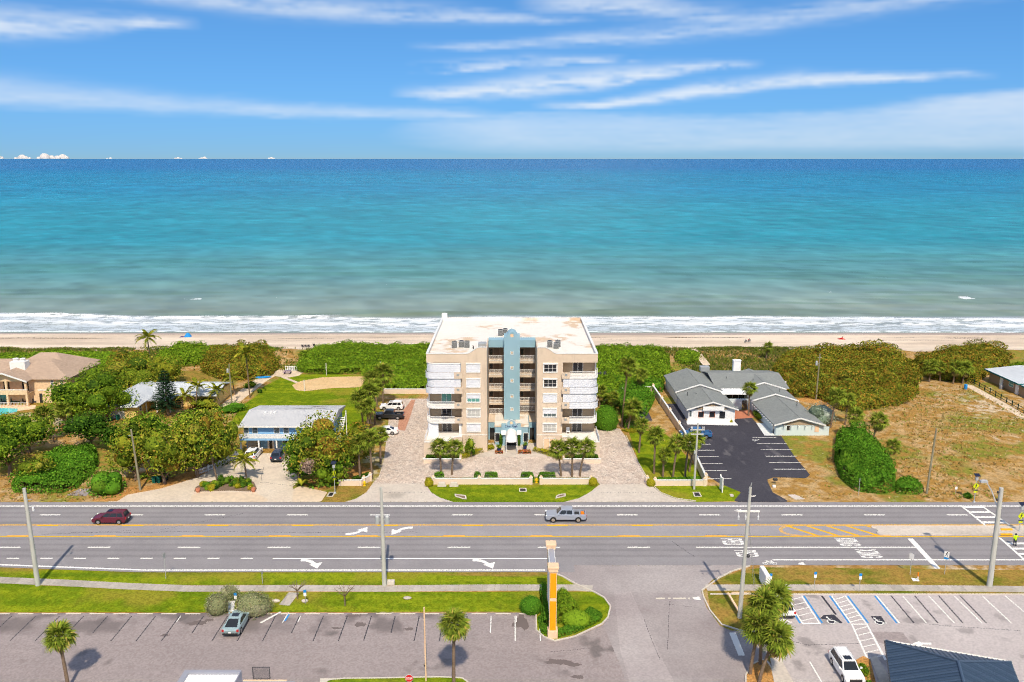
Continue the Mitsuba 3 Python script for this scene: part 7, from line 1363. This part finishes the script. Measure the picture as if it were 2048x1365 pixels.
tm = meshkit.text_mesh('STOP', .24, .008, True); bb = tm.bounds; tm.apply_translation([-(bb[0][0] + bb[1][0]) / 2, -.12, 0]); tm.apply_scale([.58 / (bb[1][0] - bb[0][0]), 1, 1]); tm.apply_transform(np.array([[1, 0, 0, b[0]], [0, 0, -1, b[1] - .072], [0, 1, 0, h - .36], [0, 0, 0, 1.0]])); part(k, 'lettering', tm, 'pure_white')
pl = scene[k + '__plate_001']; scene[k + '__plate_001'] = {**pl, 'to_world': T([[1, 0, 0, 0], [0, 1, 0, -.014], [0, 0, 1, 0], [0, 0, 0, 1]])}
# orange pylon: two capped columns joined by a sign box seen from its narrow edge
k = thing('sign_pylon', 'tall orange sign pylon with cream caps seen edge on in clipped hedges', 'sign pylon'); b = at(1105, 1274); X0, Y0 = b[0], b[1]
part(k, 'plinth', cbox(X0 - .55, X0 + .55, Y0 - .45, Y0 + .55, 0, .95, .03), 'peach'); part(k, 'column', cbox(X0 - .40, X0 + .40, Y0 - .30, Y0 + .45, .95, 7.9, .02), 'peach'); part(k, 'front_panel', join([box(X0 - .33, X0 + .33, Y0 - .33, Y0 - .302, 1.0, 4.45), box(X0 - .33, X0 + .33, Y0 - .33, Y0 - .302, 4.85, 7.75)]), 'orange_panel'); part(k, 'capital', join([cbox(X0 - .52, X0 + .52, Y0 - .42, Y0 + .57, 7.9, 8.25, .03), cbox(X0 - .6, X0 + .6, Y0 - .5, Y0 + .65, 8.25, 8.55, .04)]), 'peach')
part(k, 'sign_box', box(X0 - .36, X0 + .36, Y0 + .45, Y0 + 5.2, 2.2, 8.0), 'trim_white'); part(k, 'sign_top', box(X0 - .30, X0 + .30, Y0 + .66, Y0 + 5.05, 8.0, 8.04), 'panel_grey'); part(k, 'plinth', cbox(X0 - .55, X0 + .55, Y0 + 5.1, Y0 + 6.1, 0, .95, .03), 'peach'); part(k, 'column', cbox(X0 - .40, X0 + .40, Y0 + 5.2, Y0 + 5.95, .95, 7.9, .02), 'peach'); part(k, 'capital', join([cbox(X0 - .52, X0 + .52, Y0 + 5.1, Y0 + 6.05, 7.9, 8.25, .03), cbox(X0 - .6, X0 + .6, Y0 + 5.0, Y0 + 6.15, 8.25, 8.55, .04)]), 'peach'); part(k, 'front_panel', box(X0 - .33, X0 + .33, Y0 + 5.17, Y0 + 5.198, 8.02, 8.1), 'orange_panel')
b = at(1533, 1180); k = thing('monument_sign', 'white slab sign behind the palm clump seen edge on', 'sign'); part(k, 'slab', cbox(b[0] - .28, b[0] + .28, b[1] - .3, b[1] + 2.4, .25, 2.0, .03), 'pure_white'); part(k, 'foot', box(b[0] - .2, b[0] + .2, b[1] - .1, b[1] + 2.2, 0, .25), 'kerb_mat')
b = at(1444, 985); k = thing('plaza_sign', 'white post sign seen edge on at the mouth of the black car park', 'sign'); part(k, 'panel', box(b[0] - .10, b[0] + .10, b[1] - .1, b[1] + 1.3, .35, 2.3), 'pure_white'); part(k, 'post', join([box(b[0] - .08, b[0] + .08, b[1] - .25, b[1] - .1, 0, 2.5), box(b[0] - .08, b[0] + .08, b[1] + 1.3, b[1] + 1.45, 0, 2.5)]), 'trim_white')
# hydrants, markers, covers
def hydrant(x, y, l):
    b = at(x, y); k = thing('fire_hydrant', l, 'fire hydrant', None); part(k, 'barrel', tube([[b[0], b[1], 0], [b[0], b[1], .06], [b[0], b[1], .07], [b[0], b[1], .6], [b[0], b[1], .62], [b[0], b[1], .72], [b[0], b[1], .80]], [.22, .22, .15, .15, .2, .17, .05], 12), 'yellow_plastic'); part(k, 'nozzle', tube([[b[0] - .3, b[1], .45], [b[0] + .3, b[1], .45]], .08, 8), 'yellow_plastic'); part(k, 'nozzle', tube([[b[0], b[1] - .28, .45], [b[0], b[1], .45]], .09, 8), 'yellow_plastic')
hydrant(1073, 966, 'yellow fire hydrant in the gap between the two cream walls'); hydrant(729, 972, 'yellow fire hydrant in front of the low wall left of the driveway')
b = at(1835, 1162); k = thing('marker_post', 'orange and white marker post on the right verge', 'marker post'); part(k, 'post', cyl(b[0], b[1], 0, .6, .07), 'pure_white'); part(k, 'cap', cyl(b[0], b[1], .6, 1.15, .08), 'orange_plastic')
def cover(pts, l, fr='kerb_mat', inner='trim_black'):
    g = px(*pts); k = thing('drain_inlet', l, 'drain'); part(k, 'frame', slab(g.difference(g.buffer(-.18)), 0, .06), fr); part(k, 'grate', sheet(g.buffer(-.18), .03), inner)
cover(((1385, 985), (1399, 985), (1404, 994), (1388, 994)), 'square dark drain inlet on the lawn left of the black car park'); cover(((658, 985), (671, 985), (666, 994), (653, 994)), 'square dark drain inlet on the lawn by the crossing sign'); cover(((1038, 977), (1053, 977), (1054, 984), (1038, 984)), 'concrete drain inlet in the front lawn strip')
for pts, l in ((((909, 989), (932, 992), (933, 999), (926, 999), (910, 994)), 'sloping concrete culvert end at the left of the lawn strip'), (((1112, 993), (1118, 990), (1131, 988), (1132, 993), (1111, 998)), 'sloping concrete culvert end at the right of the lawn strip')):
    g = px(*pts); k = thing('culvert_end', l, 'culvert'); part(k, 'headwall', slab(g.difference(g.buffer(-.22)), 0, .10), 'conc_mat'); part(k, 'opening', sheet(g.buffer(-.22), .02), 'bark_mat')
one('concrete_cover', slab(soft(px((1574, 990), (1590, 990), (1612, 999), (1590, 1000)), .2), 0, .05), 'conc_mat', 'pale concrete cover in the dry grass by the black lot mouth', 'cover'); one('concrete_cover', slab(px((1459, 989), (1466, 989), (1468, 994), (1461, 994)), 0, .06), 'conc_mat', 'small pale cover on the lawn tip left of the black lot', 'cover'); one('concrete_cover', slab(px((1822, 1157), (1836, 1158), (1839, 1163), (1826, 1163)), 0, .06), 'pure_white', 'white concrete cover beside the orange marker', 'cover')
for a, b_, l in ((at(884, 972), 'left', 'grey utility box in front of the long cream wall, left'), (at(908, 972), 'r', 'grey utility box in front of the long cream wall, right')): one('utility_box', join([cbox(a[0] - .55, a[0] + .55, a[1] - .35, a[1] + .2, .12, .62, .03), box(a[0] - .7, a[0] + .7, a[1] - .5, a[1] + .35, 0, .12)]), 'kerb_mat', l, 'utility box')
for i, (a, l) in enumerate(((at(610, 1204), 'pale rock by the disabled parking sign on the lawn'), (at(815, 1198), 'grey rock on the near lawn right of the transformer pole'), (at(552, 1204), 'pale rock left of the diagonal path'))):
    m = trimesh.creation.icosphere(2, .35); m.vertices *= (1 + .5 * (meshkit.noise(m.vertices * 3 + i, i) - .5))[:, None] * [1.2, .8, .6]; one('rock', m.apply_translation([a[0], a[1], .12]), 'conc_mat', l, 'rock')
a, b_ = at(1456, 1188), at(1476, 1222); one('timber_edging', slab(LineString([a[:2], b_[:2]]).buffer(.12, cap_style=2), 0, .16), 'peach', 'diagonal timber edging in the verge by the tall pole', 'edging'); a, b_ = at(1463, 1187), at(1502, 1187); one('timber_edging', slab(LineString([a[:2], b_[:2]]).buffer(.09, cap_style=2), 0, .14), 'peach', 'straight timber edging along the footpath by the tall pole', 'edging')
k = thing('floodlight', 'dark ground floodlight on a stake in the dry grass', 'floodlight'); b = at(1550, 968); part(k, 'head', cbox(b[0] - .35, b[0] + .35, b[1] - .2, b[1] + .2, .55, .95, .05), 'dark_metal'); part(k, 'stake', cyl(b[0], b[1], 0, .6, .04, 6), 'dark_metal'); one('utility_box', cbox(at(1548, 975)[0] - .25, at(1548, 975)[0] + .25, at(0, 975)[1] - .2, at(0, 975)[1] + .2, 0, .35, .03), 'pure_white', 'small white box beside the ground floodlight', 'utility box')
# fences
def fence(pts, h, bsdf, label, rails, pick_step=None, post=2.0, pw=.07, name='fence'):
    ln = LineString([p[:2] for p in pts]); k = thing(name, label, 'fence'); n = int(ln.length / post)
    for i in range(n + 1): q = ln.interpolate(i / n, normalized=True); part(k, 'post', box(q.x - pw, q.x + pw, q.y - pw, q.y + pw, 0, h + .12), bsdf)
    for z in rails: part(k, 'rail', slab(ln.buffer(.035, cap_style=2), z, z + .09), bsdf)
    if pick_step:
        m = int(ln.length / pick_step)
        for i in range(m): q = ln.interpolate((i + .5) / m, normalized=True); part(k, 'picket', box(q.x - .045, q.x + .045, q.y - .012 - .045, q.y + .012 - .045, .06, h - .02), bsdf)
fence([at(393, 952), at(410, 946), at(440, 934), at(462, 922), at(482, 906)], 1.05, 'white_wall', 'white picket fence under the big sea grapes by the driveway', (.25, .8), .26, 2.2, .09, 'picket_fence')
fence([at(1938, 764), at(1985, 790), at(2060, 834)], 1.15, 'fence_green', 'dark green rail fence along the beach path at right', (.35, .95), None, 2.4, .07, 'rail_fence')
fence([(14.6, 186), (24.6, 186), (24.9, 178)], 1.5, 'white_wall', 'white fence around the rear terrace right of the condominium', (.2, 1.3), .35, 2.4, .08)
struct('rear_terrace', slab([(15.2, 178), (24.6, 178), (24.6, 186), (15.2, 186)], 0, .05), 'sand_mat')
for bx, l in ((1200, 'dark folded parasol left of a pair behind the condominium'), (1210, 'dark folded parasol right of a pair behind the condominium')):
    b = at(bx, 764); k = thing('parasol', l, 'parasol'); part(k, 'canopy', tube([[b[0], b[1], 1.9], [b[0], b[1], 2.05], [b[0], b[1], 2.6]], [.75, .7, .05], 10), 'dark_cloth'); part(k, 'pole', cyl(b[0], b[1], 0, 2.6, .03, 6), 'trim_white')
# bins
def bin_(x, y, body, lid, label, s=1.0):
    b = at(x, y); k = thing('wheelie_bin', label, 'bin'); part(k, 'body', hull([[b[0] + a * .29 * f * s, b[1] + c * .33 * f * s, z * s] for a in (-1, 1) for c in (-1, 1) for z, f in ((.05, .8), (.95, 1))]), body); part(k, 'lid', cbox(b[0] - .31 * s, b[0] + .31 * s, b[1] - .37 * s, b[1] + .34 * s, .95 * s, 1.04 * s, .03), lid); part(k, 'wheel', tube([[b[0] - .28 * s, b[1] + .28 * s, .1], [b[0] + .28 * s, b[1] + .28 * s, .1]], .1, 8), 'tyre')
bin_(222, 842, 'green_plastic', 'yellow_plastic', 'green bin with yellow lid in front of the yellow house'); bin_(236, 840, 'green_plastic', 'green_plastic', 'green bin right of the yellow lidded one at the yellow house'); bin_(309, 966, 'green_plastic', 'green_plastic', 'green bin under the sea grapes, left of a pair'); bin_(318, 966, 'green_plastic', 'green_plastic', 'green bin under the sea grapes, right of a pair'); bin_(331, 962, 'dark_cloth', 'dark_cloth', 'black bin under the sea grapes near the white fence', 1.15)
bin_(1366, 818, 'green_plastic', 'green_plastic', 'green bin at the back of the group beside the plaza', 1.1); bin_(1369, 824, 'green_plastic', 'yellow_plastic', 'green bin with yellow lid beside the plaza', 1.1); bin_(1373, 830, 'green_plastic', 'green_plastic', 'green bin nearest the plaza front corner', 1.1)
b = at(1931, 779); k = thing('litter_bin', 'blue litter bin at the top of the beach path', 'bin'); part(k, 'body', tube([[b[0], b[1], 0], [b[0], b[1], 1.0], [b[0], b[1], 1.05]], [.32, .36, .3], 12), 'blue_plastic'); part(k, 'lid', tube([[b[0], b[1], 1.05], [b[0], b[1], 1.2]], [.36, .2], 12), 'blue_plastic')
for x, y, l, c in ((396, 985, 'red clay pot at the left end of the planted island', 'terracotta'), (507, 984, 'red clay pot at the right end of the planted island', 'terracotta'), (522, 905, 'blue glazed pot by the garage of the blue house', 'navy_pot')):
    b = at(x, y); k = thing('plant_pot', l, 'plant pot'); part(k, 'pot', tube([[b[0], b[1], 0], [b[0], b[1], .35], [b[0], b[1], .62], [b[0], b[1], .66]], [.22, .36, .3, .33], 12), c, 30); part(k, 'soil', cyl(b[0], b[1], .55, .64, .27), 'bark_mat')
# volleyball posts, beach things, people
for a, t, l in (((609, 783), 760, 'white volleyball post at the front of the sand court'), ((653, 752), 727, 'white volleyball post at the back of the sand court'), ((761, 742), 724, 'white post sticking out of the thicket behind the palms')):
    b = at(a[0], a[1]); k = thing('volleyball_post', l, 'post'); part(k, 'post', cyl(b[0], b[1], 0, hgt(t, b[1]), .07, 8), 'trim_white'); part(k, 'hook', cyl(b[0] + .08, b[1], hgt(t, b[1]) - .3, hgt(t, b[1]) - .1, .03, 6), 'metal_grey')
def zb(x, y): return float(land_z(np.array([x]), np.array([y]))[0])
def on_land(pxx, pyy, z0=-1.5):
    z = z0
    for _ in range(8): p = at(pxx, pyy, z); z = zb(p[0], p[1])
    return np.array([p[0], p[1], z])
def beach_chair(p, c, label, rz=0):
    k = thing('beach_chair', label, 'chair'); T4 = rot(rz); T4[:3, 3] = p
    part(k, 'seat', hull([(a, b, .32 + d) for a in (-.32, .32) for b in (-.3, .3) for d in (0, .05)]), c, tf=T4); part(k, 'backrest', hull([(a, .3 + q * .35, .35 + q * .65 + d) for a in (-.32, .32) for q in (0, 1) for d in (0, .05)]), c, tf=T4); part(k, 'frame', join([cyl(a, b, -.05, .35, .03, 5) for a in (-.3, .3) for b in (-.28, .28)]), 'galv', tf=T4)
for x, y, l in ((606, 696, 'dark beach chair, leftmost of four behind the dune'), (612, 696, 'dark beach chair, second of four behind the dune'), (618, 696, 'small dark beach chair, third of four behind the dune'), (629, 694, 'dark beach chair, farthest right of four behind the dune')): beach_chair(on_land(x, y), 'dark_cloth', l, 180)
def figure(p, pose, top, legs, label, rz=0, s=1.0, hair='dark_cloth'):
    """A person as one skin of hulls over a skeleton, with clothes as parts."""
    J = dict(head=(0, 0, 1.62, .115), neck=(0, 0, 1.46, .06), chest=(0, 0, 1.28, .17), waist=(0, 0, 1.05, .15), hip=(0, 0, .92, .16), sl=(-.19, 0, 1.38, .07), sr=(.19, 0, 1.38, .07), el=(-.26, -.02, 1.10, .05), er=(.26, -.02, 1.10, .05), hl=(-.24, .10, .86, .04), hr=(.26, .12, .88, .04), kl=(-.10, .06, .50, .075), kr=(.10, -.04, .50, .075), fl=(-.10, .0, .09, .05), fr=(.10, -.14, .10, .05), tl=(-.10, .16, .04, .04), tr=(.10, .02, .04, .04), hpl=(-.09, 0, .90, .11), hpr=(.09, 0, .90, .11)); J.update(pose)
    ball = lambda j, g=0.0: trimesh.creation.icosphere(1, J[j][3] + g).apply_translation(J[j][:3])
    bone = lambda a, b, g=0.0: hull(np.vstack([ball(a, g).vertices, ball(b, g).vertices]))
    def skin(pairs, g=0.0):
        try: m = trimesh.boolean.union([bone(a, b, g) for a, b in pairs], engine='manifold'); return m
        except Exception: return join([bone(a, b, g) for a, b in pairs])
    k = thing('person', label, 'person'); T4 = rot(rz); T4[:3, :3] *= s; T4[:3, 3] = p
    allb = [('head', 'neck'), ('neck', 'chest'), ('chest', 'waist'), ('waist', 'hip'), ('sl', 'chest'), ('sr', 'chest'), ('sl', 'el'), ('sr', 'er'), ('el', 'hl'), ('er', 'hr'), ('hip', 'hpl'), ('hip', 'hpr'), ('hpl', 'kl'), ('hpr', 'kr'), ('kl', 'fl'), ('kr', 'fr'), ('fl', 'tl'), ('fr', 'tr')]
    part(k, 'body', skin(allb), 'skin', True, tf=T4); part(k, 'top', skin([('neck', 'chest'), ('sl', 'chest'), ('sr', 'chest'), ('chest', 'waist'), ('waist', 'hip'), ('sl', 'el'), ('sr', 'er')], .025) if False else skin([('sl', 'chest'), ('sr', 'chest'), ('chest', 'waist'), ('waist', 'hip'), ('sl', 'el'), ('sr', 'er')], .022), top, True, tf=T4); part(k, 'trousers', skin([('hip', 'hpl'), ('hip', 'hpr'), ('hpl', 'kl'), ('hpr', 'kr'), ('kl', 'fl'), ('kr', 'fr')], .018), legs, True, tf=T4)
    h = J['head']; m = trimesh.creation.icosphere(2, h[3] + .015).apply_translation([h[0], h[1] - .015, h[2] + .02]); part(k, 'hair', m, hair, True, tf=T4); part(k, 'shoes', join([bone('fl', 'tl', .02), bone('fr', 'tr', .02)]), 'trim_black', tf=T4)
    hands = []
    for hj, e in (('hl', -1), ('hr', 1)):
        q = np.array(J[hj][:3]); hands += [tube([q, q + [dx, .02, -.12 - .01 * i]], [.012, .008], 4) for i, dx in enumerate((-.03, -.01, .01, .03))] + [tube([q, q + [-e * .05, .05, -.06]], [.013, .009], 4)]
    part(k, 'hands', join(hands), 'skin', tf=T4); return k
figure(at(2029, 1092) + [0, 0, .03], dict(er=(.38, .05, 1.20, .05), hr=(.55, .22, 1.12, .04)), 'hiviz', 'dark_cloth', 'person in a bright hi-vis jacket walking over the near half of the crosswalk', 0, 1.02)
SIT = dict(head=(0, -.05, 1.10, .115), neck=(0, -.05, .95, .06), chest=(0, -.05, .80, .17), waist=(0, 0, .58, .15), hip=(0, 0, .45, .16), sl=(-.19, -.05, .9, .07), sr=(.19, -.05, .9, .07), el=(-.26, .05, .64, .05), er=(.26, .05, .64, .05), hl=(-.2, .28, .56, .04), hr=(.2, .28, .56, .04), hpl=(-.09, .02, .44, .11), hpr=(.09, .02, .44, .11), kl=(-.1, .45, .48, .075), kr=(.1, .45, .48, .075), fl=(-.1, .55, .09, .05), fr=(.1, .55, .09, .05), tl=(-.1, .72, .05, .04), tr=(.1, .72, .05, .04))
for x, y, t, l, c in ((1491, 686, 'pure_white', 'person in a white top seated on the beach, left of a pair', 'left'), (1498, 685, 'red_mat', 'person in a red top seated on the beach, right of a pair', 'right')):
    p = on_land(x, y); beach_chair(p, 'grey_cloth', 'low beach chair under the seated person, ' + c + ' of a pair', 180); figure(p, SIT, t, 'dark_cloth', l, 0)
p = on_land(1684, 679); figure(p, {a: (b[0], b[1], b[2] - .32, b[3]) for a, b in SIT.items() if a not in ('fl', 'fr', 'tl', 'tr', 'kl', 'kr')} | dict(kl=(-.1, .5, .25, .075), kr=(.1, .5, .25, .075), fl=(-.1, .9, .09, .05), fr=(.1, .9, .09, .05), tl=(-.1, 1.0, .12, .04), tr=(.1, 1.0, .12, .04)), 'red_mat', 'red_mat', 'person in red sitting on the sand, far right', 40)
one('beach_towel', slab([(p[0] - 1.0, p[1] - .7), (p[0] + 1.0, p[1] - .7), (p[0] + 1.0, p[1] + 1.1), (p[0] - 1.0, p[1] + 1.1)], p[2] - .12, p[2] + .03), 'red_mat', 'red towel under the person sitting at far right', 'towel')
p = on_land(376, 674); k = thing('beach_tent', 'small blue tent on the beach at left', 'tent'); part(k, 'canopy', hull([p + [a * 1.0, b * .8, .0] for a in (-1, 1) for b in (-1, 1)] + [p + [-.4, 0, 1.2], p + [.4, 0, 1.2]]), 'blue_plastic'); part(k, 'mat', slab([(p[0] - 2.4, p[1] - .8), (p[0] - 1.3, p[1] - .8), (p[0] - 1.3, p[1] + .8), (p[0] - 2.4, p[1] + .8)], p[2] - .1, p[2] + .05), 'purple_cloth')
p = at(523, 757, 0); k = thing('kayak', 'blue kayak lying beside the sand path behind the palms', 'kayak'); z = zb(p[0], p[1]); m = trimesh.creation.icosphere(3, 1.0); m.vertices *= [2.3, .42, .26]; part(k, 'hull', m, 'blue_plastic', True, tf=rot(15) @ trimesh.transformations.translation_matrix([0, 0, 0]) if False else mv([p[0], p[1], z + .25], 1, .25)); m = trimesh.creation.torus(.35, .05, 16, 6); m.vertices *= [1.3, .8, 1]; part(k, 'cockpit', m, 'trim_black', tf=mv([p[0], p[1], z + .5], 1, .25))
p = at(575, 748); k = thing('picnic_table', 'dark picnic table on the sand behind the lawn', 'table'); part(k, 'top', box(p[0] - .9, p[0] + .9, p[1] - .38, p[1] + .38, .70, .76), 'purple_cloth'); part(k, 'bench', join([box(p[0] - .9, p[0] + .9, p[1] - .85, p[1] - .6, .42, .47), box(p[0] - .9, p[0] + .9, p[1] + .6, p[1] + .85, .42, .47)]), 'purple_cloth'); part(k, 'leg', join([box(p[0] + a - .04, p[0] + a + .04, p[1] - .7, p[1] + .7, .0, .42) for a in (-.7, .7)]), 'dark_cloth')
k = thing('timber_deck', 'small grey deck with white posts at the dune edge', 'deck'); a, b_ = at(571, 743), at(600, 737); part(k, 'platform', box(a[0], b_[0], a[1], a[1] + 4, 0, .35), 'pole_mat')
for x in np.linspace(a[0], b_[0], 6): part(k, 'post', box(x - .07, x + .07, a[1] - .02, a[1] + .12, .35, 1.35), 'pure_white')
part(k, 'rail', box(a[0], b_[0], a[1], a[1] + .08, 1.1, 1.2), 'pure_white')
b = at(1588, 792); k = thing('bench', 'weathered wooden bench on the leaf litter beside the plaza', 'bench'); part(k, 'seat', box(b[0] - .8, b[0] + .8, b[1] - .25, b[1] + .25, .42, .48), 'bark_mat'); part(k, 'leg', join([box(b[0] + a - .05, b[0] + a + .05, b[1] - .2, b[1] + .2, 0, .42) for a in (-.65, .65)]), 'bark_mat')
b = at(1570, 782); one('lamp_post', join([cyl(b[0], b[1], 0, 1.9, .06), trimesh.creation.icosphere(2, .22).apply_translation([b[0], b[1], 2.05])]), 'trim_white', 'short white garden lamp behind the right plaza wing', 'lamp post')
